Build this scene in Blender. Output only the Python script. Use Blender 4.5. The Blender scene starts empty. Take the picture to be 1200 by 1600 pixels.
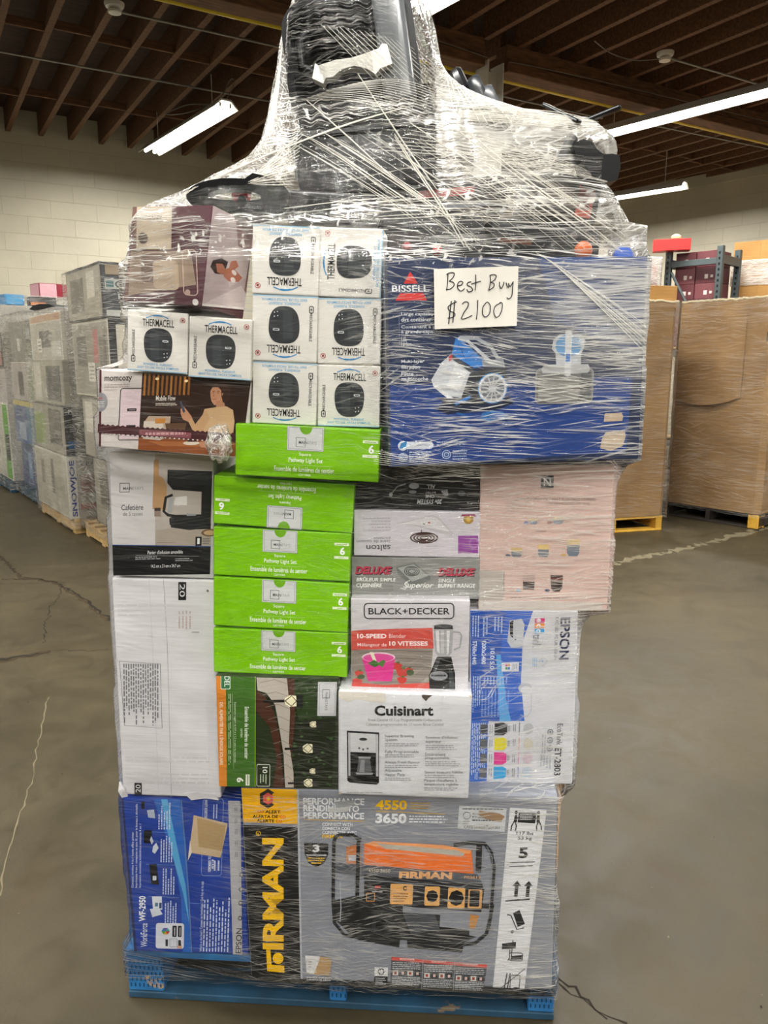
import bpy, bmesh, math, random
from math import sin, cos, pi, radians, sqrt, atan2
from mathutils import Vector, Matrix, noise
random.seed(7)
scene = bpy.context.scene
COL = scene.collection

# ------------------------------------------------------------------ camera
CAM_H = 1.53
cam_data = bpy.data.cameras.new('camera')
cam_data.sensor_fit = 'VERTICAL'
cam_data.sensor_height = 32.0
cam_data.lens = 24.0                      # 1200 px focal length on a 1600 px tall frame
cam_data.clip_start = 0.05
cam = bpy.data.objects.new('camera', cam_data)
cam.location = (0, 0, CAM_H)
cam.rotation_euler = (radians(90 - 11.0), 0, 0)
COL.objects.link(cam)
scene.camera = cam

# ------------------------------------------------------------------ world, exposure
world = bpy.data.worlds.new('world')
scene.world = world
world.use_nodes = True
world.node_tree.nodes['Background'].inputs[0].default_value = (1.0, 0.96, 0.88, 1)
world.node_tree.nodes['Background'].inputs[1].default_value = 0.05
scene.view_settings.view_transform = 'Standard'
scene.view_settings.look = 'None'
scene.view_settings.gamma = 1.0
scene.view_settings.use_curve_mapping = False
scene.view_settings.exposure = 1.5
scene.cycles.transparent_max_bounces = 24
scene.cycles.max_bounces = 7
TUBE_POWER = 9.0          # emission strength of the fluorescent tubes
LAMP_W = 62.0             # watts of the light each strip fixture throws down

# ------------------------------------------------------------------ helpers
def lin(c):
    return c / 12.92 if c <= 0.04045 else ((c + 0.055) / 1.055) ** 2.4
def rgb(h):
    if isinstance(h, str):
        h = h.lstrip('#')
        return tuple(lin(int(h[i:i + 2], 16) / 255) for i in (0, 2, 4)) + (1,)
    return tuple(h) + (1,)

MATS = {}
def ink(h, rough=0.45, spec=0.3, metal=0.0, var=0.04):
    """printed card / plastic: flat colour with a slight procedural unevenness"""
    key = (h, rough, spec, metal, var)
    if key in MATS: return MATS[key]
    m = bpy.data.materials.new('ink_' + str(h).strip('#'))
    m.use_nodes = True
    nt = m.node_tree; b = nt.nodes['Principled BSDF']
    c = rgb(h)
    b.inputs['Roughness'].default_value = rough
    b.inputs['Specular IOR Level'].default_value = spec
    b.inputs['Metallic'].default_value = metal
    if var > 0:
        tc = nt.nodes.new('ShaderNodeTexCoord')
        n = nt.nodes.new('ShaderNodeTexNoise'); n.inputs['Scale'].default_value = 18; n.inputs['Detail'].default_value = 3
        nt.links.new(tc.outputs['Object'], n.inputs['Vector'])
        mr = nt.nodes.new('ShaderNodeMapRange')
        mr.inputs['From Min'].default_value = .3; mr.inputs['From Max'].default_value = .7
        mr.inputs['To Min'].default_value = 1 - var; mr.inputs['To Max'].default_value = 1 + var
        nt.links.new(n.outputs['Fac'], mr.inputs['Value'])
        mx = nt.nodes.new('ShaderNodeVectorMath'); mx.operation = 'SCALE'
        mx.inputs[0].default_value = c[:3]
        nt.links.new(mr.outputs[0], mx.inputs['Scale'])
        nt.links.new(mx.outputs[0], b.inputs['Base Color'])
    else:
        b.inputs['Base Color'].default_value = c
    MATS[key] = m
    return m

def nodemat(name, build):
    m = bpy.data.materials.new(name); m.use_nodes = True
    nt = m.node_tree
    build(nt, nt.nodes['Principled BSDF'], nt.nodes['Material Output'])
    return m
def N(nt, t, **kw):
    n = nt.nodes.new(t)
    for k, v in kw.items():
        if k in n.inputs.keys() if isinstance(k, str) else False: n.inputs[k].default_value = v
        else: setattr(n, k, v)
    return n
def ramp(nt, stops, interp='LINEAR'):
    r = nt.nodes.new('ShaderNodeValToRGB'); r.color_ramp.interpolation = interp
    e = r.color_ramp.elements
    while len(e) < len(stops): e.new(0.5)
    for i, (p, c) in enumerate(stops): e[i].position = p; e[i].color = c if len(c) == 4 else tuple(c) + (1,)
    return r

class MB:
    """collects faces with material slots and links them as ONE mesh object"""
    def __init__(s): s.v = []; s.f = []; s.m = []; s.mats = []
    def mi(s, mat):
        if mat not in s.mats: s.mats.append(mat)
        return s.mats.index(mat)
    def add(s, vs, fs, mat, M=None):
        o = len(s.v); k = s.mi(mat)
        for p in vs: s.v.append(tuple(M @ Vector(p)) if M is not None else tuple(p))
        for f in fs: s.f.append(tuple(i + o for i in f)); s.m.append(k)
    def box(s, lo, hi, mat, bev=0.0, M=None, seg=1):
        bm = bmesh.new(); bmesh.ops.create_cube(bm, size=1)
        for v in bm.verts:
            v.co = Vector([(lo[i] + hi[i]) / 2 + v.co[i] * (hi[i] - lo[i]) for i in range(3)])
        if bev > 0:
            bmesh.ops.bevel(bm, geom=bm.edges[:], offset=bev, segments=seg, affect='EDGES', profile=0.5)
        s.bm(bm, mat, M)
    def bm(s, bm, mat, M=None):
        bm.verts.index_update()
        s.add([v.co.copy() for v in bm.verts], [[v.index for v in f.verts] for f in bm.faces], mat, M)
        bm.free()
    def cyl(s, p0, p1, r, mat, n=16, r1=None, caps=True):
        p0 = Vector(p0); p1 = Vector(p1); d = (p1 - p0).normalized()
        a = d.orthogonal().normalized(); b = d.cross(a)
        r1 = r if r1 is None else r1
        vs = [p0 + (a * cos(2 * pi * i / n) + b * sin(2 * pi * i / n)) * r for i in range(n)] + \
             [p1 + (a * cos(2 * pi * i / n) + b * sin(2 * pi * i / n)) * r1 for i in range(n)]
        fs = [(i, (i + 1) % n, n + (i + 1) % n, n + i) for i in range(n)]
        if caps: fs += [tuple(range(n))[::-1], tuple(range(n, 2 * n))]
        s.add(vs, fs, mat)
    def tube(s, pts, r, mat, n=8, closed=False):
        pts = [Vector(p) for p in pts]; L = len(pts); vs = []
        up = None
        for i, p in enumerate(pts):
            a = pts[(i - 1) % L] if (closed or i > 0) else p
            b = pts[(i + 1) % L] if (closed or i < L - 1) else p
            t = (b - a).normalized()
            if up is None: up = t.orthogonal().normalized()
            up = (up - t * up.dot(t)); up = up.normalized() if up.length > 1e-6 else t.orthogonal().normalized()
            w = t.cross(up); rr = r[i] if isinstance(r, (list, tuple)) else r
            for k in range(n): vs.append(p + (up * cos(2 * pi * k / n) + w * sin(2 * pi * k / n)) * rr)
        fs = []
        for i in range(L if closed else L - 1):
            j = (i + 1) % L
            for k in range(n): fs.append((i * n + k, i * n + (k + 1) % n, j * n + (k + 1) % n, j * n + k))
        if not closed: fs += [tuple(range(n))[::-1], tuple(range((L - 1) * n, L * n))]
        s.add(vs, fs, mat)
    def lathe(s, prof, mat, n=32, M=None):
        """prof: (radius, height) pairs turned about z"""
        vs = []
        for r, z in prof:
            for k in range(n): vs.append((r * cos(2 * pi * k / n), r * sin(2 * pi * k / n), z))
        fs = []
        for i in range(len(prof) - 1):
            for k in range(n): fs.append((i * n + k, i * n + (k + 1) % n, (i + 1) * n + (k + 1) % n, (i + 1) * n + k))
        fs += [tuple(range(n))[::-1], tuple(range((len(prof) - 1) * n, len(prof) * n))]
        s.add(vs, fs, mat, M)
    def prism(s, outline, y0, y1, mat, M=None, hole=None):
        """outline in x,z extruded from y0 to y1; hole: same number of points as outline"""
        n = len(outline)
        if hole is None:
            vs = [(x, y0, z) for x, z in outline] + [(x, y1, z) for x, z in outline]
            fs = [tuple(range(n)), tuple(range(n, 2 * n))[::-1]] + [(i, n + i, n + (i + 1) % n, (i + 1) % n) for i in range(n)]
        else:
            vs = [(x, y, z) for y in (y0, y1) for ring in (outline, hole) for x, z in ring]
            fs = []
            for i in range(n):
                j = (i + 1) % n
                fs += [(i, j, n + j, n + i), (2 * n + j, 2 * n + i, 3 * n + i, 3 * n + j), (j, i, 2 * n + i, 2 * n + j), (n + i, n + j, 3 * n + j, 3 * n + i)]
        s.add(vs, fs, mat, M)
    def build(s, name, parent=None, smooth=None):
        me = bpy.data.meshes.new(name); me.from_pydata(s.v, [], s.f)
        for m in s.mats: me.materials.append(m)
        me.polygons.foreach_set('material_index', s.m)
        me.update()
        if smooth is not None:
            try: me.shade_smooth(); me.set_sharp_from_angle(angle=radians(smooth))
            except Exception: pass
        o = bpy.data.objects.new(name, me); COL.objects.link(o)
        if parent is not None: o.parent = parent
        return o

def tag(o, label=None, cat=None, group=None, kind=None):
    if label: o['label'] = label
    if cat: o['category'] = cat
    if group: o['group'] = group
    if kind: o['kind'] = kind
    return o
def struct(o, label=None, group=None):
    return tag(o, label, None, group, 'structure')
def empty(name, loc=(0, 0, 0), rot=None):
    o = bpy.data.objects.new(name, None); COL.objects.link(o); o.empty_display_size = .05
    o.location = loc
    if rot is not None: o.rotation_euler = rot
    return o
def copy_tree(o, parent=None):
    c = o.copy(); COL.objects.link(c)
    if parent is not None: c.parent = parent
    for ch in list(o.children): copy_tree(ch, c)
    return c

# ------------------------------------------------------------------ shared materials
def _card(base, dark, scale=1.0):
    def f(nt, b, out):
        tc = N(nt, 'ShaderNodeTexCoord')
        mp = N(nt, 'ShaderNodeMapping'); mp.inputs['Scale'].default_value = (1, 1, 22)
        nt.links.new(tc.outputs['Object'], mp.inputs[0])
        n1 = N(nt, 'ShaderNodeTexNoise'); n1.inputs['Scale'].default_value = 5 * scale; n1.inputs['Detail'].default_value = 5
        n2 = N(nt, 'ShaderNodeTexNoise'); n2.inputs['Scale'].default_value = 2.2 * scale; n2.inputs['Detail'].default_value = 4
        nt.links.new(mp.outputs[0], n1.inputs['Vector']); nt.links.new(tc.outputs['Object'], n2.inputs['Vector'])
        a = N(nt, 'ShaderNodeMath', operation='MULTIPLY_ADD'); a.inputs[1].default_value = .45
        nt.links.new(n1.outputs['Fac'], a.inputs[0])
        h = N(nt, 'ShaderNodeMath', operation='MULTIPLY'); h.inputs[1].default_value = .55
        nt.links.new(n2.outputs['Fac'], h.inputs[0]); nt.links.new(h.outputs[0], a.inputs[2])
        r = ramp(nt, [(.35, rgb(dark)), (.62, rgb(base))])
        nt.links.new(a.outputs[0], r.inputs[0]); nt.links.new(r.outputs[0], b.inputs['Base Color'])
        b.inputs['Roughness'].default_value = .75
    return f
M_CARD = nodemat('brown_cardboard', _card('#96754a', '#785a34'))
M_CARD2 = nodemat('yellow_cardboard', _card('#b3864a', '#976d34'))
M_WCARD = nodemat('white_corrugated_card', _card('#e4e3e6', '#cfcdd0', 2.0))
M_GREYCARD = nodemat('pale_grey_card', _card('#b8b2a6', '#8f897c'))
M_LTCARD = nodemat('light_printed_card', _card('#d9d4c8', '#bdb6a8'))

def _wood(base, dark, paint=None, chip=.62):
    def f(nt, b, out):
        tc = N(nt, 'ShaderNodeTexCoord')
        mp = N(nt, 'ShaderNodeMapping'); mp.inputs['Scale'].default_value = (2.0, 14, 14)
        nt.links.new(tc.outputs['Object'], mp.inputs[0])
        n1 = N(nt, 'ShaderNodeTexNoise'); n1.inputs['Scale'].default_value = 3; n1.inputs['Detail'].default_value = 6
        nt.links.new(mp.outputs[0], n1.inputs['Vector'])
        r = ramp(nt, [(.3, rgb(dark)), (.7, rgb(base))]); nt.links.new(n1.outputs['Fac'], r.inputs[0])
        col = r.outputs[0]
        if paint:
            n2 = N(nt, 'ShaderNodeTexNoise'); n2.inputs['Scale'].default_value = 6; n2.inputs['Detail'].default_value = 8; n2.inputs['Roughness'].default_value = .7
            mp2 = N(nt, 'ShaderNodeMapping'); mp2.inputs['Scale'].default_value = (1, 2.5, 2.5)
            nt.links.new(tc.outputs['Object'], mp2.inputs[0]); nt.links.new(mp2.outputs[0], n2.inputs['Vector'])
            k = ramp(nt, [(chip - .015, (0, 0, 0)), (chip + .015, (1, 1, 1))]); nt.links.new(n2.outputs['Fac'], k.inputs[0])
            n3 = N(nt, 'ShaderNodeTexNoise'); n3.inputs['Scale'].default_value = 9; n3.inputs['Detail'].default_value = 5
            nt.links.new(tc.outputs['Object'], n3.inputs['Vector'])
            pr = ramp(nt, [(.3, rgb(paint[1])), (.7, rgb(paint[0]))]); nt.links.new(n3.outputs['Fac'], pr.inputs[0])
            mx = N(nt, 'ShaderNodeMix', data_type='RGBA')
            nt.links.new(k.outputs[0], mx.inputs[0]); nt.links.new(pr.outputs[0], mx.inputs[6]); nt.links.new(col, mx.inputs[7])
            col = mx.outputs[2]
        nt.links.new(col, b.inputs['Base Color'])
        bp = N(nt, 'ShaderNodeBump'); bp.inputs['Strength'].default_value = .35; bp.inputs['Distance'].default_value = .004
        nt.links.new(n1.outputs['Fac'], bp.inputs['Height']); nt.links.new(bp.outputs[0], b.inputs['Normal'])
        b.inputs['Roughness'].default_value = .75
    return f
M_JOIST = nodemat('old_brown_timber', _wood('#7d5739', '#4d3422'))
M_DECK = nodemat('dark_roof_boards', _wood('#4a3020', '#2c1c12'))
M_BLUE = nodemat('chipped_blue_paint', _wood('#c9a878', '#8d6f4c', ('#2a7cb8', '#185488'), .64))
M_BLUEDK = nodemat('scuffed_dark_and_shaded_blue', _wood('#7d6b54', '#4a4036', ('#24506e', '#18323f'), .64))
M_PINE = nodemat('pale_pallet_wood', _wood('#cfae72', '#9b7a48'))
M_YELLOWPAL = nodemat('yellow_painted_wood', _wood('#c9a15a', '#a07a3a', ('#dcae3c', '#bd8c2c'), .68))
M_DKPAL = nodemat('dark_weathered_wood', _wood('#3c342c', '#1f1a16'))

def _cmu(nt, b, out):
    tc = N(nt, 'ShaderNodeTexCoord')
    sp = N(nt, 'ShaderNodeSeparateXYZ'); nt.links.new(tc.outputs['Object'], sp.inputs[0])
    cb = N(nt, 'ShaderNodeCombineXYZ'); nt.links.new(sp.outputs[0], cb.inputs[0]); nt.links.new(sp.outputs[2], cb.inputs[1])
    br = N(nt, 'ShaderNodeTexBrick'); br.inputs['Scale'].default_value = 1.0
    br.inputs['Brick Width'].default_value = .62; br.inputs['Row Height'].default_value = .235
    br.inputs['Mortar Size'].default_value = .006; br.inputs['Mortar Smooth'].default_value = .6
    br.inputs['Color1'].default_value = (1, 1, 1, 1); br.inputs['Color2'].default_value = (.97, .97, .97, 1); br.inputs['Mortar'].default_value = (.92, .915, .90, 1)
    nt.links.new(cb.outputs[0], br.inputs['Vector'])
    n = N(nt, 'ShaderNodeTexNoise'); n.inputs['Scale'].default_value = 1.3; n.inputs['Detail'].default_value = 6
    nt.links.new(tc.outputs['Object'], n.inputs['Vector'])
    r = ramp(nt, [(.3, rgb('#b6af9a')), (.7, rgb('#cac3ac'))]); nt.links.new(n.outputs['Fac'], r.inputs[0])
    mx = N(nt, 'ShaderNodeMix', data_type='RGBA', blend_type='MULTIPLY'); mx.inputs[0].default_value = 1
    nt.links.new(r.outputs[0], mx.inputs[6]); nt.links.new(br.outputs['Color'], mx.inputs[7])
    nt.links.new(mx.outputs[2], b.inputs['Base Color'])
    n2 = N(nt, 'ShaderNodeTexNoise'); n2.inputs['Scale'].default_value = 14; n2.inputs['Detail'].default_value = 5
    nt.links.new(tc.outputs['Object'], n2.inputs['Vector'])
    ad = N(nt, 'ShaderNodeMath', operation='MULTIPLY_ADD'); ad.inputs[1].default_value = -1.6
    nt.links.new(br.outputs['Fac'], ad.inputs[0]); nt.links.new(n2.outputs['Fac'], ad.inputs[2])
    bp = N(nt, 'ShaderNodeBump'); bp.inputs['Strength'].default_value = .5; bp.inputs['Distance'].default_value = .008
    nt.links.new(ad.outputs[0], bp.inputs['Height']); nt.links.new(bp.outputs[0], b.inputs['Normal'])
    b.inputs['Roughness'].default_value = .55
M_CMU = nodemat('painted_block_wall', _cmu)

def _conc(nt, b, out):
    tc = N(nt, 'ShaderNodeTexCoord')
    def nz(sc, det, rough=.55, dist=0.0):
        n = N(nt, 'ShaderNodeTexNoise'); n.inputs['Scale'].default_value = sc; n.inputs['Detail'].default_value = det
        n.inputs['Roughness'].default_value = rough; n.inputs['Distortion'].default_value = dist
        nt.links.new(tc.outputs['Object'], n.inputs['Vector']); return n.outputs['Fac']
    def mulc(a, c, fac=1.0):
        mx = N(nt, 'ShaderNodeMix', data_type='RGBA', blend_type='MULTIPLY'); mx.inputs[0].default_value = fac
        nt.links.new(a, mx.inputs[6]); nt.links.new(c, mx.inputs[7]); return mx.outputs[2]
    n = nz(.7, 9, .62, .5)
    r = ramp(nt, [(.28, rgb('#322c1c')), (.45, rgb('#3f3827')), (.58, rgb('#473f2d')), (.75, rgb('#514834'))]); nt.links.new(n, r.inputs[0])
    n2 = nz(4.5, 8, .7, .8)
    k2 = ramp(nt, [(.32, (.78, .78, .80)), (.5, (1, 1, 1)), (.68, (1.16, 1.13, 1.06))]); nt.links.new(n2, k2.inputs[0])
    n3 = nz(95, 4, .6)
    k3 = ramp(nt, [(.30, (.72, .72, .72)), (.44, (1, 1, 1)), (.66, (1, 1, 1)), (.74, (1.35, 1.32, 1.22))]); nt.links.new(n3, k3.inputs[0])
    col = mulc(mulc(r.outputs[0], k2.outputs[0], .8), k3.outputs[0], .55)
    # rusty stains
    ns = nz(1.6, 5, .6, .6); ks = ramp(nt, [(.60, (1, 1, 1)), (.74, (1.08, .93, .82))]); nt.links.new(ns, ks.inputs[0])
    nt.links.new(mulc(col, ks.outputs[0]), b.inputs['Base Color'])
    r2 = ramp(nt, [(.3, (.40, .40, .40)), (.7, (.66, .66, .66))]); nt.links.new(n2, r2.inputs[0])
    nt.links.new(r2.outputs[0], b.inputs['Roughness'])
    b.inputs['Specular IOR Level'].default_value = .35
    bp = N(nt, 'ShaderNodeBump'); bp.inputs['Strength'].default_value = .25; bp.inputs['Distance'].default_value = .003
    nt.links.new(n3, bp.inputs['Height']); nt.links.new(bp.outputs[0], b.inputs['Normal'])
M_FLOOR = nodemat('worn_concrete', _conc)
M_CRACK = ink('#2c2822', .9, .1)
M_SCUFF = ink('#6f6752', .7, .2)
M_SCUFFD = ink('#43392a', .8, .1)

def _tubem(nt, b, out):
    b.inputs['Base Color'].default_value = (.9, .9, .9, 1)
    b.inputs['Emission Color'].default_value = (1.0, .97, .88, 1)
    b.inputs['Emission Strength'].default_value = TUBE_POWER
M_TUBE = nodemat('lit_fluorescent_tube', _tubem)
M_WMETAL = ink('#dcd9d0', .4, .5)
M_BLACKPL = ink('#050506', .33, .28)
M_GREYPL = ink('#1d1e20', .4, .3)
M_DKSTEEL = ink('#3c4546', .45, .5)

def film_material(name, scale=1.0, amount=1.0):
    """clear stretch film: mostly see-through, with a cloudy haze and fine creases whose glints are painted as white streaks.
    reads two values stored on the sheet: 'haze' (how many layers lie here) and 'crease'."""
    def f(nt, b, out):
        nt.nodes.remove(b)
        at = N(nt, 'ShaderNodeAttribute', attribute_name='layers')      # r haze, g crease, b slope
        sp = N(nt, 'ShaderNodeSeparateColor'); nt.links.new(at.outputs['Color'], sp.inputs[0])
        uv = N(nt, 'ShaderNodeAttribute', attribute_name='sheet')       # x run along the sheet, y height, metres
        def streak(angle, sx, sy, lo, hi, seed, det=2.0, dist=0.0):
            r = N(nt, 'ShaderNodeVectorRotate', rotation_type='Z_AXIS'); r.inputs['Angle'].default_value = radians(angle)
            nt.links.new(uv.outputs['Vector'], r.inputs['Vector'])
            # slow waviness so that creases are not ruled straight
            mp = N(nt, 'ShaderNodeMapping'); mp.inputs['Scale'].default_value = (sx * scale, sy * scale, 1); mp.inputs['Location'].default_value = (seed * 3.1, seed * 7.7, seed)
            nt.links.new(r.outputs[0], mp.inputs[0])
            wn = N(nt, 'ShaderNodeTexNoise'); wn.inputs['Scale'].default_value = 7 * scale; wn.inputs['Detail'].default_value = 1
            nt.links.new(uv.outputs['Vector'], wn.inputs['Vector'])
            wm = N(nt, 'ShaderNodeMath', operation='MULTIPLY'); wm.inputs[1].default_value = 2.2
            nt.links.new(wn.outputs['Fac'], wm.inputs[0])
            cx = N(nt, 'ShaderNodeCombineXYZ'); nt.links.new(wm.outputs[0], cx.inputs[1])
            va = N(nt, 'ShaderNodeVectorMath', operation='ADD'); nt.links.new(mp.outputs[0], va.inputs[0]); nt.links.new(cx.outputs[0], va.inputs[1])
            n = N(nt, 'ShaderNodeTexNoise', noise_dimensions='2D'); n.inputs['Scale'].default_value = 1; n.inputs['Detail'].default_value = det
            n.inputs['Roughness'].default_value = .45; n.inputs['Distortion'].default_value = dist
            nt.links.new(va.outputs[0], n.inputs['Vector'])
            m = N(nt, 'ShaderNodeMapRange', interpolation_type='SMOOTHSTEP'); m.inputs['From Min'].default_value = lo; m.inputs['From Max'].default_value = hi
            nt.links.new(n.outputs['Fac'], m.inputs['Value'])
            return m.outputs[0], n.outputs['Fac']
        def patch(sc, lo, hi, seed):
            mp = N(nt, 'ShaderNodeMapping'); mp.inputs['Location'].default_value = (seed, seed * 2.3, 0); mp.inputs['Scale'].default_value = (sc * scale, sc * 1.7 * scale, 1)
            nt.links.new(uv.outputs['Vector'], mp.inputs[0])
            n = N(nt, 'ShaderNodeTexNoise', noise_dimensions='2D'); n.inputs['Scale'].default_value = 1; n.inputs['Detail'].default_value = 2
            nt.links.new(mp.outputs[0], n.inputs['Vector'])
            m = N(nt, 'ShaderNodeMapRange'); m.inputs['From Min'].default_value = lo; m.inputs['From Max'].default_value = hi
            nt.links.new(n.outputs['Fac'], m.inputs['Value']); return m.outputs[0]
        def mul(a, c):
            m = N(nt, 'ShaderNodeMath', operation='MULTIPLY'); nt.links.new(a, m.inputs[0])
            if isinstance(c, float): m.inputs[1].default_value = c
            else: nt.links.new(c, m.inputs[1])
            return m.outputs[0]
        def mx(a, c):
            m = N(nt, 'ShaderNodeMath', operation='MAXIMUM'); nt.links.new(a, m.inputs[0]); nt.links.new(c, m.inputs[1]); return m.outputs[0]
        s1, h1 = streak(4, 9, 360, .59, .67, 1)
        s2, h2 = streak(-12, 10, 260, .60, .70, 2)
        s3, h3 = streak(15, 12, 280, .61, .71, 3)
        s4, h4 = streak(-30, 8, 230, .62, .70, 4)
        s5, h5 = streak(-3, 4.5, 480, .60, .68, 5)
        p1 = patch(5, .33, .52, 1.3); p2 = patch(4, .44, .60, 8.1); p3 = patch(4.5, .44, .60, 15.7); p4 = patch(3, .52, .66, 22.2); p5 = patch(6, .36, .52, 31.)
        S = mx(mx(mul(s1, p1), mul(s2, p2)), mx(mul(s3, p3), mx(mul(mul(s4, p4), .7), mul(s5, p5))))  # pale streaks along the creases, glints painted into the film
        S = mul(mul(S, sp.outputs['Green']), float(amount))
        # haze, streaky too
        hz = N(nt, 'ShaderNodeMapRange'); hz.inputs['From Min'].default_value = .3; hz.inputs['From Max'].default_value = .7; hz.inputs['To Min'].default_value = .1; hz.inputs['To Max'].default_value = 1.8
        hmix = N(nt, 'ShaderNodeMath', operation='ADD'); nt.links.new(mul(h1, .5), hmix.inputs[0]); nt.links.new(mul(h2, .5), hmix.inputs[1])
        nt.links.new(hmix.outputs[0], hz.inputs['Value'])
        H = mul(hz.outputs[0], sp.outputs['Red'])
        al = N(nt, 'ShaderNodeMath', operation='ADD', use_clamp=True); nt.links.new(S, al.inputs[0]); nt.links.new(H, al.inputs[1])
        # creases also tilt the surface
        hs = N(nt, 'ShaderNodeMath', operation='ADD'); nt.links.new(h2, hs.inputs[0]); nt.links.new(h3, hs.inputs[1])
        bp = N(nt, 'ShaderNodeBump'); bp.inputs['Strength'].default_value = .6; bp.inputs['Distance'].default_value = .003
        nt.links.new(hs.outputs[0], bp.inputs['Height'])
        df = N(nt, 'ShaderNodeBsdfDiffuse'); df.inputs['Color'].default_value = (.84, .82, .76, 1)
        tl = N(nt, 'ShaderNodeBsdfTranslucent'); tl.inputs['Color'].default_value = (.9, .89, .85, 1)
        body = N(nt, 'ShaderNodeMixShader'); body.inputs[0].default_value = .45
        nt.links.new(df.outputs[0], body.inputs[1]); nt.links.new(tl.outputs[0], body.inputs[2])
        gl = N(nt, 'ShaderNodeBsdfGlossy'); gl.inputs['Roughness'].default_value = .12; nt.links.new(bp.outputs[0], gl.inputs['Normal'])
        b2 = N(nt, 'ShaderNodeMixShader'); b2.inputs[0].default_value = .2
        nt.links.new(body.outputs[0], b2.inputs[1]); nt.links.new(gl.outputs[0], b2.inputs[2])
        tr = N(nt, 'ShaderNodeBsdfTransparent')
        fr = N(nt, 'ShaderNodeFresnel'); fr.inputs['IOR'].default_value = 1.13; nt.links.new(bp.outputs[0], fr.inputs['Normal'])
        clear = N(nt, 'ShaderNodeMixShader'); nt.links.new(fr.outputs[0], clear.inputs[0])
        nt.links.new(tr.outputs[0], clear.inputs[1]); nt.links.new(gl.outputs[0], clear.inputs[2])
        fin = N(nt, 'ShaderNodeMixShader'); nt.links.new(al.outputs[0], fin.inputs[0])
        nt.links.new(clear.outputs[0], fin.inputs[1]); nt.links.new(b2.outputs[0], fin.inputs[2])
        nt.links.new(fin.outputs[0], out.inputs['Surface'])
    return nodemat(name, f)
M_FILM = film_material('stretch_film')
M_FILMBG = film_material('stretch_film_far', .45)
def _strand(nt, b, out):
    b.inputs['Base Color'].default_value = (.86, .83, .74, 1)
    b.inputs['Roughness'].default_value = .25; b.inputs['Alpha'].default_value = .36
M_STRAND = nodemat('bunched_film', _strand)
def sheet_attrs(me, uvs, layers):
    a = me.attributes.new('sheet', 'FLOAT_VECTOR', 'POINT'); a.data.foreach_set('vector', [c for p in uvs for c in (p[0], p[1], 0.0)])
    c = me.attributes.new('layers', 'FLOAT_COLOR', 'POINT'); c.data.foreach_set('color', [k for p in layers for k in (p[0], p[1], 0.0, 1.0)])

# ------------------------------------------------------------------ building
HB = radians(31)
U = Vector((-sin(HB), cos(HB), 0)); V = Vector((cos(HB), sin(HB), 0)); Z = Vector((0, 0, 1))
def bld(u, v, z=0.0): return U * u + V * v + Z * z
# local frame for things laid out along the building: x = V, y = U
M_BLD = Matrix(((V.x, U.x, 0, 0), (V.y, U.y, 0, 0), (0, 0, 1, 0), (0, 0, 0, 1)))
JOIST_Z = 4.6; CEIL_Z = 4.9
WALL_U = 12.2

def slab(name, lo, hi, mat, label=None, M=M_BLD):
    m = MB(); m.box(lo, hi, mat); o = m.build(name); o.matrix_world = M; struct(o, label); return o

# floor with its cracks
fl = MB()
fl.add([(-16, -12, 0), (16, -12, 0), (16, 18, 0), (-16, 18, 0)], [(0, 1, 2, 3)], M_FLOOR)
def crack(pts, w, mat, jag=.02, z=.0006, seed=1):
    r = random.Random(seed); P = []
    for (x0, y0), (x1, y1) in zip(pts, pts[1:]):
        L = math.hypot(x1 - x0, y1 - y0); n = max(3, int(L / .035))
        for i in range(n):
            t = i / n; P.append((x0 + (x1 - x0) * t + r.uniform(-jag, jag), y0 + (y1 - y0) * t + r.uniform(-jag, jag)))
    P.append(pts[-1]); vs = []
    for i, p in enumerate(P):
        a = P[max(0, i - 1)]; b = P[min(len(P) - 1, i + 1)]
        d = Vector((b[0] - a[0], b[1] - a[1])).normalized(); k = w * r.uniform(.25, 1.2)
        vs += [(p[0] - d.y * k, p[1] + d.x * k, z), (p[0] + d.y * k, p[1] - d.x * k, z)]
    fl.add(vs, [(2 * i, 2 * i + 1, 2 * i + 3, 2 * i + 2) for i in range(len(P) - 1)], mat)
crack([(-3.094, 6.006), (-2.631, 5.386), (-2.357, 5.286), (-1.989, 4.877), (-1.647, 4.428)], .010, M_CRACK, .014, seed=1)
crack([(-3.08, 6.0), (-2.63, 5.37), (-2.36, 5.27), (-1.99, 4.86), (-1.66, 4.42)], .018, M_SCUFFD, .012, .0004, seed=31)
crack([(-2.35, 3.66), (-2.02, 3.79), (-1.8, 3.92)], .035, M_SCUFFD, .012, .0004, seed=32)
crack([(-2.765, 5.336), (-2.5, 5.33), (-2.357, 5.286)], .008, M_CRACK, seed=2)
crack([(-2.9, 5.2), (-2.27, 5.253), (-2.1, 4.6), (-1.9, 4.05)], .004, M_CRACK, seed=3)
crack([(-2.3, 3.70), (-2.023, 3.80), (-1.8, 3.925)], .016, M_CRACK, seed=4)
crack([(-1.8, 3.925), (-1.499, 3.953)], .004, M_CRACK, seed=5)
crack([(-1.564, 3.344), (-1.387, 2.82), (-1.316, 2.628), (-1.193, 2.179), (-1.122, 1.989)], .003, M_SCUFF, .006, seed=6)
crack([(.38, 1.73), (.443, 1.687), (.48, 1.652), (.507, 1.587), (.573, 1.547)], .0045, M_CRACK, .008, seed=7)
crack([(.443, 1.66), (.48, 1.625), (.53, 1.56)], .003, M_CRACK, .008, seed=8)
crack([(1.7, 5.7), (1.953, 5.904), (2.524, 6.267), (3.571, 7.052), (4.6, 7.75)], .045, M_SCUFF, .03, seed=9)
r = random.Random(3)
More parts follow.
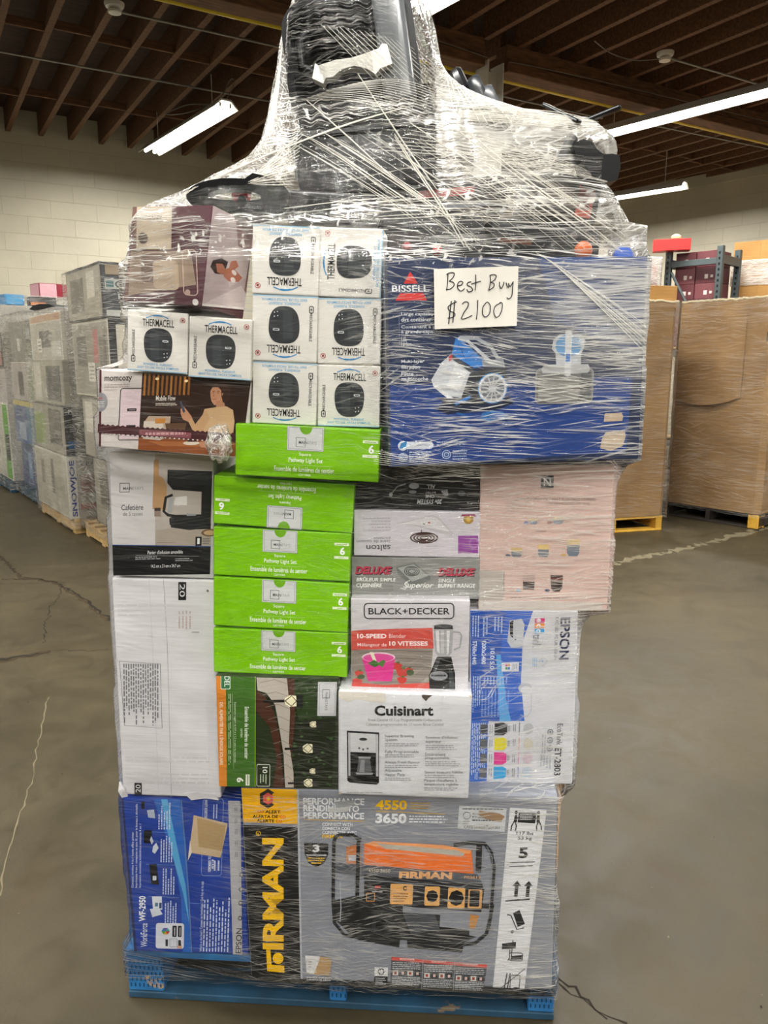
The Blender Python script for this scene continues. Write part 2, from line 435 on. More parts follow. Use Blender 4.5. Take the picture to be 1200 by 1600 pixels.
for i in range(150):                       # scattered chips of dirt and paper
    x, y = (r.uniform(-2.6, -.75), r.uniform(1.4, 6)) if r.random() < .5 else (r.uniform(.6, 2.6), r.uniform(1.4, 6))
    k = r.uniform(.0015, .006); a = r.uniform(0, 3)
    fl.add([(x + k * cos(a + q) * (1 if q % 3.14 < 1 else .4), y + k * sin(a + q), .0008) for q in (0, 1.57, 3.14, 4.71)], [(0, 1, 2, 3)], M_SCUFF if r.random() < .7 else M_CRACK)
floor = struct(fl.build('floor'), 'worn olive grey concrete warehouse floor with cracks')

slab('wall_back', (-14, WALL_U, 0), (11.95, WALL_U + .2, CEIL_Z), M_CMU, 'cream painted concrete block wall behind the wrapped pallets')
# right wall runs at a slight angle to the building grid
_a = Vector((3.75, 16.0)); _b = Vector((12.6, 5.2)); _d = (_b - _a); _L = _d.length; _d.normalize()
M_RW = Matrix(((_d.x, -_d.y, 0, _a.x), (_d.y, _d.x, 0, _a.y), (0, 0, 1, 0), (0, 0, 0, 1)))
slab('wall_right', (0, 0, 0), (_L + 12, .2, CEIL_Z + .0), M_CMU, 'cream painted concrete block wall behind the tall cardboard cartons', M_RW)
slab('wall_left', (-14.2, -12, 0), (-14, WALL_U, CEIL_Z), M_CMU, 'cream block wall at the far end of the warehouse')
slab('wall_front', (-14, -12.2, 0), (20, -12, CEIL_Z), M_CMU, 'cream block wall behind the viewer')
slab('ceiling', (-14, -12, CEIL_Z), (20, WALL_U + .2, CEIL_Z + .1), M_DECK, 'dark timber roof deck above the joists')
# ledge of the block wall on the right, above which the joists rest
slab('trim_1', (0, -.09, JOIST_Z - .12), (_L + 12, 0, JOIST_Z + .06), M_CMU, 'cream ledge along the top of the block wall', M_RW)

# joists and their cross blocking
jm = MB(); jm.box((-.031, 0, 0), (.031, 5.55, .3), M_JOIST)
j0 = jm.build('ceiling_joist'); first = True
jl = MB(); jl.box((-.031, 0, 0), (.031, 18.0, .3), M_JOIST); jl0 = jl.build('ceiling_joist')
used = {}
def place(src, key, loc, label, group):
    if key not in used: o = src; used[key] = 1
    else: o = src.copy(); COL.objects.link(o)
    o.matrix_world = Matrix.Translation(loc) @ M_BLD
    struct(o, label, group); return o
k = 0
v = -9.0
while v < 14.5:
    vv = v + random.uniform(-.012, .012)
    place(j0, 'a', bld(6.66, vv, JOIST_Z), 'brown timber roof joist between the beam and the back wall', 'joists beyond the timber beam')
    place(jl0, 'b', bld(-11.5, vv + .06, JOIST_Z), 'brown timber roof joist on the near side of the beam', 'joists on the near side of the beam')
    v += .4
bm_ = MB(); bm_.box((.033, -.010, .004), (.367, .010, .085), M_JOIST); b0 = bm_.build('joist_blocking')
v = -9.0; i = 0
while v < 14:
    for uu in (8.45, 10.55):
        place(b0, 'c', bld(uu + (.05 if i % 2 else -.05), v, JOIST_Z), 'short timber block fixed between two roof joists', 'blocks between the joists')
    for uu in (4.2,):
        place(b0, 'c', bld(uu + (.05 if i % 2 else -.05), v + .06, JOIST_Z), 'short timber block fixed between two roof joists', 'blocks between the joists')
    i += 1; v += .4

# beam in two lengths either side of the column
def beam(v0, v1, label):
    m = MB(); m.box((v0, 6.47, 4.45), (v1, 6.64, JOIST_Z), M_JOIST, .004); m.box((v0, 6.45, 4.35), (v1, 6.66, 4.445), M_JOIST, .006)
    o = m.build('ceiling_beam'); o.matrix_world = M_BLD; struct(o, label)
beam(-10, 5.02, 'heavy brown timber roof beam, length behind the load that stops at the white column')
beam(5.30, 16, 'heavy brown timber roof beam, length running right from the white column')
# white steel column (wide-flange section)
m = MB()
m.box((-.10, -.10, 0), (-.085, .10, 4.42), M_WMETAL, .002); m.box((.085, -.10, 0), (.10, .10, 4.42), M_WMETAL, .002); m.box((-.085, -.006, 0), (.085, .006, 4.35), M_WMETAL)
c = m.build('steel_column'); _p = bld(6.56, 5.16); c.matrix_world = Matrix.Translation(_p) @ M_BLD
struct(c, 'white painted steel H column carrying the timber beam')

# pipes and conduits
def pipe(name, pts, rad, mat, label, cat):
    m = MB(); m.tube(pts, rad, mat, 10)
    return tag(m.build(name, smooth=40), label, cat)
M_YEL = ink('#d8c02c', .4, .5); M_CONDUIT = ink('#8f8c84', .4, .5, .6)
pipe('gas_pipe', [bld(6.78, -10, 4.40), bld(6.78, 11.6, 4.40)], .024, M_YEL, 'yellow gas pipe running along the timber beam', 'pipe')
pipe('electrical_conduit', [bld(7.55, 1.86, 4.54), bld(7.5, 7.7, 4.54)], .011, M_CONDUIT, 'thin grey conduit running right from the white smoke detector', 'conduit')
pipe('electrical_conduit', [bld(9.07, -10, 4.54), bld(9.05, 9, 4.54)], .011, M_CONDUIT, 'thin grey conduit crossing the joists above the strip light on the left', 'conduit')
pipe('electrical_conduit', [bld(7.37, 8.48, 4.54), bld(7.24, 11.4, 4.54)], .011, M_CONDUIT, 'thin grey conduit running from the detector below the long strip light', 'conduit')
pipe('electrical_conduit', [bld(5.81, 6.84, 4.56), bld(5.80, 8.3, 4.56)], .011, M_CONDUIT, 'short grey conduit beside the near roof joists above the long strip light', 'conduit')
def wire(pts, rad, label):
    m = MB(); P = [Vector(p) for p in pts]; Q = []
    for i in range(len(P) - 1):
        for k in range(8):
            t = k / 8
            a = P[max(0, i - 1)]; b = P[i]; c_ = P[i + 1]; d = P[min(len(P) - 1, i + 2)]
            Q.append(.5 * ((2 * b) + (c_ - a) * t + (2 * a - 5 * b + 4 * c_ - d) * t * t + (3 * b - a - 3 * c_ + d) * t ** 3))
    Q.append(P[-1]); m.tube(Q, rad, ink('#77746c', .5, .4), 6)
    return tag(m.build('electrical_wire', smooth=60), label, 'wire')
wire([bld(6.43, 1.5, 4.52), bld(6.43, 3.0, 4.50), bld(6.43, 4.3, 4.46), bld(6.44, 5.05, 4.42)], .004, 'thin wire sagging along the face of the timber beam left of the column')
wire([bld(6.43, 5.3, 4.43), bld(6.43, 6.2, 4.46), bld(6.43, 7.5, 4.48), bld(6.43, 9.5, 4.50)], .004, 'thin wire sagging along the face of the timber beam right of the column')
wire([bld(5.81, 6.84, 4.56), bld(5.9, 6.5, 4.50), bld(5.95, 6.2, 4.52), bld(5.9, 5.9, 4.56)], .005, 'loose white wire curling from the end of the short conduit')

def detector(loc, label):
    m = MB(); m.lathe([(.02, .0), (.055, .01), (.06, .03), (.035, .045), (.075, .055), (.085, .075), (.085, .09)], M_WMETAL, 28, Matrix.Translation((0, 0, -.09)))
    o = m.build('smoke_detector', smooth=35); o.location = loc; return tag(o, label, 'smoke detector')
detector(bld(7.55, 1.80, 4.60), 'white smoke detector under the joists near the yellow pipe')
detector(bld(7.40, 8.40, 4.60), 'white smoke detector below the long strip light')
detector(bld(5.81, 6.80, 4.60), 'white junction box and cover on the near joists above the long strip light')

# strip lights
def strip_light(p0, p1, label, group=None, cord=True):
    p0 = Vector(p0); p1 = Vector(p1); c_ = (p0 + p1) / 2; d = (p1 - p0); L = d.length; d.normalize()
    rt = empty('strip_light', c_); rt.rotation_euler = (0, 0, atan2(d.y, d.x))
    tag(rt, label, 'strip light', group)
    m = MB(); h = L / 2
    prof = [(-.145, -.005), (-.06, .085), (.06, .085), (.145, -.005), (.138, -.008), (.055, .065), (-.055, .065), (-.138, -.008)]
    m.add([(sx * h, y, z) for sx in (-1, 1) for y, z in prof], [tuple(range(8))[::-1], tuple(range(8, 16))] + [(i, (i + 1) % 8, 8 + (i + 1) % 8, 8 + i) for i in range(8)], M_WMETAL)
    m.build('reflector_housing', rt)
    for sx in (-1, 1):
        for sy in (-1, 1):
            m = MB(); m.cyl((sx * .03, sy * .058, .02), (sx * (h - .05), sy * .058, .02), .021, M_TUBE, 14)
            t = m.build('fluorescent_tube', rt, 40)
            m = MB(); m.box((-.014, -.012, -.02), (.014, .012, .024), M_WMETAL, .002); e = m.build('lamp_holder', t); e.location = (sx * (h - .035), sy * .058, .03)
    for sx in (-1, 1):
        m = MB(); m.cyl((sx * h * .7, 0, .07), (sx * h * .7, 0, JOIST_Z - c_.z + .02), .004, M_WMETAL, 6); m.build('hanger_rod', rt)
    ld = bpy.data.lights.new('strip_lamp', 'AREA'); ld.shape = 'RECTANGLE'; ld.size = L * .95; ld.size_y = .2; ld.energy = LAMP_W; ld.color = (1, .975, .93)
    lo = bpy.data.objects.new('lamp_glow', ld); COL.objects.link(lo); lo.parent = rt; lo.location = (0, 0, -.004)
    return rt
strip_light((-3.06, 10.7, 4.20), (-1.68, 8.86, 4.20), 'lit strip light hanging in front of the back wall, left of the load')
wire([(-1.9, 9.1, 4.30), (-2.2, 9.3, 4.36), (-2.45, 9.35, 4.28), (-2.15, 9.15, 4.24), (-1.85, 9.3, 4.42), (-1.7, 9.25, 4.60), (-1.62, 9.05, 4.50), (-1.70, 8.95, 4.30)], .006, 'grey cable looped above the strip light left of the load')
strip_light((2.42, 9.86, 4.15), (4.02, 7.95, 4.15), 'long lit strip light to the right of the load, nearer one of the two')
strip_light((2.9, 13.35, 4.05), (4.40, 11.92, 4.05), 'small distant lit strip light in front of the right wall')
strip_light((.20, 6.62, 4.20), (1.65, 4.70, 4.20), 'bright strip light cut off at the top edge, above the load')
_o = [(-5.6, 5.2, 'above the aisle on the left, out of view'), (-1.2, 2.2, 'straight above the load, out of view'), (2.9, 3.6, 'above the floor right of the load, out of view'), (-4.2, -1.2, 'behind the viewer to the left'), (-.2, -1.4, 'directly behind the viewer'), (3.9, -.6, 'behind the viewer to the right'),
      (7.6, 5.6, 'far to the right, out of view'), (-8.2, 8.2, 'far to the left near the back wall, out of view'), (-.3, -5.6, 'well behind the viewer in the middle'), (6.9, 1.3, 'level with the viewer, far right'), (-7.5, 1.8, 'level with the viewer, far left'), (3.4, -4.6, 'well behind the viewer to the right')]
for x, y, where in _o:
    strip_light((x, y, 4.36), (x + 1.44, y - 1.97, 4.36), 'strip light ' + where)

# ------------------------------------------------------------------ printed cartons
_tc = {}
def text_geo(s, bold=0.0, shear=0.0, spacing=1.0):
    key = (s, bold, shear, spacing)
    if key in _tc: return _tc[key]
    cu = bpy.data.curves.new('t', 'FONT'); cu.body = s; cu.offset = bold; cu.shear = shear; cu.space_character = spacing
    cu.resolution_u = 3
    ob = bpy.data.objects.new('t', cu); COL.objects.link(ob)
    dg = bpy.context.evaluated_depsgraph_get()
    me = bpy.data.meshes.new_from_object(ob.evaluated_get(dg))
    vs = [(v.co.x, v.co.y) for v in me.vertices]; fs = [tuple(p.vertices) for p in me.polygons]
    bpy.data.objects.remove(ob); bpy.data.curves.remove(cu); bpy.data.meshes.remove(me)
    if not vs: vs = [(0, 0), (1, 0), (0, 1)]
    x0 = min(v[0] for v in vs); x1 = max(v[0] for v in vs); y0 = min(v[1] for v in vs); y1 = max(v[1] for v in vs)
    _tc[key] = (vs, fs, x0, x1, y0, y1); return _tc[key]

class Art:
    """print laid out on one face of a carton. The sheet has its own units; tl, tr, bl are the sheet
    positions of the face's corners. face maps (a, b) in 0..1 (right, down) plus lift to the carton's space."""
    def __init__(s, mb, tl, tr, bl, face, base_lift=0.0004):
        s.mb = mb; s.tl = Vector(tl); s.e = Vector(tr) - s.tl; s.g = Vector(bl) - s.tl
        s.det = s.e.x * s.g.y - s.e.y * s.g.x; s.face = face; s.k = base_lift
    def to(s, mb): s.mb = mb
    def ab(s, x, y):
        p = Vector((x, y)) - s.tl
        return ((p.x * s.g.y - p.y * s.g.x) / s.det, (s.e.x * p.y - s.e.y * p.x) / s.det)
    def lift(s): s.k += .000012; return s.k
    def poly(s, pts, col, inset=True, k=None):
        k = s.lift() if k is None else k; q = []
        for x, y in pts:
            a, b = s.ab(x, y)
            if inset: a = min(.997, max(.003, a)); b = min(.997, max(.003, b))
            q.append(s.face(a, b, k))
        s.mb.add(q, [tuple(range(len(q)))], ink(col) if isinstance(col, str) else col)
    def rect(s, x0, y0, x1, y1, col): s.poly([(x0, y0), (x1, y0), (x1, y1), (x0, y1)], col)
    def ell(s, cx, cy, rx, ry, col, n=28, a0=0, a1=2 * pi, rot=0):
        P = [(cx + rx * cos(a0 + (a1 - a0) * i / n) * cos(rot) - ry * sin(a0 + (a1 - a0) * i / n) * sin(rot),
              cy + rx * cos(a0 + (a1 - a0) * i / n) * sin(rot) + ry * sin(a0 + (a1 - a0) * i / n) * cos(rot)) for i in range(n if a1 - a0 > 6.2 else n + 1)]
        s.poly(P, col)
    def line(s, pts, w, col, closed=False):
        """stroke of width w sheet units"""
        k = s.lift(); P = [Vector(p) for p in pts]; n = len(P); L = []; R = []
        for i in range(n):
            a = P[(i - 1) % n] if (closed or i) else P[i]; b = P[(i + 1) % n] if (closed or i < n - 1) else P[i]
            d = b - a
            d = d.normalized() if d.length else Vector((1, 0)); nn = Vector((-d.y, d.x)) * w / 2
            L.append(P[i] + nn); R.append(P[i] - nn)
        vs = [s.face(*s.ab(*q), k) for q in L + R]; m = n if closed else n - 1
        s.mb.add(vs, [(i, (i + 1) % n, n + (i + 1) % n, n + i) for i in range(m)], ink(col) if isinstance(col, str) else col)
    def rrect(s, x0, y0, x1, y1, r, col, w=None):
        P = []
        for cx, cy, q in ((x1 - r, y0 + r, -pi / 2), (x1 - r, y1 - r, 0), (x0 + r, y1 - r, pi / 2), (x0 + r, y0 + r, pi)):
            for i in range(6): P.append((cx + r * cos(q + i * pi / 10), cy + r * sin(q + i * pi / 10)))
        if w: s.line(P, w, col, True)
        else: s.poly(P, col)
    def text(s, t, x0, y0, x1, y1, col, rot=0, bold=0.0, shear=0.0, fit=True, spacing=1.0):
        vs, fs, a0, a1, b0, b1 = text_geo(t, bold, shear, spacing); k = s.lift(); q = []
        for x, y in vs:
            p = (x - a0) / max(1e-6, a1 - a0); r = (y - b0) / max(1e-6, b1 - b0)
            if rot == 0: X, Y = x0 + p * (x1 - x0), y1 - r * (y1 - y0)
            elif rot == 180: X, Y = x1 - p * (x1 - x0), y0 + r * (y1 - y0)
            elif rot == 90: X, Y = x0 + r * (x1 - x0), y0 + p * (y1 - y0)      # reads downwards
            else: X, Y = x1 - r * (x1 - x0), y1 - p * (y1 - y0)                 # reads upwards
            q.append(s.face(*s.ab(X, Y), k))
        s.mb.add(q, fs, ink(col, .45, .3, 0, 0) if isinstance(col, str) else col)
    def fine(s, x0, y0, x1, y1, n, col, rot=0, seed=1, fill=.42, ragged=.35):
        """small print too fine to read: rows of broken dashes"""
        r = random.Random(seed); k = s.lift(); M = ink(col, .45, .3, 0, 0)
        for i in range(n):
            t0 = (i + .5 - fill / 2) / n; t1 = (i + .5 + fill / 2) / n; u = 0; end = 1 - r.random() * ragged
            while u < end:
                w = r.uniform(.04, .13) * (6 / max(6, n)) ** .3
                e = min(end, u + w)
                if rot in (0, 180):
                    P = [(x0 + u * (x1 - x0), y0 + t0 * (y1 - y0)), (x0 + e * (x1 - x0), y0 + t0 * (y1 - y0)), (x0 + e * (x1 - x0), y0 + t1 * (y1 - y0)), (x0 + u * (x1 - x0), y0 + t1 * (y1 - y0))]
                    if rot == 180: P = [(x0 + x1 - a, b) for a, b in P]
                else:
                    P = [(x0 + t0 * (x1 - x0), y0 + u * (y1 - y0)), (x0 + t1 * (x1 - x0), y0 + u * (y1 - y0)), (x0 + t1 * (x1 - x0), y0 + e * (y1 - y0)), (x0 + t0 * (x1 - x0), y0 + e * (y1 - y0))]
                    if rot == -90: P = [(a, y0 + y1 - b) for a, b in P]
                s.mb.add([s.face(*s.ab(*q), k) for q in P], [(0, 1, 2, 3)], M)
                u = e + r.uniform(.012, .03)

HULL = []     # footprints of everything the wrap goes round: (z0, z1, [(x, y), ...])
FIT = {
    'generator': (0.0317, 1.520, 0.3764, 0.6901, 0.4814, -0.072, 0.015),
    'workforce': (-0.4629, 1.600, 0.3474, 0.2781, 0.4047, -0.053, 0.010),
    'white': (-0.4805, 1.600, 0.8137, 0.2276, 0.5151, -0.040, -0.017),
    'solar': (-0.2287, 1.535, 0.7450, 0.2634, 0.2585, -0.032, -0.013),
    'cuisinart': (0.0425, 1.505, 0.7327, 0.2803, 0.2388, -0.052, -0.011),
    'ecotank': (0.2981, 1.550, 0.8181, 0.2265, 0.3992, -0.060, 0.014),
    'blender': (0.0543, 1.530, 0.9437, 0.2479, 0.2084, -0.048, -0.001),
    'range': (0.0661, 1.560, 1.0845, 0.2692, 0.0893, -0.049, 0.003),
    'salton': (0.0681, 1.560, 1.1800, 0.2621, 0.0975, -0.048, -0.009),
    'tool': (0.0684, 1.570, 1.2705, 0.2596, 0.0859, -0.050, -0.007),
    'pink': (0.3329, 1.550, 1.1719, 0.2698, 0.3098, -0.046, 0.009),
    'bissell': (0.2553, 1.500, 1.5299, 0.5019, 0.3884, 0.095, 0.018),
    'ta': (-0.1888, 1.540, 1.7231, 0.1301, 0.1278, -0.050, -0.050),
    'tb': (-0.0638, 1.540, 1.7184, 0.1220, 0.1280, -0.081, -0.043),
    'tc': (-0.1938, 1.540, 1.5954, 0.1284, 0.1266, -0.050, -0.042),
    'td': (-0.0679, 1.540, 1.5902, 0.1248, 0.1261, -0.050, -0.020),
    'te': (-0.1972, 1.540, 1.4700, 0.1286, 0.1219, -0.050, -0.044),
    'tf': (-0.0700, 1.540, 1.4647, 0.1249, 0.1213, -0.050, -0.026),
    'tg': (-0.4434, 1.540, 1.5699, 0.1183, 0.1166, 0.001, -0.067),
    'th': (-0.3194, 1.530, 1.5571, 0.1238, 0.1167, -0.050, -0.065),
    'mom': (-0.4214, 1.550, 1.4281, 0.3068, 0.1550, -0.051, -0.079),
    'g1': (-0.1528, 1.520, 1.3540, 0.2886, 0.1035, -0.051, -0.046),
    'g2': (-0.2070, 1.550, 1.2448, 0.2892, 0.1011, -0.048, -0.064),
    'g3': (-0.2127, 1.550, 1.1390, 0.2868, 0.1029, -0.050, -0.040),
    'g4': (-0.2174, 1.550, 1.0297, 0.2864, 0.1077, -0.048, -0.042),
    'g5': (-0.2212, 1.550, 0.9226, 0.2878, 0.0996, -0.046, -0.025),
    'cafe': (-0.4706, 1.600, 1.2103, 0.2171, 0.2698, 0.012, -0.036),
    'palletfront': (-0.1131, 1.570, 0.0594, 1.0164, 0.1245, -0.067, -0.019),
}
class Carton:
    def __init__(s, key, name, label, cat, depth, mat, group=None, side=None, bev=.0025, dims=None, wrap=True, flaps=None):
        cx, y0, cz, w, h, yaw, t = FIT[key] if dims is None else dims
        s.w, s.h, s.d = w, h, depth
        u = Vector((cos(yaw) * cos(t), sin(yaw) * cos(t), sin(t))); v = Vector((-cos(yaw) * sin(t), -sin(yaw) * sin(t), cos(t)))
        bk = Vector((-sin(yaw), cos(yaw), 0))
        base = Vector((cx, y0, cz)) - v * (h / 2) + bk * (depth / 2)
        s.M = Matrix(((u.x, bk.x, v.x, base.x), (u.y, bk.y, v.y, base.y), (u.z, bk.z, v.z, base.z), (0, 0, 0, 1)))
        s.name = name; s.label = label; s.cat = cat; s.group = group; s.parts = []
        s.body = MB()
        s.body.box((-w / 2, -depth / 2, 0), (w / 2, depth / 2, h), mat, bev, seg=2)
        e = .0006
        if flaps:                                   # seam of the closing flaps on the top and bottom
            s.body.box((-w / 2 + .003, -.0008, h), (w / 2 - .003, .0008, h + e), ink(flaps, .6, .2))
        if wrap:
            for zz0, zz1 in [(0, h)]:
                P = [s.M @ Vector((sx * w / 2, sy * depth / 2, z)) for sx in (-1, 1) for sy in (-1, 1) for z in (0, h)]
                HULL.append((min(p.z for p in P), max(p.z for p in P), P))
    def front(s, a, b, k): return ((a - .5) * s.w, -s.d / 2 - k, (1 - b) * s.h)
    def right(s, a, b, k): return (s.w / 2 + k, (a - .5) * s.d, (1 - b) * s.h)
    def left(s, a, b, k): return (-s.w / 2 - k, (.5 - a) * s.d, (1 - b) * s.h)
    def art(s, tl, tr, bl, face=None, mb=None):
        return Art(mb or s.body, tl, tr, bl, face or s.front)
    def part(s, name):
        m = MB(); s.parts.append((name, m)); return m
    def done(s):
        o = s.body.build(s.name); o.matrix_world = s.M
        tag(o, s.label, s.cat, s.group)
        for n, m in s.parts:
            if m.v: m.build(n, o)
        s.obj = o; return o

# ---- thermacell repeller cartons: plain white with a blue underline and a dark device
def repeller(key, label, rot=0):
    c = Carton(key, 'repeller_carton', label, 'box', .125, ink('#dedbd4'), 'small white repeller cartons')
    W = 100; H = 100
    # sheet is the upright design; turned with the carton
    if rot == 0: f = c.front
    elif rot == 180: f = lambda a, b, k: c.front(1 - a, 1 - b, k)
    else: f = lambda a, b, k: c.front(b, 1 - a, k)           # reads upwards
    A = c.art((0, 0), (W, 0), (0, H), f)
    A.rect(0, 97.5, 100, 100, '#9cc4dc'); A.rect(0, 99.2, 100, 100, '#3d4a52')
    A.text('THERMACELL', 25, 13, 77, 25, '#15171a', bold=.012)
    A.line([(31 + i * 2.6, 12.5 - 6.2 * sin(pi * (i + .6) / 16)) for i in range(15)], 1.6, '#2f83bd')
    A.line([(31 + i * 2.6, 12.5 - 5.2 * sin(pi * (i + .6) / 16)) for i in range(4, 11)], 1.8, '#2f83bd')
    A.text('POWERFUL. PUISSANT.', 27, 85.5, 76, 89.5, '#4a9fd0', bold=.01)
    A.text("EASY TO USE. FACILE D'EMPLOI.", 17, 91, 86, 95, '#4a9fd0', bold=.01)
    A.text('RECHARGEABLE', 8, 32, 12.5, 72, '#2a2c2e', rot=-90, bold=.006)
    A.rrect(7, 75, 12.8, 84.5, 1.4, '#1b1d1f', 1.2); A.rrect(8.6, 72.7, 11.2, 75, .5, '#1b1d1f'); A.poly([(10.8, 76), (8.3, 80.4), (9.8, 80.2), (9, 83.6), (11.6, 79), (10.2, 79.2)], '#1b1d1f')
    A.ell(91, 12, 4.3, 4.3, '#b23a35', 20); A.ell(91, 12, 3.3, 3.3, '#dedbd4', 20)
    A.ell(91, 12.2, 1.5, 2.3, '#3a2422', 12, rot=.7); A.line([(88.2, 9.3), (93.8, 14.9)], .9, '#b23a35')
    p = c.part('product_picture'); A.to(p)
    def blob(k, g=0):
        P = []
        for i in range(48):
            t = 2 * pi * i / 48; cs, sn = cos(t), sin(t); e = .72
            x = abs(cs) ** e * (1 if cs > 0 else -1); y = abs(sn) ** e * (1 if sn > 0 else -1)
            wdt = 23.5 - 1.6 * y - 1.2 * y * y
            P.append((51 + x * (wdt - g), 55.5 + y * (28 - g)))
        A.poly(P, k)
    blob('#26292b'); blob('#303437', .8)
    A.poly([(37, 36), (52, 33.5), (53, 79), (39, 76)], '#3b4043'); A.poly([(58, 34), (67, 37), (66, 75), (59, 78)], '#2a2e30')
    A.line([(29.2, 43), (36, 44.6), (51, 45.4), (66, 44.6), (72.8, 43)], .8, '#1c1f20')
    A.rrect(58, 46.5, 68, 50, 1.6, '#c9ccce'); A.rrect(59.5, 47.5, 66.5, 49, .7, '#3c4043')
    for x, y in ((61, 69), (66, 68), (61.5, 75), (66, 74)): A.ell(x, y, .9, .9, '#d7dadb', 10)
    return c.done()
repeller('tg', 'white repeller box, text upright, leftmost under the tilted breast-pump box')
repeller('th', 'white repeller box, text upright, under the right end of the tilted box')
repeller('ta', 'white repeller box, text upside down, top left of the two-column block', 180)
repeller('tb', 'white repeller box turned on its side, top right of the two-column block', -90)
repeller('tc', 'white repeller box, text upside down, left in the middle row of the block', 180)
repeller('td', 'white repeller box, text upside down, right in the middle row of the block', 180)
repeller('te', 'white repeller box, text upside down, left in the bottom row of the block', 180)
repeller('tf', 'white repeller box, text upright, right in the bottom row of the block', 0)

# ---- lime green pathway light boxes
def lime(key, label, flip=False, part_card=True, sliver=False):
    c = Carton(key, 'pathway_light_box', label, 'box', .30, ink('#7fc300', .4, .35), 'lime green pathway light boxes')
    f = c.front if not flip else (lambda a, b, k: c.front(1 - a, 1 - b, k))
    A = c.art((0, 0), (220, 0), (0, 80), f)
    A.text('Square', 98, 40, 116, 46, '#f0f7e0', bold=.01)
    A.text('Pathway Light Set', 82, 48, 134, 57, '#f8fbee', bold=.012)
    A.line([(68, 59.5), (150, 59.5)], .4, '#d5ecaa')
    A.text('Ensemble de lumières de sentier', 60, 62, 152, 70, '#f8fbee', bold=.012)
    A.text('carrées', 98, 71.5, 116, 76, '#f0f7e0')
    A.rect(194, 16, 217, 20.5, '#e6f3cf'); A.fine(197, 17, 214, 20, 1, '#7fae3a', seed=3, ragged=0)
    A.text('6', 203, 23, 211, 36, '#ffffff', bold=.03)
    A.rect(194, 38, 217, 42.5, '#e6f3cf'); A.text('pack', 202, 38.8, 210, 42.2, '#7fae3a')
    p = c.part('front_label'); A.to(p)
    A.rect(79, .3, 135, 37, '#8f9296'); A.rect(79.6, .3, 134.4, 36.4, '#d3d4d6')
    A.rrect(81.5, 1.6, 132.5, 34.6, .6, '#6f7378', .6)
    A.rrect(93, 17, 107, 31, .3, '#26292c', .7)
    A.text('MAIN', 97, 22, 110, 26.5, '#1f2123', bold=.008); A.text('STAYS', 110.6, 22, 124, 26.5, '#85888c')
    A.ell(107.5, .4, 9.6, 11.5, '#6fae05', 20, 0, pi)
    return c.done()
lime('g1', 'lime green pathway light box directly below the repeller boxes')
lime('g2', 'lime green pathway light box stacked stacked upside down, its digit at the left end', True)
lime('g3', 'lime green pathway light box directly under the upside-down one')
lime('g4', 'lime green pathway light box resting on the lowest lime green one')
lime('g5', 'lime green pathway light box, lowest, just above the dark garden photo')

# ---- generator carton
c = Carton('generator', 'generator_carton', 'large grey and black generator carton at the bottom right of the load', 'box', .5, ink('#8a8e99', .38, .4), bev=.004)
A = c.art((377, 1233), (872, 1240), (391, 1524))
A.poly([(377, 1288), (470, 1291), (477, 1534), (391, 1526)], '#141415')
A.poly([(378, 1234), (467, 1235), (470, 1286), (379, 1284)], '#f0b400')
A.poly([(467, 1235), (470, 1235), (478, 1532), (475, 1532)], '#b7bac4')
# hexagon mark
hx = [(421 + 15 * cos(pi / 6 + i * pi / 3), 1249 + 14.5 * sin(pi / 6 + i * pi / 3)) for i in range(6)]
A.poly(hx, '#161616'); A.poly([(428, 1242), (437, 1237), (437, 1262), (428, 1256)], '#f0b400')
A.poly([(421 + 9.2 * cos(pi / 6 + i * pi / 3), 1249 + 8.8 * sin(pi / 6 + i * pi / 3)) for i in range(6)], '#e0564e'); A.ell(421.5, 1249, 3.2, 3.2, '#f0b400', 16)
A.text('CO', 404, 1265.8, 414, 1270, '#d2502f', bold=.03); A.text('ALERT', 416.5, 1266, 441, 1270.5, '#17140e', bold=.03)
A.text('ALERTA DE', 396, 1273, 437, 1277.6, '#17140e', bold=.03); A.text('CO', 439.5, 1273.4, 449.5, 1277.8, '#d2502f', bold=.03)
A.text('ALERTE', 402.5, 1279.4, 431, 1284, '#17140e', bold=.03); A.text('CO', 434, 1279.8, 443.5, 1284.2, '#d2502f', bold=.03)
# big vertical word: letters I R M A N with a custom F
Y = '#f5c000'
A.text('IRMAN', 411, 1307, 446, 1479, Y, rot=-90, bold=.035, spacing=.93)
A.poly([(417, 1479.5), (424, 1479.7), (426, 1503.5), (447, 1504.5), (447.6, 1515.5), (418.5, 1513.8)], Y)
A.ell(436.8, 1493, 9, 9, Y, 28)
A.rrect(401.5, 1297, 408.5, 1304, 3.4, Y, .8); A.text('R', 403.2, 1298.6, 406.6, 1302.4, Y, rot=-90)
WH = '#eceef2'
A.text('PERFORMANCE', 477, 1247, 574, 1257, WH, bold=.03); A.text('RENDIMIENTO', 477.5, 1257.6, 566, 1267, WH, bold=.03); A.text('PERFORMANCE', 478, 1268, 574, 1277.5, WH, bold=.03)
A.line([(478, 1279), (574, 1280.5)], .8, Y)
A.text('CONNECT WITH', 508, 1283, 556, 1288, WH, bold=.025); A.text('CONECTA CON', 508, 1289.2, 552, 1294, WH, bold=.025); A.text('CONNECTER AVEC', 508, 1295, 563, 1300, WH, bold=.025)
A.text('FIRMAN', 508, 1300.5, 540, 1306, Y, bold=.03)
A.poly([(479, 1313), (518, 1314), (518, 1332), (511, 1344), (499, 1350), (486, 1343), (480, 1330)], '#131314')
A.text('3', 493, 1316, 504, 1327, WH, bold=.04); A.text('YEAR/AÑO/ANNÉE', 482, 1330, 515, 1333, WH, bold=.02)
A.fine(485, 1334.5, 513, 1341, 2, Y, seed=4, ragged=.05); A.fine(491, 1341, 507, 1346, 1, Y, seed=5, ragged=0)
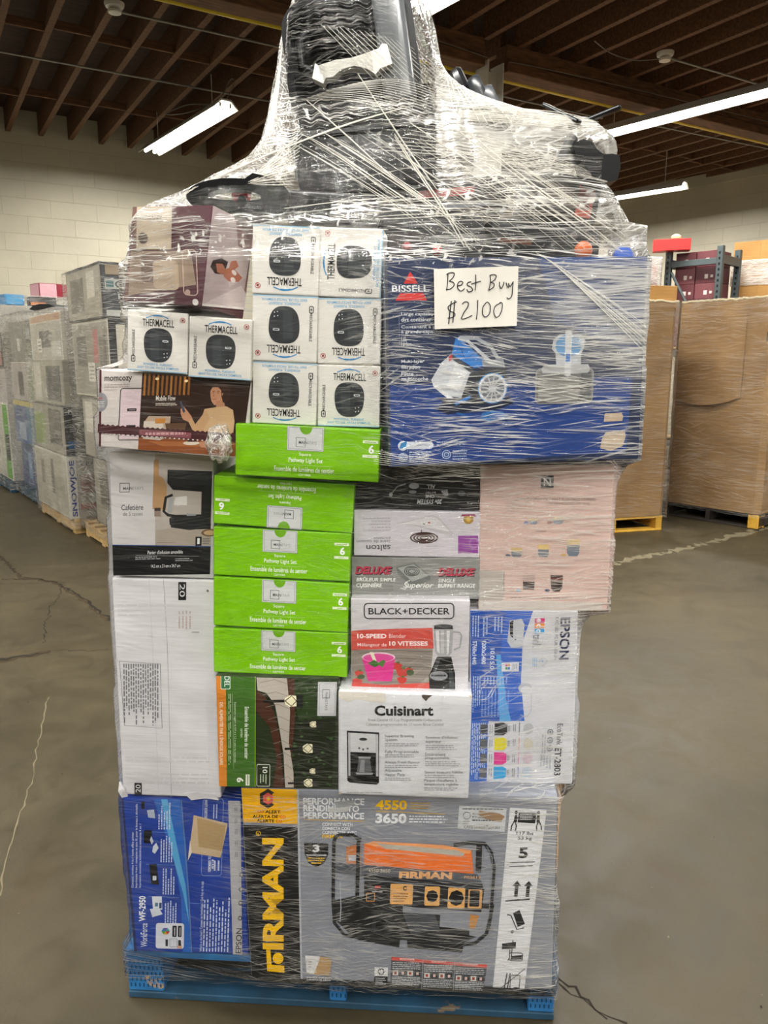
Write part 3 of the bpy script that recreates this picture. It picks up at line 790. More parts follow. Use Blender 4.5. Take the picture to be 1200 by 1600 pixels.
A.text('4550', 592, 1249, 641, 1263, Y, bold=.04); A.text('3650', 592, 1268, 641, 1283, WH, bold=.04)
A.fine(645, 1251, 690, 1262, 3, '#c99b2a', seed=6); A.line([(592, 1265), (700, 1268.5)], .8, Y); A.fine(645, 1270, 706, 1282, 3, WH, seed=7)
A.poly([(722, 1256), (795, 1259), (794, 1293), (721, 1289)], '#c9ccd0'); A.fine(727, 1258.6, 790, 1262, 1, '#3b3d40', seed=8, ragged=0)
A.rrect(729, 1265, 740, 1275, 5, '#3b3d40', .9); A.fine(729, 1277, 741, 1283, 2, '#3b3d40', seed=9); A.text('CARB Limited-Term EO', 731, 1284, 786, 1288.8, '#222426', bold=.015)
A.fine(743, 1265, 790, 1279, 3, '#55585b', seed=19)
# handling symbols on the white strip at the right
A.poly([(800, 1258), (856, 1260), (842, 1541), (791, 1538)], '#dedfe3')
K = '#1d1f21'
A.poly([(814, 1264), (841, 1265), (840, 1280), (813, 1279)], K); A.fine(816, 1266, 838, 1276, 3, '#cfd1d6', seed=10)
for sx, x in ((1, 808), (-1, 846)):
    A.ell(x + sx * 2, 1264.5, 2.4, 2.6, K, 12)
    A.poly([(x, 1268), (x + 4 * sx, 1267.5), (x + 4 * sx, 1279), (x - sx, 1278)], K)
    A.line([(x + 2 * sx, 1270), (x + 6 * sx, 1273.5), (x + 9 * sx, 1272)], 1.6, K)
    A.line([(x + sx, 1277), (x + 3.6 * sx, 1284), (x + 2.6 * sx, 1291)], 2, K); A.line([(x, 1277), (x - 3.6 * sx, 1284), (x - 4.4 * sx, 1291)], 2, K)
A.text('117 lbs', 812.5, 1292, 838.5, 1297.2, K, bold=.01); A.text('53 kg', 815, 1299, 836.5, 1305, K, bold=.01)
A.text('5', 818, 1315, 832, 1331, K, bold=.035)
A.line([(804, 1337.5), (844, 1336)], 1.2, K); A.line([(804, 1343.5), (841, 1341.5)], 1.2, K)
for x in (813, 831):
    A.poly([(x - 1.5, 1372), (x + 5.5, 1364), (x + 12, 1372), (x + 8, 1372), (x + 7.5, 1388), (x + 2, 1388), (x + 2.5, 1372)], K)
A.line([(802, 1395), (840, 1391.5)], 2.2, K)
A.poly([(815, 1413), (825, 1408), (835, 1429), (824, 1434)], K); A.line([(806, 1415.5), (812, 1416.5), (823, 1438), (834, 1435)], 1.7, K); A.ell(816, 1441.5, 2.6, 2.6, K, 12)
A.poly([(801, 1460), (823, 1457), (823, 1467), (801, 1469)], K); A.line([(814, 1469), (814, 1482), (812, 1486)], 1.6, K); A.line([(818, 1454.5), (817, 1482)], 1.6, K)
A.rrect(814, 1474, 835, 1486, 3, K, 1.4); A.poly([(816, 1479), (834, 1477), (834, 1484), (816, 1485)], K)
A.line([(812, 1506), (809, 1530)], 1.8, K); A.line([(817, 1506), (814, 1530)], 1.8, K); A.rrect(818, 1509, 833, 1530, 2, K, 1.2); A.ell(811, 1531, 5, 2.4, K, 12); A.ell(828, 1530, 6, 2.4, K, 12); A.line([(792, 1540), (840, 1498)], 1.1, K)
# red warning table
A.poly([(624, 1486), (779, 1494), (777, 1540), (624, 1531)], '#4e5157'); A.poly([(624.5, 1485), (779, 1493.5), (779, 1498.5), (624.5, 1490.5)], '#d2564c')
for i in range(3):
    x = 626 + i * 51.5; yy = 1486.6 + i * 2.7
    A.text(('DANGER', 'AVERTISSEMENT', 'DANGER')[i], x + 12, yy, x + 36, yy + 3, '#f3d9d5', bold=.02)
    A.fine(x, yy + 6, x + 48, yy + 18, 4, '#c9ccd1', seed=20 + i, ragged=.1); A.fine(x, yy + 29, x + 48, yy + 43, 5, '#c9ccd1', seed=30 + i, ragged=.1)
    for j in range(4): A.rect(x + 1 + j * 12, yy + 19.5, x + 10 + j * 12, yy + 27.5, '#1f1f21' if j % 2 else '#d9d2cd'); A.rect(x + 3.4 + j * 12, yy + 21.5, x + 7.4 + j * 12, yy + 26, '#e0c0bb' if j % 2 else '#9a3b35')
    if i: A.line([(x - 1.8, yy - 1), (x - 2.4, yy + 45)], .7, '#b9bcc2')
A.rect(597, 1502, 619, 1516, '#e2e3e6')
for j in range(3):
    a = j * 2.094 - 1.57; A.line([(608 + 4.6 * cos(a + t * .28), 1509 + 4.6 * sin(a + t * .28)) for t in range(0, 6)], 1.7, K)
    A.poly([(608 + 6.8 * cos(a + 1.5), 1509 + 6.8 * sin(a + 1.5)), (608 + 2.2 * cos(a + 1.5), 1509 + 2.2 * sin(a + 1.5)), (608 + 4.6 * cos(a + 2.05), 1509 + 4.6 * sin(a + 2.05))], K)
A.rect(597, 1516.5, 619, 1531, '#1d1e20'); A.fine(599, 1518, 617, 1530, 4, '#c9ccd1', seed=40)
A.fine(485, 1519, 528, 1527, 2, '#d4d6dc', seed=41, ragged=.1)
# product picture: the generator itself
p = c.part('product_picture'); A.to(p)
O = '#e8762f'
A.poly([(526, 1400), (560, 1392), (785, 1400), (780, 1440), (735, 1462), (560, 1455), (532, 1430)], '#26272a')
A.poly([(700, 1403), (782, 1408), (770, 1452), (700, 1440)], '#8e929c')
A.poly([(545, 1412), (600, 1408), (640, 1430), (636, 1470), (570, 1460), (545, 1440)], '#191a1c')
A.poly([(640, 1416), (690, 1412), (700, 1440), (655, 1450)], '#4c4f55'); A.poly([(700, 1436), (748, 1440), (748, 1452), (700, 1450)], '#15161a'); A.poly([(648, 1455), (740, 1460), (738, 1475), (650, 1470)], '#1b1c20')
A.poly([(748, 1416), (762, 1418), (756, 1438), (747, 1437)], '#c28a4a')
A.ell(610, 1436, 20, 16, '#2c2e32'); A.ell(610, 1436, 13, 10, '#151618'); A.poly([(640, 1406), (705, 1410), (704, 1418), (640, 1415)], '#8b8f98')
A.poly([(547, 1318), (570, 1313), (572, 1346), (547, 1345)], '#c97a45'); A.poly([(550, 1330), (564, 1330), (563, 1339), (551, 1339)], '#b9bdc6')
A.poly([(575, 1313), (590, 1309), (700, 1313), (744, 1320), (751, 1362), (576, 1352)], O)
A.poly([(575, 1313), (590, 1309), (700, 1313), (744, 1320), (742, 1325), (590, 1316)], '#f0a266')
A.poly([(594, 1312), (720, 1320), (735, 1325), (730, 1329), (610, 1320)], '#b5b3a8')
A.poly([(525, 1343), (560, 1343), (574, 1344), (755, 1355), (765, 1370), (720, 1373), (576, 1362), (525, 1356)], '#565a63')
A.poly([(576, 1359), (764, 1370), (766, 1376), (576, 1366)], '#23252a')
A.text('FIRMAN', 632, 1353, 716, 1363.5, '#e9b27a', bold=.05); A.text('4550 3650', 583, 1350, 618, 1355.5, '#cfc7b6', bold=.01); A.text('P03613', 735, 1358, 761, 1362, '#d9a36c', bold=.02)
A.poly([(577, 1368), (768, 1377), (765, 1412), (577, 1403)], '#202125')
A.rrect(581, 1387, 594, 1399, 1, '#d59a5c', 1.2); A.rect(591, 1374, 608, 1381, '#17181a'); A.rect(594, 1375.5, 603, 1379.5, '#d0413a'); A.fine(590, 1383, 610, 1386, 1, '#c9ccd1', seed=50)
A.rrect(619, 1372, 655, 1403, 2, '#e9b066'); A.rrect(674, 1375, 698, 1404, 2, '#e9b066'); A.rrect(711, 1376, 738, 1407, 2, '#e9b066'); A.rrect(743, 1378, 765, 1407, 2, '#d9a464')
A.text('C', 639, 1375, 645, 1382, '#26221c', bold=.06); A.fine(624, 1385, 650, 1400, 4, '#7a5427', seed=51)
A.ell(686, 1389.5, 9.5, 9.5, '#17181a', 8); A.ell(724.5, 1391.5, 12, 12, '#17181a', 8); A.rrect(745.5, 1379.5, 761, 1404, 2, '#1a1b1d')
for x, w in ((527, 5.5), (566, 6)):
    A.line([(x + 2, 1303), (x, 1312), (x, 1400), (x + (3 if x < 550 else 0), 1435)], w, '#18191b')
A.line([(529, 1304), (536, 1300), (558, 1300), (566, 1306)], 5, '#18191b'); A.line([(527, 1400), (530, 1434), (546, 1452), (600, 1462)], 5, '#1d1e20')
A.line([(570, 1311), (571, 1360)], 1.3, '#7e828a'); A.line([(538, 1370), (540, 1410), (539, 1432)], 1.4, '#b4b8c2')
A.line([(756, 1310), (757, 1352)], 9, '#1b1c1f')
A.line([(716, 1313), (738, 1309), (764, 1310), (775, 1322), (781, 1345), (780, 1420), (775, 1445), (758, 1460), (735, 1463)], 5.5, '#1f2124'); A.line([(768, 1314), (777, 1330), (778.5, 1350), (777, 1420)], 1.4, '#7e828a')
p = c.part('torn_label'); A.to(p)
A.poly([(482, 1486), (521, 1488), (526, 1494), (523, 1518), (485, 1515)], '#b59468'); A.poly([(482, 1486), (507, 1487), (503, 1500), (497, 1515), (485, 1514)], '#d9d9da'); A.fine(488, 1494, 494, 1506, 3, '#7c7f84', seed=60)
A.poly([(753, 1262), (785, 1266), (793, 1270), (787, 1278), (763, 1274), (753, 1268)], '#9a7b5a')
A.poly([(526, 1252), (560, 1249), (556, 1257), (531, 1260)], '#9fa2a4'); A.poly([(515, 1262), (552, 1258), (548, 1266), (520, 1268)], '#c3c4c4')
p = c.part('carrying_strap')
S = Art(p, (0, 0), (100, 0), (0, 100), c.right)
S.rect(0, 0, 100, 100, '#2b2d31'); S.rect(2, 4, 24, 42, '#e2a01e'); S.rect(2, 50, 20, 96, '#2f3136')
c.done()

# ---- blue printer carton at the bottom left
c = Carton('workforce', 'printer_carton', 'deep blue printer carton standing on end at the bottom left of the load', 'box', .5, ink('#1a3f9e', .3, .45, 0, .12), bev=.004)
A = c.art((189, 1247), (377, 1250), (210, 1486))
def blue_art():
    A.poly([(240, 1249), (282, 1249), (292, 1310), (300, 1400), (305, 1486), (290, 1486), (286, 1400), (272, 1330), (255, 1290)], '#2765bd')
    A.poly([(252, 1249), (262, 1249), (276, 1310), (293, 1380), (300, 1440), (290, 1395), (270, 1330)], '#58a7d8')
    A.poly([(189, 1247), (192, 1247), (215, 1486), (210, 1486)], '#28305a')
    A.text('WorkForce', 221, 1440, 232, 1478, '#e6ebf5', rot=-90, bold=.005); A.text('WF-2950', 218, 1397, 229, 1437, '#f4f6fa', rot=-90, bold=.03)
    for i, t in enumerate(('Compact, wireless 4-in-1 home office printer', 'Imprimante 4-en-1 compacte et sans fil, pour le bureau à domicile', 'Impresora doméstica inalámbrica compacta 4 en 1')):
        e = (1298, 1256, 1286)[i]
        A.text(t, 205.5 + i * 6, e, 210 + i * 6, 1384, '#dde4f2', rot=-90, bold=.006)
    for i in range(5):
        y0 = 1250 + i * 50
        if i < 4: A.fine(247 + i * 4, y0 + 2, 268 + i * 4, y0 + 44, 5, '#cdd8ee', rot=-90, seed=70 + i, ragged=.5); A.line([(225 + i * 4, y0 + 47.5), (275 + i * 4, y0 + 48.5)], .6, '#7aa0dc')
    A.fine(322, 1396, 366, 1484, 9, '#c9d4ee', rot=-90, seed=80, ragged=.25)
    A.text("What's in the box? / Contenu de l'emballage / Qué hay en la caja", 317.5, 1373, 323, 1484, '#d7e0f2', rot=-90, bold=.004)
    A.line([(300, 1407), (327, 1408)], .5, '#7aa0dc'); A.line([(300, 1478), (360, 1480)], .5, '#7aa0dc')
    A.rrect(318, 1248, 350, 1364, 4, '#8fa9dd', .7); A.fine(336, 1340, 348, 1356, 2, '#d7e0f2', rot=-90, seed=81, ragged=.1)
    A.text('PICK UP', 334, 1339, 338.5, 1353, '#e6ebf5', rot=-90, bold=.02); A.text('REMEMBER TO', 328.5, 1334, 333, 1358, '#e6ebf5', rot=-90, bold=.01); A.text('RECUERDE LLEVAR', 320.5, 1249, 325, 1277, '#e6ebf5', rot=-90, bold=.01)
    A.fine(333, 1255, 342, 1277, 2, '#b9c7e6', rot=-90, seed=82)
    A.line([(284, 1250), (292, 1330), (299, 1400), (305, 1486)], 1.4, '#6a82a8')
blue_art()
A.poly([(357, 1249), (377, 1250), (388, 1493), (373, 1493)], '#b7b6ba')
A.text('EPSON', 376.5, 1446, 386, 1486, '#26282c', rot=-90, bold=.008)
for i in range(5): A.fine(367 + i * .8, 1258 + i * 17, 372 + i * .8, 1267 + i * 17, 2, '#77777c', rot=-90, seed=95 + i)
for y in (1362, 1385, 1406, 1430): A.ell(382, y, 3.2, 3.8, '#2a2c30', 16); A.ell(382, y, 2, 2.4, '#b7b6ba', 16)
p = c.part('product_picture'); A.to(p)
A.rrect(221, 1252, 226, 1263, 1, '#14161c'); A.poly([(230, 1265), (241, 1264), (243, 1277), (232, 1276)], '#c9d2df'); A.fine(231, 1265, 242, 1276, 5, '#6c7d97', seed=90, ragged=0)
A.rrect(225, 1295, 238, 1315, 2.5, '#121319'); A.poly([(237, 1304), (241, 1312), (238, 1317), (235, 1310)], '#c9d2df'); A.poly([(240, 1320), (245, 1314), (249, 1322), (243, 1331), (239, 1328)], '#d5dbe4')
A.poly([(234, 1347), (246, 1347), (250, 1379), (238, 1378)], '#101116'); A.rrect(240, 1365, 246, 1372, 1, '#cfd6e2')
A.poly([(239, 1397), (255, 1397), (256, 1418), (241, 1417)], '#dfe4ea'); A.poly([(236, 1417), (250, 1415), (257, 1425), (240, 1430)], '#cfd6de'); A.rect(244, 1407, 249, 1413, '#57809e'); A.rect(251, 1407, 255, 1416, '#2b4878')
p = c.part('app_label'); A.to(p)
A.rrect(246, 1439, 292, 1480, 4, '#dbdde6')
for i, k in enumerate(('#c0392b', '#e0a020', '#58a942', '#3a86c8', '#7248a8', '#3aa9a0')): A.poly([(262, 1452), (262 + 7 * cos(i * 1.047), 1452 + 6 * sin(i * 1.047)), (262 + 7 * cos((i + 1) * 1.047), 1452 + 6 * sin((i + 1) * 1.047))], k)
A.rrect(273, 1443, 280, 1461, 1, '#16171c'); A.rrect(282, 1443, 288, 1461, 1, '#16171c'); A.fine(275, 1446, 278.5, 1459, 1, '#d7dae2', rot=90, seed=91, ragged=0); A.fine(284, 1446, 287, 1459, 1, '#d7dae2', rot=90, seed=92, ragged=0)
A.rect(262, 1465, 266, 1476, '#2a2e36'); A.rrect(269, 1464, 281, 1477, 1, '#7c8490', .8); A.poly([(283, 1466), (287, 1466), (288, 1477), (283, 1477)], '#22252c'); A.poly([(282, 1474), (289, 1476), (289, 1480), (281, 1479)], '#d0a48c')
p = c.part('torn_cardboard_patch'); A.to(p)
A.poly([(304, 1272), (357, 1284), (357, 1290), (348, 1336), (302, 1329), (296, 1341)], '#c9b290'); A.poly([(309, 1276), (355, 1287), (350, 1326), (313, 1320)], '#b39668'); A.poly([(302, 1329), (296, 1341), (299, 1310)], '#e4dccd')
c.done()
# ---- tall white shipping carton
c = Carton('white', 'white_shipping_carton', 'tall plain white corrugated carton on the left, above the blue printer carton', 'box', .42, M_WCARD, bev=.004)
A = c.art((176, 903), (336, 907), (190, 1243))
A.line([(256, 904), (262, 1000), (269, 1246)], .8, '#a9a7ac')
A.line([(234, 904), (242, 1070), (248, 1240)], .5, '#c3c1c5'); A.line([(178, 952), (330, 950)], .7, '#cfccd0')
A.line([(187, 1029), (251, 1033), (254, 1134), (194, 1130)], .8, '#55565a', True)
A.fine(192, 1033, 249, 1130, 15, '#77777b', rot=90, seed=100, ragged=.3, fill=.55)
A.rect(279, 909, 291, 936, '#18181a'); A.text('20', 281, 912, 289, 931, '#e8e7e9', rot=90)
A.rect(209, 1223, 221, 1243, '#18181a'); A.text('20', 211, 1226, 219, 1239, '#e8e7e9', rot=-90)
A.fine(278, 952, 300, 980, 4, '#b9a9a8', rot=90, seed=101, ragged=.1); A.ell(324, 922, 2, 2, '#77777b', 10); A.fine(300, 982, 312, 986, 1, '#a8a7aa', seed=102)
A.fine(195, 1178, 330, 1190, 2, '#d2cfd2', seed=103, ragged=0); A.fine(195, 1205, 330, 1225, 3, '#d2cfd2', seed=104, ragged=0); A.fine(185, 940, 320, 962, 3, '#d6d3d6', seed=105, ragged=0)
p = c.part('crushed_corner')
def rough(mb, M, pts, mat, th=.006, seed=1):
    r = random.Random(seed); n = len(pts)
    vs = [(x, y - th * r.uniform(.4, 1.3), z) for x, y, z in pts] + [(x, y, z) for x, y, z in pts]
    mb.add(vs, [tuple(range(n)), tuple(range(n, 2 * n))[::-1]] + [(i, (i + 1) % n, n + (i + 1) % n, n + i) for i in range(n)], mat)
w, h, d = c.w, c.h, c.d
rough(p, None, [(-w / 2 - .004, -d / 2, .035), (-w / 2 + .006, -d / 2, .02), (-w / 2 + .012, -d / 2, -.003), (-w / 2 - .002, -d / 2, -.006), (-w / 2 - .008, -d / 2, .012)], M_WCARD, .006, 2)
rough(p, None, [(.03, -d / 2, .010), (.06, -d / 2, .016), (.10, -d / 2, .011), (.11, -d / 2, -.002), (.08, -d / 2, .002), (.045, -d / 2, -.006)], M_WCARD, .006, 3)
c.done()

# ---- coffee maker carton (5 cups)
c = Carton('cafe', 'coffee_maker_carton', 'light grey coffee maker carton with a black lower band on the tall white carton', 'box', .36, ink('#c2c0c0', .4, .35), bev=.003)
A = c.art((170, 703), (335, 712), (177, 903))
A.poly([(170, 703), (245, 704), (247, 855), (176, 853)], '#cdcaca'); A.poly([(243, 704), (335, 712), (335, 855), (245, 855)], '#b3aaa2')
A.poly([(246, 830), (335, 822), (335, 857), (245, 855)], '#a89c90')
A.poly([(175, 853), (335, 859), (335, 904), (177, 903)], '#161719'); A.line([(176, 852.5), (335, 858.5)], 1.2, '#274a8c')
A.rrect(187.5, 754, 202.5, 768, .3, '#232527', .9); A.text('MAIN', 193, 760, 207, 764.5, '#232527', bold=.008); A.text('STAYS', 207.5, 760, 225, 764.5, '#85888b')
A.text('Cafetière', 190, 788, 225, 797, '#2a2c2e', bold=.006); A.text('de 5 tasses', 193, 799.5, 224, 806, '#5c5e60')
A.text("Panier d'infusion amovible", 233, 863, 290, 869, '#e3e3e4', bold=.006); A.fine(213, 872, 265, 878, 2, '#a9a9ab', seed=110); A.fine(278, 876, 310, 882, 2, '#a9a9ab', seed=111)
A.line([(214, 870.5), (316, 874)], .5, '#a9a9ab'); A.text('14,2 cm x 21 cm x 24,7 cm', 239, 886, 286, 892, '#e3e3e4', bold=.006)
A.rect(310, 842, 320, 857, '#141516'); A.text('1', 313, 844.5, 317, 854, '#e8e8e8', bold=.02); A.fine(322, 844, 334, 855, 3, '#55585b', seed=112)
p = c.part('product_picture'); A.to(p)
A.poly([(241, 720), (243, 717), (248, 717), (249, 722), (249, 742), (257, 748), (262, 760), (262, 798), (240, 796)], '#b58e63'); A.rect(243, 796, 253, 808, '#8f7d70'); A.rect(243, 794, 253, 799, '#3b2f2a')
D = '#17181a'
A.poly([(263, 734), (334, 738), (334, 830), (300, 830), (268, 822), (267, 812), (276, 806), (318, 806), (318, 770), (272, 766), (263, 755)], D)
A.poly([(263, 734), (334, 738), (332, 760), (268, 758)], '#232527'); A.poly([(276, 778), (295, 776), (295, 791), (274, 790)], '#d8d5d0')
A.line([(272, 774), (261, 778), (258, 800), (265, 806), (276, 808)], 4.5, D); A.poly([(266, 780), (273, 778), (271, 802), (264, 801)], '#9fa1a2')
A.poly([(268, 810), (318, 808), (330, 828), (300, 831), (270, 826)], '#1f2123'); A.poly([(295, 804), (310, 805), (310, 808), (295, 808)], '#8f9193')
A.ell(333, 836, 14, 6, '#6d5341', 20); A.ell(333, 836, 10, 4, '#c0a078', 20); A.line([(248, 850), (278, 851)], .6, '#6b6258')
c.done()

# ---- breast pump carton, lower
c = Carton('mom', 'breast_pump_carton', 'white and brown breast pump carton with a torn tear strip, sticking out on the left', 'box', .30, ink('#cfc8c3', .4, .35), dims=None, bev=.002)
A = c.art((152, 575), (393, 598), (157, 698))
A.poly([(152, 575), (156, 575), (161, 699), (156, 698)], '#4a1522')
A.text('momcozy', 161.5, 587, 205, 596.5, '#2b2326', bold=.012); A.fine(162, 598, 205, 605, 2, '#a08f8d', seed=120, ragged=.15); A.fine(162, 606, 182, 609, 1, '#b3a5a2', seed=121, ragged=0)
A.ell(157, 627, 11, 15, '#8f8f93', 24); A.text('and', 153, 618, 159, 623, '#b03a44', bold=.01); A.fine(153, 625, 165, 636, 4, '#d8d8da', seed=122)
A.rrect(188, 606, 227, 688, 4, '#2f2024', 1.3)
A.rrect(190, 608, 225, 686, 3, '#d9c5cb'); A.rrect(200, 637.5, 215, 642, .8, '#201a1c'); A.rrect(200, 664, 215, 668.5, .8, '#201a1c'); A.fine(203, 639, 213, 641, 1, '#d9c5cb', seed=123, ragged=0)
p = c.part('product_picture'); A.to(p)
A.poly([(221, 581.5), (393, 598), (387, 717), (221, 704)], '#2d1a10')
for i in range(11): A.poly([(224 + i * 7, 583 + i * .6), (227.4 + i * 7, 583 + i * .6), (227.4 + i * 7, 618), (224 + i * 7, 617)], '#8d5a25' if i % 3 else '#a9702f')
for x, y in ((245, 591.5), (291, 595.5)): A.ell(x, y, 3, 2.2, '#f3d9a6', 12)
A.poly([(221, 684), (300, 684), (386, 690), (387, 717), (221, 704)], '#8b4c26'); A.poly([(235, 690), (300, 692), (330, 700), (260, 698)], '#a8683a')
A.poly([(235, 650), (270, 651), (270, 682), (226, 680), (228, 660)], '#b7a088'); A.poly([(228, 658), (258, 659), (265, 684), (255, 689), (228, 686)], '#cfc3b4'); A.rect(246, 654, 262, 662, '#c3823b'); A.poly([(262, 662), (296, 662), (294, 674), (265, 674)], '#5f4531')
# seated woman with a phone
A.poly([(330, 612), (334, 604), (344, 602), (352, 609), (353, 622), (347, 632), (338, 634), (333, 628), (331, 620)], '#c08a6a')
A.poly([(340, 628), (352, 626), (356, 640), (342, 644)], '#b27d5e')
A.poly([(333, 606), (337, 599), (346, 596), (355, 599), (361, 608), (362, 622), (358, 630), (351, 630), (348, 620), (347, 611), (342, 606)], '#3a2318')
A.line([(333.5, 612.5), (337, 611.8)], .9, '#3a2318'); A.line([(334, 614.6), (336.6, 614.3)], .8, '#2a1a14'); A.line([(341, 611.8), (344.5, 612.4)], .9, '#3a2318'); A.line([(341, 614.6), (343.8, 614.8)], .8, '#2a1a14')
A.poly([(336, 615), (334.2, 620), (337, 620.6)], '#a87353'); A.line([(335, 624.6), (338, 624.9), (340.5, 624)], 1.0, '#9a4a42'); A.ell(349.5, 617, 1.2, 2, '#a87353', 10)
A.poly([(323, 640), (342, 637), (357, 636), (368, 642), (372, 660), (371, 690), (330, 688), (322, 674), (318, 660)], '#c8a57c')
A.poly([(320, 650), (325, 640), (333, 655), (322, 676), (308, 676), (297, 656), (302, 650), (310, 664)], '#c19a70')
A.poly([(285, 640), (289, 635), (294, 640), (304, 652), (299, 660), (290, 656), (286, 648)], '#bd8868'); A.poly([(282.5, 628), (285.5, 627), (293, 643), (290, 646)], '#3b4658')
A.poly([(316, 693), (330, 690), (338, 695), (334, 702), (322, 701)], '#bb8665'); A.ell(306, 694, 13, 3.2, '#d8cdbd', 20); A.poly([(298, 687), (312, 688), (315, 692), (300, 692)], '#43271d')
A.text('Mobile Flow', 245, 618, 276, 626, '#f2ece2', bold=.004); A.fine(245, 629, 280, 634, 2, '#d9cfc0', seed=124, ragged=.1)
p = c.part('torn_tear_strip'); A.to(p)
P = []; r = random.Random(4)
for i in range(57):
    x = 155 + i * 4; y = 662 + (x - 155) * .078; P.append((x, y + (1.3 if i % 2 else -1.0)))
for i in range(57):
    x = 379 - i * 4; y = 676 + (x - 155) * .078; P.append((x, y + (1.4 if i % 2 else -1.1)))
k = A.lift()
n = 57
A.mb.add([A.face(*A.ab(*q), k + .001) for q in P], [(i, i + 1, 2 * n - 2 - i, 2 * n - 1 - i) for i in range(n - 1)], ink('#43151f'))
A.k = k + .0012
A.poly([(222, 671), (305, 677.5), (305, 686.5), (222, 680)], '#83474f'); A.fine(232, 673.5, 296, 683, 1, '#c79a9c', seed=125, ragged=0)
for i in range(28):
    x = 168 + i * 7.4; y = 675.5 + (x - 155) * .078; A.ell(x, y + 1, 1.6, 1.0, '#e4ddd8', 8)
c.done()

# ---- breast pump carton, upper, turned corner-on and tipped
bx, bz, ra, rb, rc, w1, w2, hh = -0.3447, 1.6353, -0.1437, 0.0775, -0.502, 0.2062, 0.1248, 0.1857
c = Carton('x', 'breast_pump_carton', 'tilted maroon and beige breast pump carton, top left corner of the load', 'box', w2, ink('#43141f', .4, .4), dims=(0, 0, hh / 2, w1, hh, 0, 0), wrap=False, bev=.002)
R3 = Matrix.Rotation(rc, 4, 'Z') @ Matrix.Rotation(rb, 4, 'Y') @ Matrix.Rotation(ra, 4, 'X')
c.M = Matrix.Translation((bx, 1.50, bz)) @ R3 @ Matrix.Translation((-w1 / 2, w2 / 2, 0))
P = [c.M @ Vector((sx * w1 / 2, sy * w2 / 2, z)) for sx in (-1, 1) for sy in (-1, 1) for z in (0, hh)]
HULL.append((min(p.z for p in P), max(p.z for p in P), P))
A = c.art((211, 323), (335, 322), (189, 472))
A.poly([(211, 323), (274, 322.5), (270, 388), (203, 390)], '#b3a48f'); A.poly([(211, 323), (203, 390), (189, 472), (197, 472), (214, 390), (218, 323)], '#6b4a40')
A.text('momcozy', 213, 336, 258, 346, '#4a3a38', bold=.01)
A.poly([(205, 392), (300, 389), (306, 440), (198, 462)], '#8d7a68'); A.ell(226, 372, 8, 9, '#5c4e44', 20); A.rrect(287, 388, 308, 456, 6, '#b39a8c', 1.4); A.ell(304, 466, 4.5, 5, '#c7c2bd', 16); A.ell(293, 452, 4, 4.5, '#a08a7c', 14)
A.rrect(221, 395, 262, 440, 6, '#6d594d'); A.rrect(240, 405, 280, 450, 8, '#a8957f')
p = c.part('product_picture')
B = Art(p, (335, 322), (393, 351), (313, 478), c.right)
B.poly([(335, 322), (393, 351), (384, 497), (313, 478)], '#b3a3a3'); B.poly([(366, 345), (393, 351), (390, 400), (368, 390)], '#8d6f6c'); B.poly([(345, 400), (366, 384), (390, 398), (388, 440), (352, 452)], '#c3b6b4')
B.poly([(385, 400), (392, 402), (388, 470), (374, 458)], '#7e5f58')
B.poly([(327, 417), (331, 407), (343, 404), (352, 410), (349, 420), (344, 430), (333, 428)], '#2a1714'); B.poly([(335, 412), (344, 413), (348, 422), (343, 430), (336, 426)], '#b06e55')
B.poly([(344, 424), (352, 420), (362, 424), (372, 437), (366, 444), (352, 442), (345, 434)], '#b06e55'); B.poly([(356, 410), (364, 408), (367, 418), (360, 424), (353, 420)], '#b06e55'); B.ell(360, 428, 3, 5, '#e6dcd8', 12, rot=-.5); B.ell(358, 440, 3.4, 5, '#e6dcd8', 12, rot=-.4)
B.poly([(325, 470), (370, 450), (384, 470), (383, 495), (314, 477)], '#c8bbba'); B.poly([(313, 474), (384, 493), (384, 497), (313, 478)], '#e0d9d6')
c.done()

# ---- solar path light carton
c = Carton('solar', 'solar_light_carton', 'green and orange solar path light carton with a night garden photo', 'box', .36, ink('#2c3424', .4, .35), bev=.002)
A = c.art((337, 1056), (532, 1060), (342, 1231))
A.poly([(337, 1056), (353, 1056), (355, 1231), (342, 1231)], '#d8842c'); A.poly([(353, 1056), (400, 1057), (401, 1231), (355, 1231)], '#3f6d21'); A.line([(400, 1057), (401, 1231)], 1.2, '#8ab92e')
A.rrect(345, 1052, 360.5, 1077, 2, '#cfe0cf'); A.rrect(346, 1053, 359.5, 1076, 2, '#2f6e43'); A.text('DEL', 351, 1057, 359, 1073, '#e8f0e8', rot=90, bold=.01)
A.text("DEL ALIMENTÉE PAR L'ÉNERGIE SOLAIRE", 343.5, 1097, 350, 1196, '#f5ead9', rot=90, bold=.008)
A.text('Ensemble de lumières de sentier', 383.5, 1104, 390, 1186, '#eef3e8', rot=90, bold=.01); A.text('carrées', 377, 1138, 381, 1152, '#dbe6cf', rot=90)
A.text('Espacement suggéré de 0,9 m à 1,2 m entre les luminaires', 366, 1097, 370, 1192, '#dbe6cf', rot=90); A.line([(364, 1084), (366, 1202)], .4, '#c3d3b3'); A.fine(357, 1084, 362, 1202, 2, '#c3d3b3', rot=90, seed=130, ragged=.1)
A.text('6', 371, 1216, 382, 1224, '#f4f6f0', rot=90, bold=.03); A.rect(385.5, 1211, 392, 1229, '#e6ebdc'); A.fine(387, 1212, 391, 1228, 1, '#5b7a45', rot=90, seed=131, ragged=0)
p = c.part('product_picture'); A.to(p)
A.poly([(402, 1057), (530, 1060), (526, 1231), (402, 1231)], '#1d2414'); A.poly([(402, 1080), (412, 1082), (420, 1105), (434, 1110), (446, 1231), (402, 1231)], '#26321a'); A.poly([(455, 1059), (530, 1060), (528, 1120), (470, 1125)], '#2b3d1c')
r = random.Random(12)
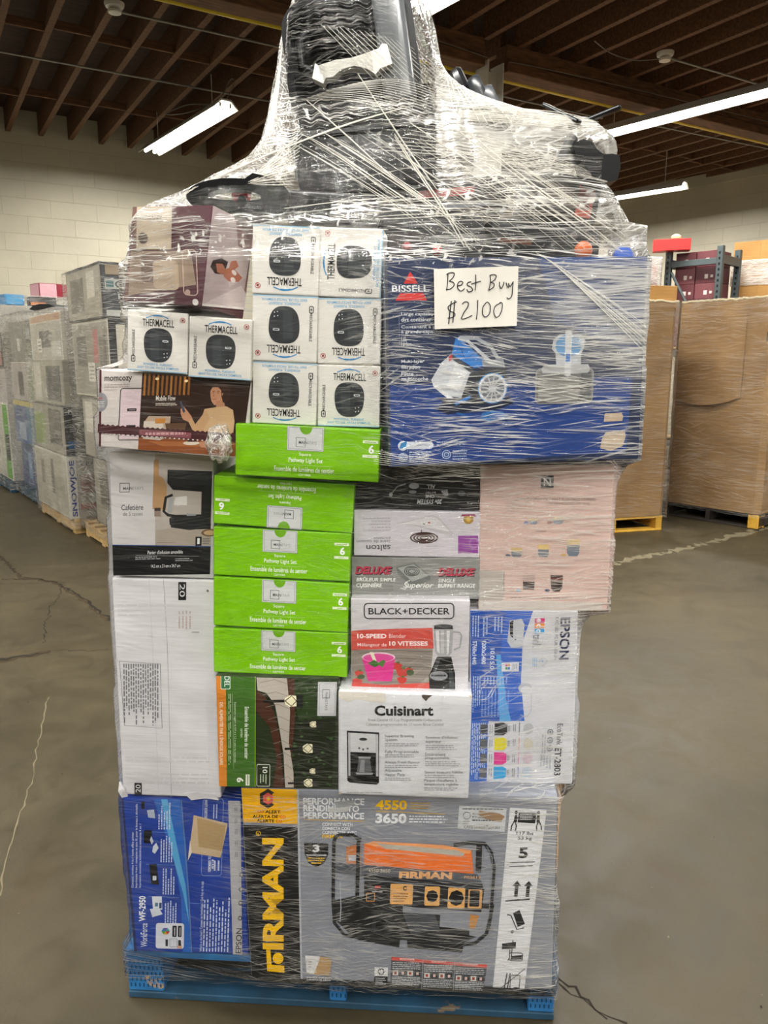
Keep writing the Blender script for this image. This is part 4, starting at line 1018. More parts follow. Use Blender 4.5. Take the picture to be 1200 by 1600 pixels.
for i in range(120):
    x = r.uniform(460, 524); y = r.uniform(1062, 1228); A.ell(x, y, r.uniform(1, 4), r.uniform(.8, 2.6), r.choice(['#36502a', '#22301a', '#47613a', '#1a2412']), 7, k=None) if False else A.ell(x, y, r.uniform(1, 4), r.uniform(.8, 2.6), r.choice(['#36502a', '#22301a', '#47613a', '#1a2412']), 7)
A.poly([(402, 1078), (414, 1084), (430, 1110), (440, 1150), (448, 1231), (430, 1231), (436, 1185), (424, 1135), (402, 1110)], '#4a2a1c'); A.poly([(448, 1060), (462, 1060), (464, 1120), (460, 1180), (466, 1231), (456, 1231), (452, 1150), (455, 1100)], '#4d2d20')
A.poly([(402, 1058), (450, 1059), (456, 1110), (455, 1160), (463, 1205), (464, 1231), (450, 1231), (447, 1180), (440, 1140), (432, 1100), (418, 1082), (404, 1078)], '#b8b0a6')
for i in range(9): yy = 1066 + i * 19; A.line([(408 + i * 4.5, yy), (430 + i * 3, yy - 5), (452 + i * 1.2, yy + 2)], .8, '#837b70')
for x, y, s in ((455, 1094, 1.0), (492, 1130, .55), (484, 1168, .85), (493, 1204, .5), (486, 1223, .75)):
    A.line([(x - 42 * s, y + 1), (x - 8 * s, y)], 4.2 * s, '#15120e'); A.poly([(x - 8 * s, y - 4 * s), (x, y - 9 * s), (x + 10 * s, y - 8 * s), (x + 12 * s, y + 8 * s), (x, y + 9 * s), (x - 7 * s, y + 5 * s)], '#f2ecc8')
    A.line([(x - 7 * s, y), (x + 3 * s, y - 8 * s), (x + 11 * s, y)], 1.4 * s, '#3a352a'); A.line([(x - 7 * s, y), (x + 3 * s, y + 8 * s), (x + 11 * s, y)], 1.4 * s, '#3a352a'); A.poly([(x + 11 * s, y - 10 * s), (x + 21 * s, y - 9 * s), (x + 21 * s, y + 9 * s), (x + 11 * s, y + 10 * s)], '#20211f')
A.rrect(404, 1194, 425, 1229, 2, '#dfe7d6', .9); A.text('10', 413, 1198, 421, 1208, '#eef3e8', rot=90, bold=.02); A.fine(408, 1210, 421, 1226, 3, '#c3d3b3', rot=90, seed=132)
p = c.part('front_label'); A.to(p)
A.rect(499, 1064, 529, 1117, '#8f9296'); A.rect(499.8, 1064.8, 529, 1116.2, '#c9cacc'); A.rrect(502, 1067, 527, 1114, .5, '#6f7378', .5); A.rrect(507, 1076, 518, 1089, .3, '#3a3d40', .8); A.text('MAINSTAYS', 511, 1080, 515, 1108, '#4a4d50', rot=90)
c.done()

# ---- drip coffee maker carton, white with scuffed top edge
c = Carton('cuisinart', 'coffee_maker_carton', 'worn white twelve cup coffee maker carton with a chewed top edge', 'box', .36, ink('#d3d4d8', .5, .3), bev=.004)
A = c.art((531, 1079), (735, 1086), (526, 1241))
A.poly([(531, 1080), (603, 1083), (604, 1095), (598, 1098), (560, 1092), (545, 1096), (530, 1090)], '#cfc9bf')
A.text('Cuisinart', 586, 1101.5, 676, 1117.5, '#141516', bold=.035)
A.text('Brew Central 12 Cup Programmable Coffeemaker', 576, 1121.5, 690, 1127, '#8b8a86'); A.text('Cafetière programmable de 12 tasses Brew Central', 572, 1128.5, 691, 1134, '#8b8a86')
EN = [('Superior Brewing', 601, 1146.5, 646), ('System', 601, 1152.5, 620), ('Fully Programmable', 601, 1171, 653), ('Always Fresh Flavour', 600, 1187.5, 655), ('Adjustable', 600, 1200.5, 626), ('Heater Plate', 600, 1206.5, 631)]
FR = [("Système d'infusion", 664, 1148.5, 713), ('supérieur', 664, 1155, 688), ('Entièrement', 663, 1174.5, 694), ('programmable', 663, 1180.5, 700), ('Saveur toujours fraîche', 662, 1203, 721), ('Plaque chauffante à', 661, 1216, 712), ('température réglable', 661, 1222, 714)]
for t, x, y, e in EN + FR: A.text(t, x, y, e, y + 5.2, '#55565a', bold=.004)
for x, y, w_, n_ in ((601, 1159, 58, 2), (601, 1176.5, 50, 2), (600, 1193, 52, 2), (600, 1213, 45, 2), (664, 1161.5, 52, 3), (663, 1187, 56, 3), (662, 1208.5, 48, 2), (661, 1228.5, 55, 2)):
    A.fine(x, y, x + w_, y + 3.1 * n_, n_, '#8d8e92', seed=int(x + y), ragged=.2)
A.fine(540, 1236, 596, 1239, 1, '#9a9a9c', seed=140, ragged=0); A.line([(690, 1086), (680, 1246)], .3, '#bfc0c4')
p = c.part('product_picture'); A.to(p)
A.poly([(542.5, 1140), (592.5, 1143), (590.5, 1222), (587, 1225), (545, 1222), (541, 1219)], '#1b1c1e')
A.poly([(544.5, 1143), (591, 1146), (590, 1212), (543, 1211)], '#b5b6ba'); A.poly([(548, 1143.5), (586.5, 1145.5), (586, 1174), (547.5, 1173)], '#c9cacd'); A.poly([(547, 1173.5), (587, 1175), (586, 1212), (546, 1211)], '#101113')
A.poly([(541.5, 1211), (590, 1213), (589.5, 1222), (586, 1225), (545, 1222), (541, 1218)], '#0e0f10')
A.ell(567.5, 1153.5, 6.3, 2.4, '#1b1c1e', 18)
for x, y in ((561, 1167.5), (567, 1169.5), (574, 1168)): A.ell(x, y, 1.7, 1.7, '#55575a', 10)
A.poly([(560, 1183), (577, 1183), (580, 1206), (556, 1206)], '#5a5c60'); A.poly([(563, 1186), (569, 1186), (568, 1205), (560, 1205)], '#8c8e92'); A.poly([(554, 1206), (582, 1206.5), (580, 1209.5), (556, 1209)], '#9a9ca0'); A.poly([(559, 1180.5), (579, 1181), (578, 1184), (560, 1183.5)], '#9a9ca0')
p = c.part('torn_notch'); A.to(p)
A.poly([(659, 1085), (675, 1086), (669, 1090), (665, 1095), (659, 1089)], '#3c3126'); A.poly([(526, 1239), (532, 1236), (530, 1246), (524, 1246)], '#c9b8a2'); A.poly([(728, 1083), (736, 1084), (736, 1092), (731, 1088)], '#c9b8a2')
c.done()

# ---- refillable ink printer carton
c = Carton('ecotank', 'printer_carton', 'white and blue ink tank printer carton on end at the right, above the generator carton', 'box', .42, ink('#d5d6dc', .4, .35), bev=.003)
A = c.art((732, 951), (905, 956), (735, 1222))
A.poly([(732, 951), (833, 954), (818, 1000), (817, 1060), (825, 1124), (737, 1122)], '#2f62c4'); A.poly([(733, 951), (790, 953), (780, 1040), (785, 1124), (737, 1122)], '#2553ae')
A.poly([(776, 1020), (783, 1020), (794, 1090), (803, 1124), (784, 1124)], '#56a6e0')
A.poly([(737, 1122), (766, 1123), (765, 1222), (736, 1222)], '#3a6ac4')
E_ = '#1b2350'
A.text('EPSON', 877, 966, 893, 1030, E_, rot=90, bold=.025); A.text('EXCEED YOUR VISION', 869, 965, 874, 1030, '#5d6066', rot=90, bold=.004)
for i, k in enumerate(('#d22e7b', '#ef8a1e', '#3a9fd8')): A.rrect(836, 966 + i * 8, 852, 973 + i * 8, 1.5, k)
A.text('e', 839, 966.5, 846, 972, '#f4f4f4', rot=90, bold=.03); A.text('c', 839, 974.5, 846, 980, '#f4f4f4', rot=90, bold=.03); A.text('o', 839, 982.5, 846, 988, '#f4f4f4', rot=90, bold=.03)
A.text('tank', 834, 990, 848, 1010, '#6d7076', rot=90, bold=.0)
A.poly([(852, 1024), (860, 1031), (852, 1040), (844, 1031)], '#b9bfca'); A.poly([(852, 1027), (857, 1031), (852, 1037), (847, 1031)], '#d5d6dc'); A.ell(851, 1031, 1.6, 1.6, '#3a9fd8', 10)
A.fine(834, 1024, 843, 1040, 3, '#5aaede', rot=90, seed=150, ragged=0)
A.text('EcoTank', 879, 1129, 888, 1163, '#3c3f45', rot=90, bold=.002); A.text('ET-2803', 876.5, 1167, 887.5, 1212, '#22242a', rot=90, bold=.02)
for y in (1142, 1155, 1168): A.ell(868, y, 5, 5, '#75787e', 18); A.ell(868, y, 3.4, 3.4, '#c2c4ca', 16); A.ell(868, y, 1.8, 1.8, '#75787e', 10)
A.fine(854, 1145, 862, 1190, 2, '#9a9da4', rot=90, seed=151, ragged=.1); A.fine(852, 1178, 872, 1208, 4, '#a9acb2', rot=90, seed=152)
A.text('5760x1440', 737, 998, 744, 1034, '#dfe8f7', rot=90, bold=.02); A.text('1200x2400', 752, 998, 759, 1034, '#dfe8f7', rot=90, bold=.02); A.text('10.0 5.0', 766, 1010, 773, 1042, '#dfe8f7', rot=90, bold=.02)
A.fine(735, 960, 748, 994, 3, '#b5c9ec', rot=90, seed=153, ragged=.1); A.fine(752, 962, 762, 994, 2, '#b5c9ec', rot=90, seed=154); A.fine(770, 962, 786, 990, 3, '#b5c9ec', rot=90, seed=155)
A.fine(738, 1052, 752, 1120, 4, '#9fbcea', rot=90, seed=156); A.fine(755, 1054, 796, 1068, 8, '#9fbcea', rot=90, seed=157); A.fine(752, 1075, 800, 1118, 9, '#6f97dc', rot=90, seed=158, ragged=.1)
A.fine(738, 1126, 762, 1218, 8, '#c9d8f2', rot=90, seed=159, ragged=.2)
A.rrect(785, 1032, 813, 1046, 1, '#dfe2ea')
for i, k in enumerate(('#c43c4c', '#d8952a', '#4f9e4a', '#3a78c0')): A.rect(791 + (i % 2) * 4, 1034 + (i // 2) * 5, 794.5 + (i % 2) * 4, 1038 + (i // 2) * 5, k)
A.fine(802, 1034, 811, 1045, 3, '#6d7076', rot=90, seed=160)
p = c.part('product_picture'); A.to(p)
A.poly([(796, 968), (815, 966), (820, 975), (818, 1008), (800, 1010), (793, 1000)], '#c3c6cc'); A.poly([(796, 970), (802, 968), (802, 995), (797, 990)], '#15161a'); A.ell(806, 997, 1.4, 1.4, '#2a2c30', 8)
A.ell(824, 1072, 11, 8, '#b9bcc4', 20); A.ell(826, 1075, 9, 6, '#d5d6dc', 20); A.line([(818, 1114), (828, 1117), (835, 1108), (835, 1080)], 1.2, '#b0b3ba')
for i, k in enumerate(('#2a2b2e', '#e3d52a', '#e0328c', '#2ba3dd')):
    y0 = 1126 + i * 23.5; A.poly([(776, y0), (791, y0), (797, y0 + 3), (797, y0 + 16), (791, y0 + 20), (776, y0 + 20)], k)
    A.rect(753, y0 + 2, 764, y0 + 17, '#5f6166' if i else '#4a4c50'); A.rect(765, y0, 776, y0 + 21, '#d4d6dc'); A.fine(767, y0 + 3, 774, y0 + 17, 2, '#77797f', rot=90, seed=165 + i)
    A.text(('Y', '502', '502', '502')[i] if i else '502', 798, y0 + 5, 802, y0 + 14, '#55585e', rot=90); A.fine(806, y0 + 3, 812, y0 + 18, 2, '#77797f', rot=90, seed=170 + i)
    A.ell(832, y0 + 10, 8, 9, ('#b7b8bc', '#cfc9b8', '#d0bcc6', '#bccbd8')[i], 16); A.line([(817, y0), (817, y0 + 20)], .9, ('#2a2b2e', '#e08a2a', '#e0328c', '#3a5fae')[i])
c.done()

# ---- blender carton
c = Carton('blender', 'blender_carton', 'white and red blender carton with a pink smoothie photo', 'box', .30, ink('#cfccd0', .4, .35), bev=.002)
A = c.art((550, 935), (733, 938), (547, 1082))
A.rrect(570.5, 942.5, 708, 966, 6, '#1d1e20', 1.7)
A.text('BLACK+DECKER', 577, 949.5, 702, 959.5, '#1b1c1e', bold=.012)
A.line([(636, 936), (636, 1015)], .3, '#b4b1b5')
p = c.part('product_picture'); A.to(p)
A.poly([(548, 1015), (676, 1012), (670, 1070), (548, 1072)], '#8d857c')
for i in range(9): A.line([(560 + i * 3, 1020 + i * 6), (620, 1015 + i * 6.2), (674, 1018 + i * 6)], 1.1, '#a9a198' if i % 2 else '#6f675f')
A.poly([(548, 1066), (600, 1070), (670, 1066), (672, 1080), (548, 1082)], '#c9483c')
A.poly([(548, 985), (574, 983), (675, 980), (677, 1012), (600, 1013), (548, 1015)], '#cf4f45')
A.text('10-SPEED', 558.5, 989.5, 604, 996.5, '#f6eceb', bold=.03); A.text('Blender', 608, 989.5, 634, 996, '#f0dcda'); A.text('Mélangeur de', 558.5, 1004, 604, 1010.5, '#f3e4e2', bold=.006); A.text('10 VITESSES', 608, 1001, 668, 1008, '#f6eceb', bold=.03)
for x, y, s in ((560, 1052, 7), (557, 1065, 8), (628, 1050, 10), (620, 1040, 8), (638, 1047, 7), (627, 1062, 8)):
    A.poly([(x - s, y - s * .4), (x, y - s * .8), (x + s, y - s * .3), (x + s * .7, y + s * .5), (x, y + s * .8), (x - s * .7, y + s * .5)], '#c43a32'); A.poly([(x - s * .3, y - s * .8), (x + s * .5, y - s * .9), (x + s * .3, y - s * .4)], '#4d6b35')
A.ell(640, 1050, 6, 5, '#3d5530', 10); A.ell(563, 1057, 6, 4, '#3d5530', 10)
A.poly([(565, 1026), (617, 1026), (611, 1064), (574, 1064)], '#d6368c'); A.ell(591, 1026, 26, 8, '#e9c9da', 26); A.ell(591, 1027, 24, 6.6, '#dd4a9a', 26)
A.poly([(577, 1018), (583, 1018), (588, 1032), (583, 1032)], '#e9e2c9'); A.poly([(574, 1036), (584, 1030), (594, 1037), (585, 1042)], '#3f6b33'); A.poly([(588, 1036), (598, 1030), (602, 1032), (597, 1042)], '#4f7d3b')
A.poly([(678, 978), (706, 978), (707, 982), (677, 982)], '#2a2b2e'); A.ell(692, 977.5, 15, 3, '#4a4b4e', 20)
A.poly([(677, 982), (707, 982), (705, 1018), (700, 1025), (684, 1025), (679, 1018)], '#a9a9ab'); A.poly([(680, 984), (685, 984), (686, 1020), (682, 1016)], '#dcdcde'); A.poly([(697, 984), (702, 984), (700, 1020), (697, 1022)], '#dcdcde'); A.poly([(688, 984), (693, 984), (693, 1020), (688, 1020)], '#c2c2c4')
A.line([(707, 986), (717, 987), (720, 992), (717, 1010), (708, 1014)], 2.2, '#9c9da0')
A.poly([(682, 1025), (704, 1025), (710, 1052), (710, 1078), (670, 1076), (669, 1055)], '#131415'); A.poly([(682, 1027), (688, 1027), (680, 1050), (675, 1050)], '#4a4c50'); A.poly([(700, 1040), (707, 1050), (709, 1076), (701, 1076)], '#3a3c3f'); A.ell(684.5, 1055, 14, 7.5, '#8d8f92', 22); A.fine(673, 1051, 696, 1058, 1, '#222426', rot=90 if False else 0, seed=180, ragged=0)
p = c.part('crushed_flap'); A.to(p)
A.poly([(548, 1072), (600, 1076), (660, 1075), (733, 1080), (733, 1088), (548, 1083)], '#c9bfb4'); A.poly([(600, 1078), (640, 1077), (633, 1084), (607, 1084)], '#a08a70')
c.done()

# ---- single burner cartons
c = Carton('range', 'burner_carton', 'grey single burner carton with red slanted lettering', 'box', .28, ink('#8c8d8a', .4, .35), bev=.002)
A = c.art((550, 871), (750, 872), (549, 934))
A.poly([(550, 871), (614, 871), (614, 935), (549, 934)], '#858682')
for x0, x1 in ((555, 613), (684.5, 742.5)):
    y = 885 if x0 < 600 else 887
    A.text('DELUXE', x0 + 1.2, y + 1.2, x1 + 1.2, y + 13.2, '#16171a', bold=.05, shear=.25); A.text('DELUXE', x0, y, x1, y + 12, '#b8304a', bold=.045, shear=.25)
A.text('BRÛLEUR SIMPLE', 557, 901, 619, 908, '#e9eae6', bold=.02, shear=.15); A.text('CUISINIÈRE', 556.5, 909.5, 597, 917, '#e9eae6', bold=.02, shear=.15)
A.text('SINGLE', 685, 903, 712, 909, '#e9eae6', bold=.02, shear=.15); A.text('BUFFET RANGE', 684.5, 911, 743, 917, '#e9eae6', bold=.02, shear=.15)
p = c.part('product_picture'); A.to(p)
A.poly([(620, 886), (648, 879), (673, 899), (673, 906), (645, 915), (622, 897)], '#707370'); A.poly([(622, 887), (647, 881), (670, 899), (644, 908)], '#a2a5a1')
for k_ in (11.5, 8.5, 5.5): A.line([(644 + k_ * cos(t * .3), 892 + k_ * .62 * sin(t * .3)) for t in range(21)], 1.5, '#4c4e4c', True)
A.text('Superior', 630, 909, 678, 920, '#e9eae6', bold=.012, shear=.35); A.ell(637, 915, 6, 6, '#e9eae6', 16, a0=1.2, a1=4.9) if False else None
A.line([(641, 906), (634, 909), (638, 914), (633, 920), (626, 918)], 1.2, '#e9eae6')
c.done()
c = Carton('salton', 'burner_carton', 'white cooktop carton stored upside down with a spiral coil picture', 'box', .28, ink('#cfcad2', .4, .35), bev=.002)
A = c.art((554, 796), (751, 801), (552, 869))
A.text('salton', 572, 852, 610, 861.5, '#3a3b3e', rot=180, bold=.01); A.text('table de cuisson', 557, 844, 610, 849.5, '#6d6e72', rot=180); A.text('portative', 584, 838.5, 610, 843, '#6d6e72', rot=180)
A.fine(566, 807, 611, 831, 5, '#b3afb6', rot=180, seed=190, ragged=.4)
A.rect(716, 838, 747, 866, '#8f3f99'); A.ell(740, 850, 8, 9, '#a563ae', 20); A.ell(741, 850, 5.5, 6.4, '#8f3f99', 18)
A.ell(732, 812, 8, 7.5, '#a9853a', 20); A.ell(732, 812, 4, 3.8, '#d8b65c', 16); A.poly([(722, 804), (742, 804), (744, 808), (738, 807), (726, 807), (720, 808)], '#8f2f55')
p = c.part('product_picture'); A.to(p)
A.poly([(618, 818), (676, 805), (685, 808), (709, 834), (706, 838), (650, 822)], '#bdb9bd'); A.poly([(622, 819), (676, 807), (684, 810), (704, 832), (650, 820)], '#d6d3d6')
A.line([(659, 828), (659, 834)], 1.4, '#4a2c2a'); A.ell(663, 841, 23, 9, '#c8c2c4', 24)
for k_ in (21, 16, 11, 6): A.line([(663 + k_ * cos(t * .26), 841 + k_ * .39 * sin(t * .26)) for t in range(24)], 2.2, '#3d2422', True)
A.ell(663, 819, 1.5, 1.2, '#4a6b3a', 10); A.ell(671, 817, 1.8, 1.3, '#b03a34', 10)
A.fine(660, 853, 684, 856, 1, '#b3afb6', rot=180, seed=191)
c.done()
c = Carton('tool', 'power_tool_carton', 'black cordless tool carton stored upside down beneath the large blue carton', 'box', .30, ink('#17181a', .4, .4), dims=(.0668, 1.572, 1.276, .262, .094, -.05, -.007), bev=.002)
A = c.art((553, 733), (750, 735), (553, 800))
W_ = '#cfd0d2'
A.text('20v SYSTEM', 653, 785, 692, 792, W_, rot=180, bold=.025, shear=.2); A.text('ONE', 666, 778, 680, 783, W_, rot=180, bold=.025); A.text('BATTERY', 666, 773.5, 682, 776.5, W_, rot=180, bold=.01); A.text('ALL', 668, 763, 681, 769, W_, rot=180, bold=.02)
p = c.part('product_picture'); A.to(p)
A.ell(648, 765, 8, 4.5, '#9a9ca0', 16); A.ell(646, 774, 6, 2.6, '#8a8c90', 14); A.line([(612, 778), (622, 766), (635, 762)], 2, '#8a8c90'); A.ell(612, 778, 3, 3.4, '#b0b2b5', 10); A.poly([(690, 772), (700, 770), (702, 779), (696, 781)], '#9a9ca0'); A.ell(722, 776, 6, 4, '#5e6064', 12); A.line([(724, 762), (744, 764)], 2, '#6e7074')
c.done()

# ---- pink capsule coffee carton
c = Carton('pink', 'coffee_capsule_machine_carton', 'pale pink coffee machine carton with rows of small cup pictures', 'box', .40, ink('#d3b7ae', .45, .3), bev=.002)
A = c.art((751, 727), (961, 725), (747, 954))
A.poly([(748, 890), (789, 890), (789, 953), (747, 954)], '#b5ada4'); A.line([(789, 891), (789, 924)], 1.0, '#5c4a48')
A.poly([(749, 938), (948, 938), (948, 953), (747, 954)], '#cfc6bf')
A.rect(846.5, 742.5, 866.5, 761.5, '#3c3f47'); A.text('N', 851, 746, 862, 758, '#dcdad8', bold=.01); A.line([(850, 746), (863, 758)], 1.0, '#dcdad8')
A.text('LEARN DEGREES OF GREAT FLAVORED COFFEES', 806, 776, 933, 780.5, '#8f7f79'); A.text('DE DÉGUSTATION SPÉCIEUSE', 860, 782, 925, 786, '#8f7f79')
A.fine(840, 826, 856, 829, 1, '#a08f88', seed=200); A.fine(842, 875.5, 866, 878, 1, '#8f7f79', seed=201, ragged=0); A.fine(800, 931, 900, 934, 1, '#8f7f79', seed=202, ragged=0)
p = c.part('product_picture'); A.to(p)
def cup(x, y, w_, h_, top, bot, fr, pod):
    A.poly([(x, y), (x + w_, y), (x + w_ * .96, y + h_ * .8), (x + w_ * .82, y + h_), (x + w_ * .18, y + h_), (x + w_ * .04, y + h_ * .8)], bot)
    A.poly([(x, y), (x + w_, y), (x + w_ * .99, y + h_ * fr), (x + w_ * .01, y + h_ * fr)], top)
    A.ell(x - 5, y + h_ - 2, 4, 2.4, pod, 14)
cup(829, 808, 13, 9, '#d6c49a', '#8d9bad', .45, '#6b7fae'); cup(866, 805, 17, 11, '#d6c49a', '#8d9bad', .45, '#b08a80')
cup(800, 854, 18, 14, '#d3b878', '#77818c', .4, '#4c5a72'); cup(843, 848, 18, 20, '#d3b878', '#6a7480', .4, '#c3a09a'); cup(889, 839, 21, 27, '#d3bb84', '#74808e', .35, '#c9a85a')
A.poly([(819, 896), (839, 896), (838, 919), (820, 919)], '#b99f96'); A.poly([(819.5, 907), (838.5, 907), (838, 919), (820, 919)], '#33201f'); A.ell(812, 921, 4, 2.2, '#8fb3c9', 12)
A.poly([(864, 896), (884, 896), (883, 916), (879, 922), (869, 922), (865, 916)], '#33211f'); A.poly([(865, 900), (883, 900), (883, 905), (865, 905)], '#6d3a34'); A.ell(859, 920, 4, 2.4, '#2b3a5c', 12)
c.done()

# ---- large blue vacuum carton with the price sheet
c = Carton('bissell', 'vacuum_carton', 'large dark blue canister vacuum carton at the top right of the load', 'box', .34, ink('#16294f', .3, .5, 0, .1), bev=.004)
A = c.art((603, 403), (1016, 400), (606, 733))
A.poly([(607, 404), (850, 402), (840, 430), (860, 560), (880, 600), (840, 640), (606, 600)], '#1a2c52')
A.poly([(606, 600), (1000, 590), (996, 716), (607, 732)], '#1c3f86'); A.poly([(840, 402), (1014, 401), (1008, 560), (870, 500)], '#24427c')
A.line([(604, 406), (608, 731)], 4, '#3b3f4c')
A.poly([(641, 424), (653, 442), (631, 442)], '#d9302e'); A.poly([(625, 457), (661, 456), (667, 467.5), (618, 468)], '#d9302e')
A.text('BISSELL', 613, 444.5, 670, 454.5, '#e8eaee', bold=.02)
for t, x1, y in (('Large capacity', 678, 486), ('dirt container', 674, 494), ('Contenant à poussière', 712, 506), ('à grande capacité', 690, 513.5), ('1.6L', 636, 524), ('1.6 litre', 643, 532), ('Multi-layer', 663, 560), ('filtration', 656, 568), ('Filtre', 646, 579), ('multicouche', 669, 587)):
    A.text(t, 627, y, x1, y + 6.2, '#dfe3ea', bold=.01)
A.line([(624, 486), (624, 537)], .4, '#8fa0c0')
A.text('Tournez et dégagez pour nettoyer', 720, 512, 800, 517, '#aeb9cf'); A.text('base', 805, 491, 820, 496, '#aeb9cf'); A.text('Large empty push', 700, 488, 752, 493, '#aeb9cf'); A.text('automatique', 866, 486, 908, 492, '#c3ccdc', bold=.005); A.text('Technologie', 866, 476, 905, 481.5, '#9aa8c4')
for i, t in enumerate(('retractable cord button', "Interrupteur d'alimentation", 'bouton pour enrouler le cordon', 'facile à enfoncer avec les pieds')): A.text(t, 926, 510 + i * 7.4, 985, 514.5 + i * 7.4, '#b9c4d8')
A.rrect(621, 692, 678, 704, 6, '#dfe5ee'); A.ell(629, 698, 8, 8, '#dfe5ee', 20); A.poly([(623, 702), (626, 694), (636, 690), (634, 699), (627, 703)], '#3f8fc8'); A.text('Sustainable Design', 640, 695.5, 672, 700, '#3c5f96')
A.ell(629, 717, 7.4, 7.4, '#c3cfe2', 20); A.ell(629, 717, 6.4, 6.4, '#3d5c95', 18); A.line([(622, 717), (636, 717)], .8, '#c3cfe2'); A.line([(629, 710), (629, 724)], .8, '#c3cfe2'); A.rrect(625.5, 712, 632.5, 722, 3, '#c3cfe2', .8)
A.ell(699, 714, 7.4, 7.4, '#c3cfe2', 20); A.ell(699, 714, 6.4, 6.4, '#3d5c95', 18); A.rrect(695.5, 710.5, 702.5, 717.5, 3, '#c3cfe2', .9)
A.fine(639, 707, 680, 726, 5, '#c3cfe2', seed=210); A.fine(709, 706, 738, 724, 4, '#a9b8d2', seed=211); A.fine(683, 691, 735, 700, 2, '#a9b8d2', seed=212)
p = c.part('product_picture'); A.to(p)
L_ = '#c9cdd3'; G_ = '#73777e'; B_ = '#2f7fd0'
A.poly([(683, 640), (700, 618), (800, 620), (806, 632), (780, 642), (700, 648)], '#0f1d3c')
A.poly([(712, 527), (720, 527), (766, 570), (742, 574), (706, 552)], B_); A.line([(716, 536), (728, 560), (746, 548)], 1.2, '#1b4f8e'); A.line([(710, 550), (725, 556), (722, 540)], 1.2, '#1b4f8e')
A.line([(716, 527), (730, 530), (770, 566)], 5, L_); A.line([(718, 526), (745, 527), (768, 540), (780, 560), (786, 572)], 6, '#aab0b8'); A.poly([(754, 562), (788, 560), (792, 574), (756, 572)], '#9aa0a8')
A.poly([(706, 551), (742, 578), (735, 590), (722, 622), (698, 618), (676, 598), (674, 592), (690, 565)], L_); A.poly([(706, 551), (742, 578), (740, 584), (702, 556)], '#4a4d55'); A.poly([(712, 566), (732, 580), (718, 612), (700, 602)], '#e0e2e5'); A.poly([(701, 556), (706, 552), (707, 560), (702, 563)], '#c93a3a')
A.poly([(735, 583), (760, 574), (793, 574), (795, 600), (770, 632), (700, 632), (683, 620), (722, 622)], '#2b2f38'); A.poly([(674, 592), (680, 598), (704, 618), (710, 622), (700, 622), (678, 604)], '#e3e5e8')
A.ell(772, 607, 24, 25, '#3c8fd6', 30); A.ell(772, 607, 22.5, 23.5, '#d9dce0', 30); A.ell(772, 607, 19, 20, '#747982', 30); A.ell(772, 607, 6, 6.4, L_, 16)
for i in range(12): a = i * pi / 6; A.line([(772 + 5 * cos(a), 607 + 5 * sin(a)), (772 + 20 * cos(a + .12), 607 + 21 * sin(a + .12))], 1.8, L_)
A.poly([(710, 630), (736, 618), (738, 622), (714, 634)], B_)
A.poly([(712, 646), (718, 645), (737, 652), (735, 657)], '#235fa3'); A.poly([(750, 660), (756, 647), (772, 642), (790, 646), (800, 658)], '#2a6cae')
# head-on view of the same vacuum
A.rrect(841, 576, 936, 634, 8, '#8f908f'); A.rrect(843, 578, 934, 632, 8, '#6f7070'); A.rrect(846, 590, 912, 630, 4, '#8d8c88'); A.rrect(915, 582, 932, 626, 4, '#4c4e50')
A.poly([(850, 576), (856, 570), (926, 570), (930, 578), (926, 584), (852, 584)], '#b4b6b8')
A.poly([(868, 530), (878, 522), (914, 522), (920, 532), (918, 545), (914, 552), (914, 570), (874, 570), (872, 552), (866, 545)], '#bfc3c9'); A.ell(893, 540, 21, 18, '#4f93c8', 26)
A.poly([(887, 516), (898, 516), (898, 588), (894, 590), (888, 588)], '#cfd1d4'); A.rect(889, 552, 896, 566, '#2b6fc4')
p = c.part('torn_label'); A.to(p)
A.poly([(957, 651), (985, 650), (988, 656), (987, 664), (956, 665)], '#c3ae97'); A.poly([(960, 682), (992, 680), (994, 690), (990, 706), (970, 714), (952, 709), (954, 694)], '#c6b49e')
BC = c; c.done()

# hand-lettered price sheet taped on the wrap
sx0, sx1, sy0, sy1 = 675, 806, 420, 512
def bface(a, b, k): return BC.M @ Vector(BC.front(a, b, k))
sh = MB(); SA = Art(sh, (603, 403), (1016, 400), (606, 733), lambda a, b, k: tuple(BC.M @ Vector(BC.front(a, b, k))), .0155)
cor = [(675.5, 421.5), (806, 417), (805.5, 508.5), (677, 513)]
n_ = 10; vs = []
for j in range(n_ + 1):
    for i in range(n_ + 1):
        s_, t_ = i / n_, j / n_
        x = (cor[0][0] * (1 - s_) + cor[1][0] * s_) * (1 - t_) + (cor[3][0] * (1 - s_) + cor[2][0] * s_) * t_
        y = (cor[0][1] * (1 - s_) + cor[1][1] * s_) * (1 - t_) + (cor[3][1] * (1 - s_) + cor[2][1] * s_) * t_
        vs.append(SA.face(*SA.ab(x, y), .0155 + .0012 * sin(s_ * 5 + 1) * sin(t_ * 3)))
fs = [(j * (n_ + 1) + i, j * (n_ + 1) + i + 1, (j + 1) * (n_ + 1) + i + 1, (j + 1) * (n_ + 1) + i) for j in range(n_) for i in range(n_)]
M_PAPER = ink('#d9d5cc', .7, .2)
sh.add(vs, fs, M_PAPER)
SA.k = .0172
def pen(*pts, w=1.5):
    Q = []
    P = [Vector(p) for p in pts]
    if len(P) == 2: Q = P
    else:
        for i in range(len(P) - 1):
            for k_ in range(5):
                t = k_ / 5; a = P[max(0, i - 1)]; b = P[i]; c_ = P[i + 1]; d = P[min(len(P) - 1, i + 2)]
                Q.append(.5 * ((2 * b) + (c_ - a) * t + (2 * a - 5 * b + 4 * c_ - d) * t * t + (3 * b - a - 3 * c_ + d) * t ** 3))
        Q.append(P[-1])
    SA.line([(q.x, q.y) for q in Q], w, '#1c1c20')
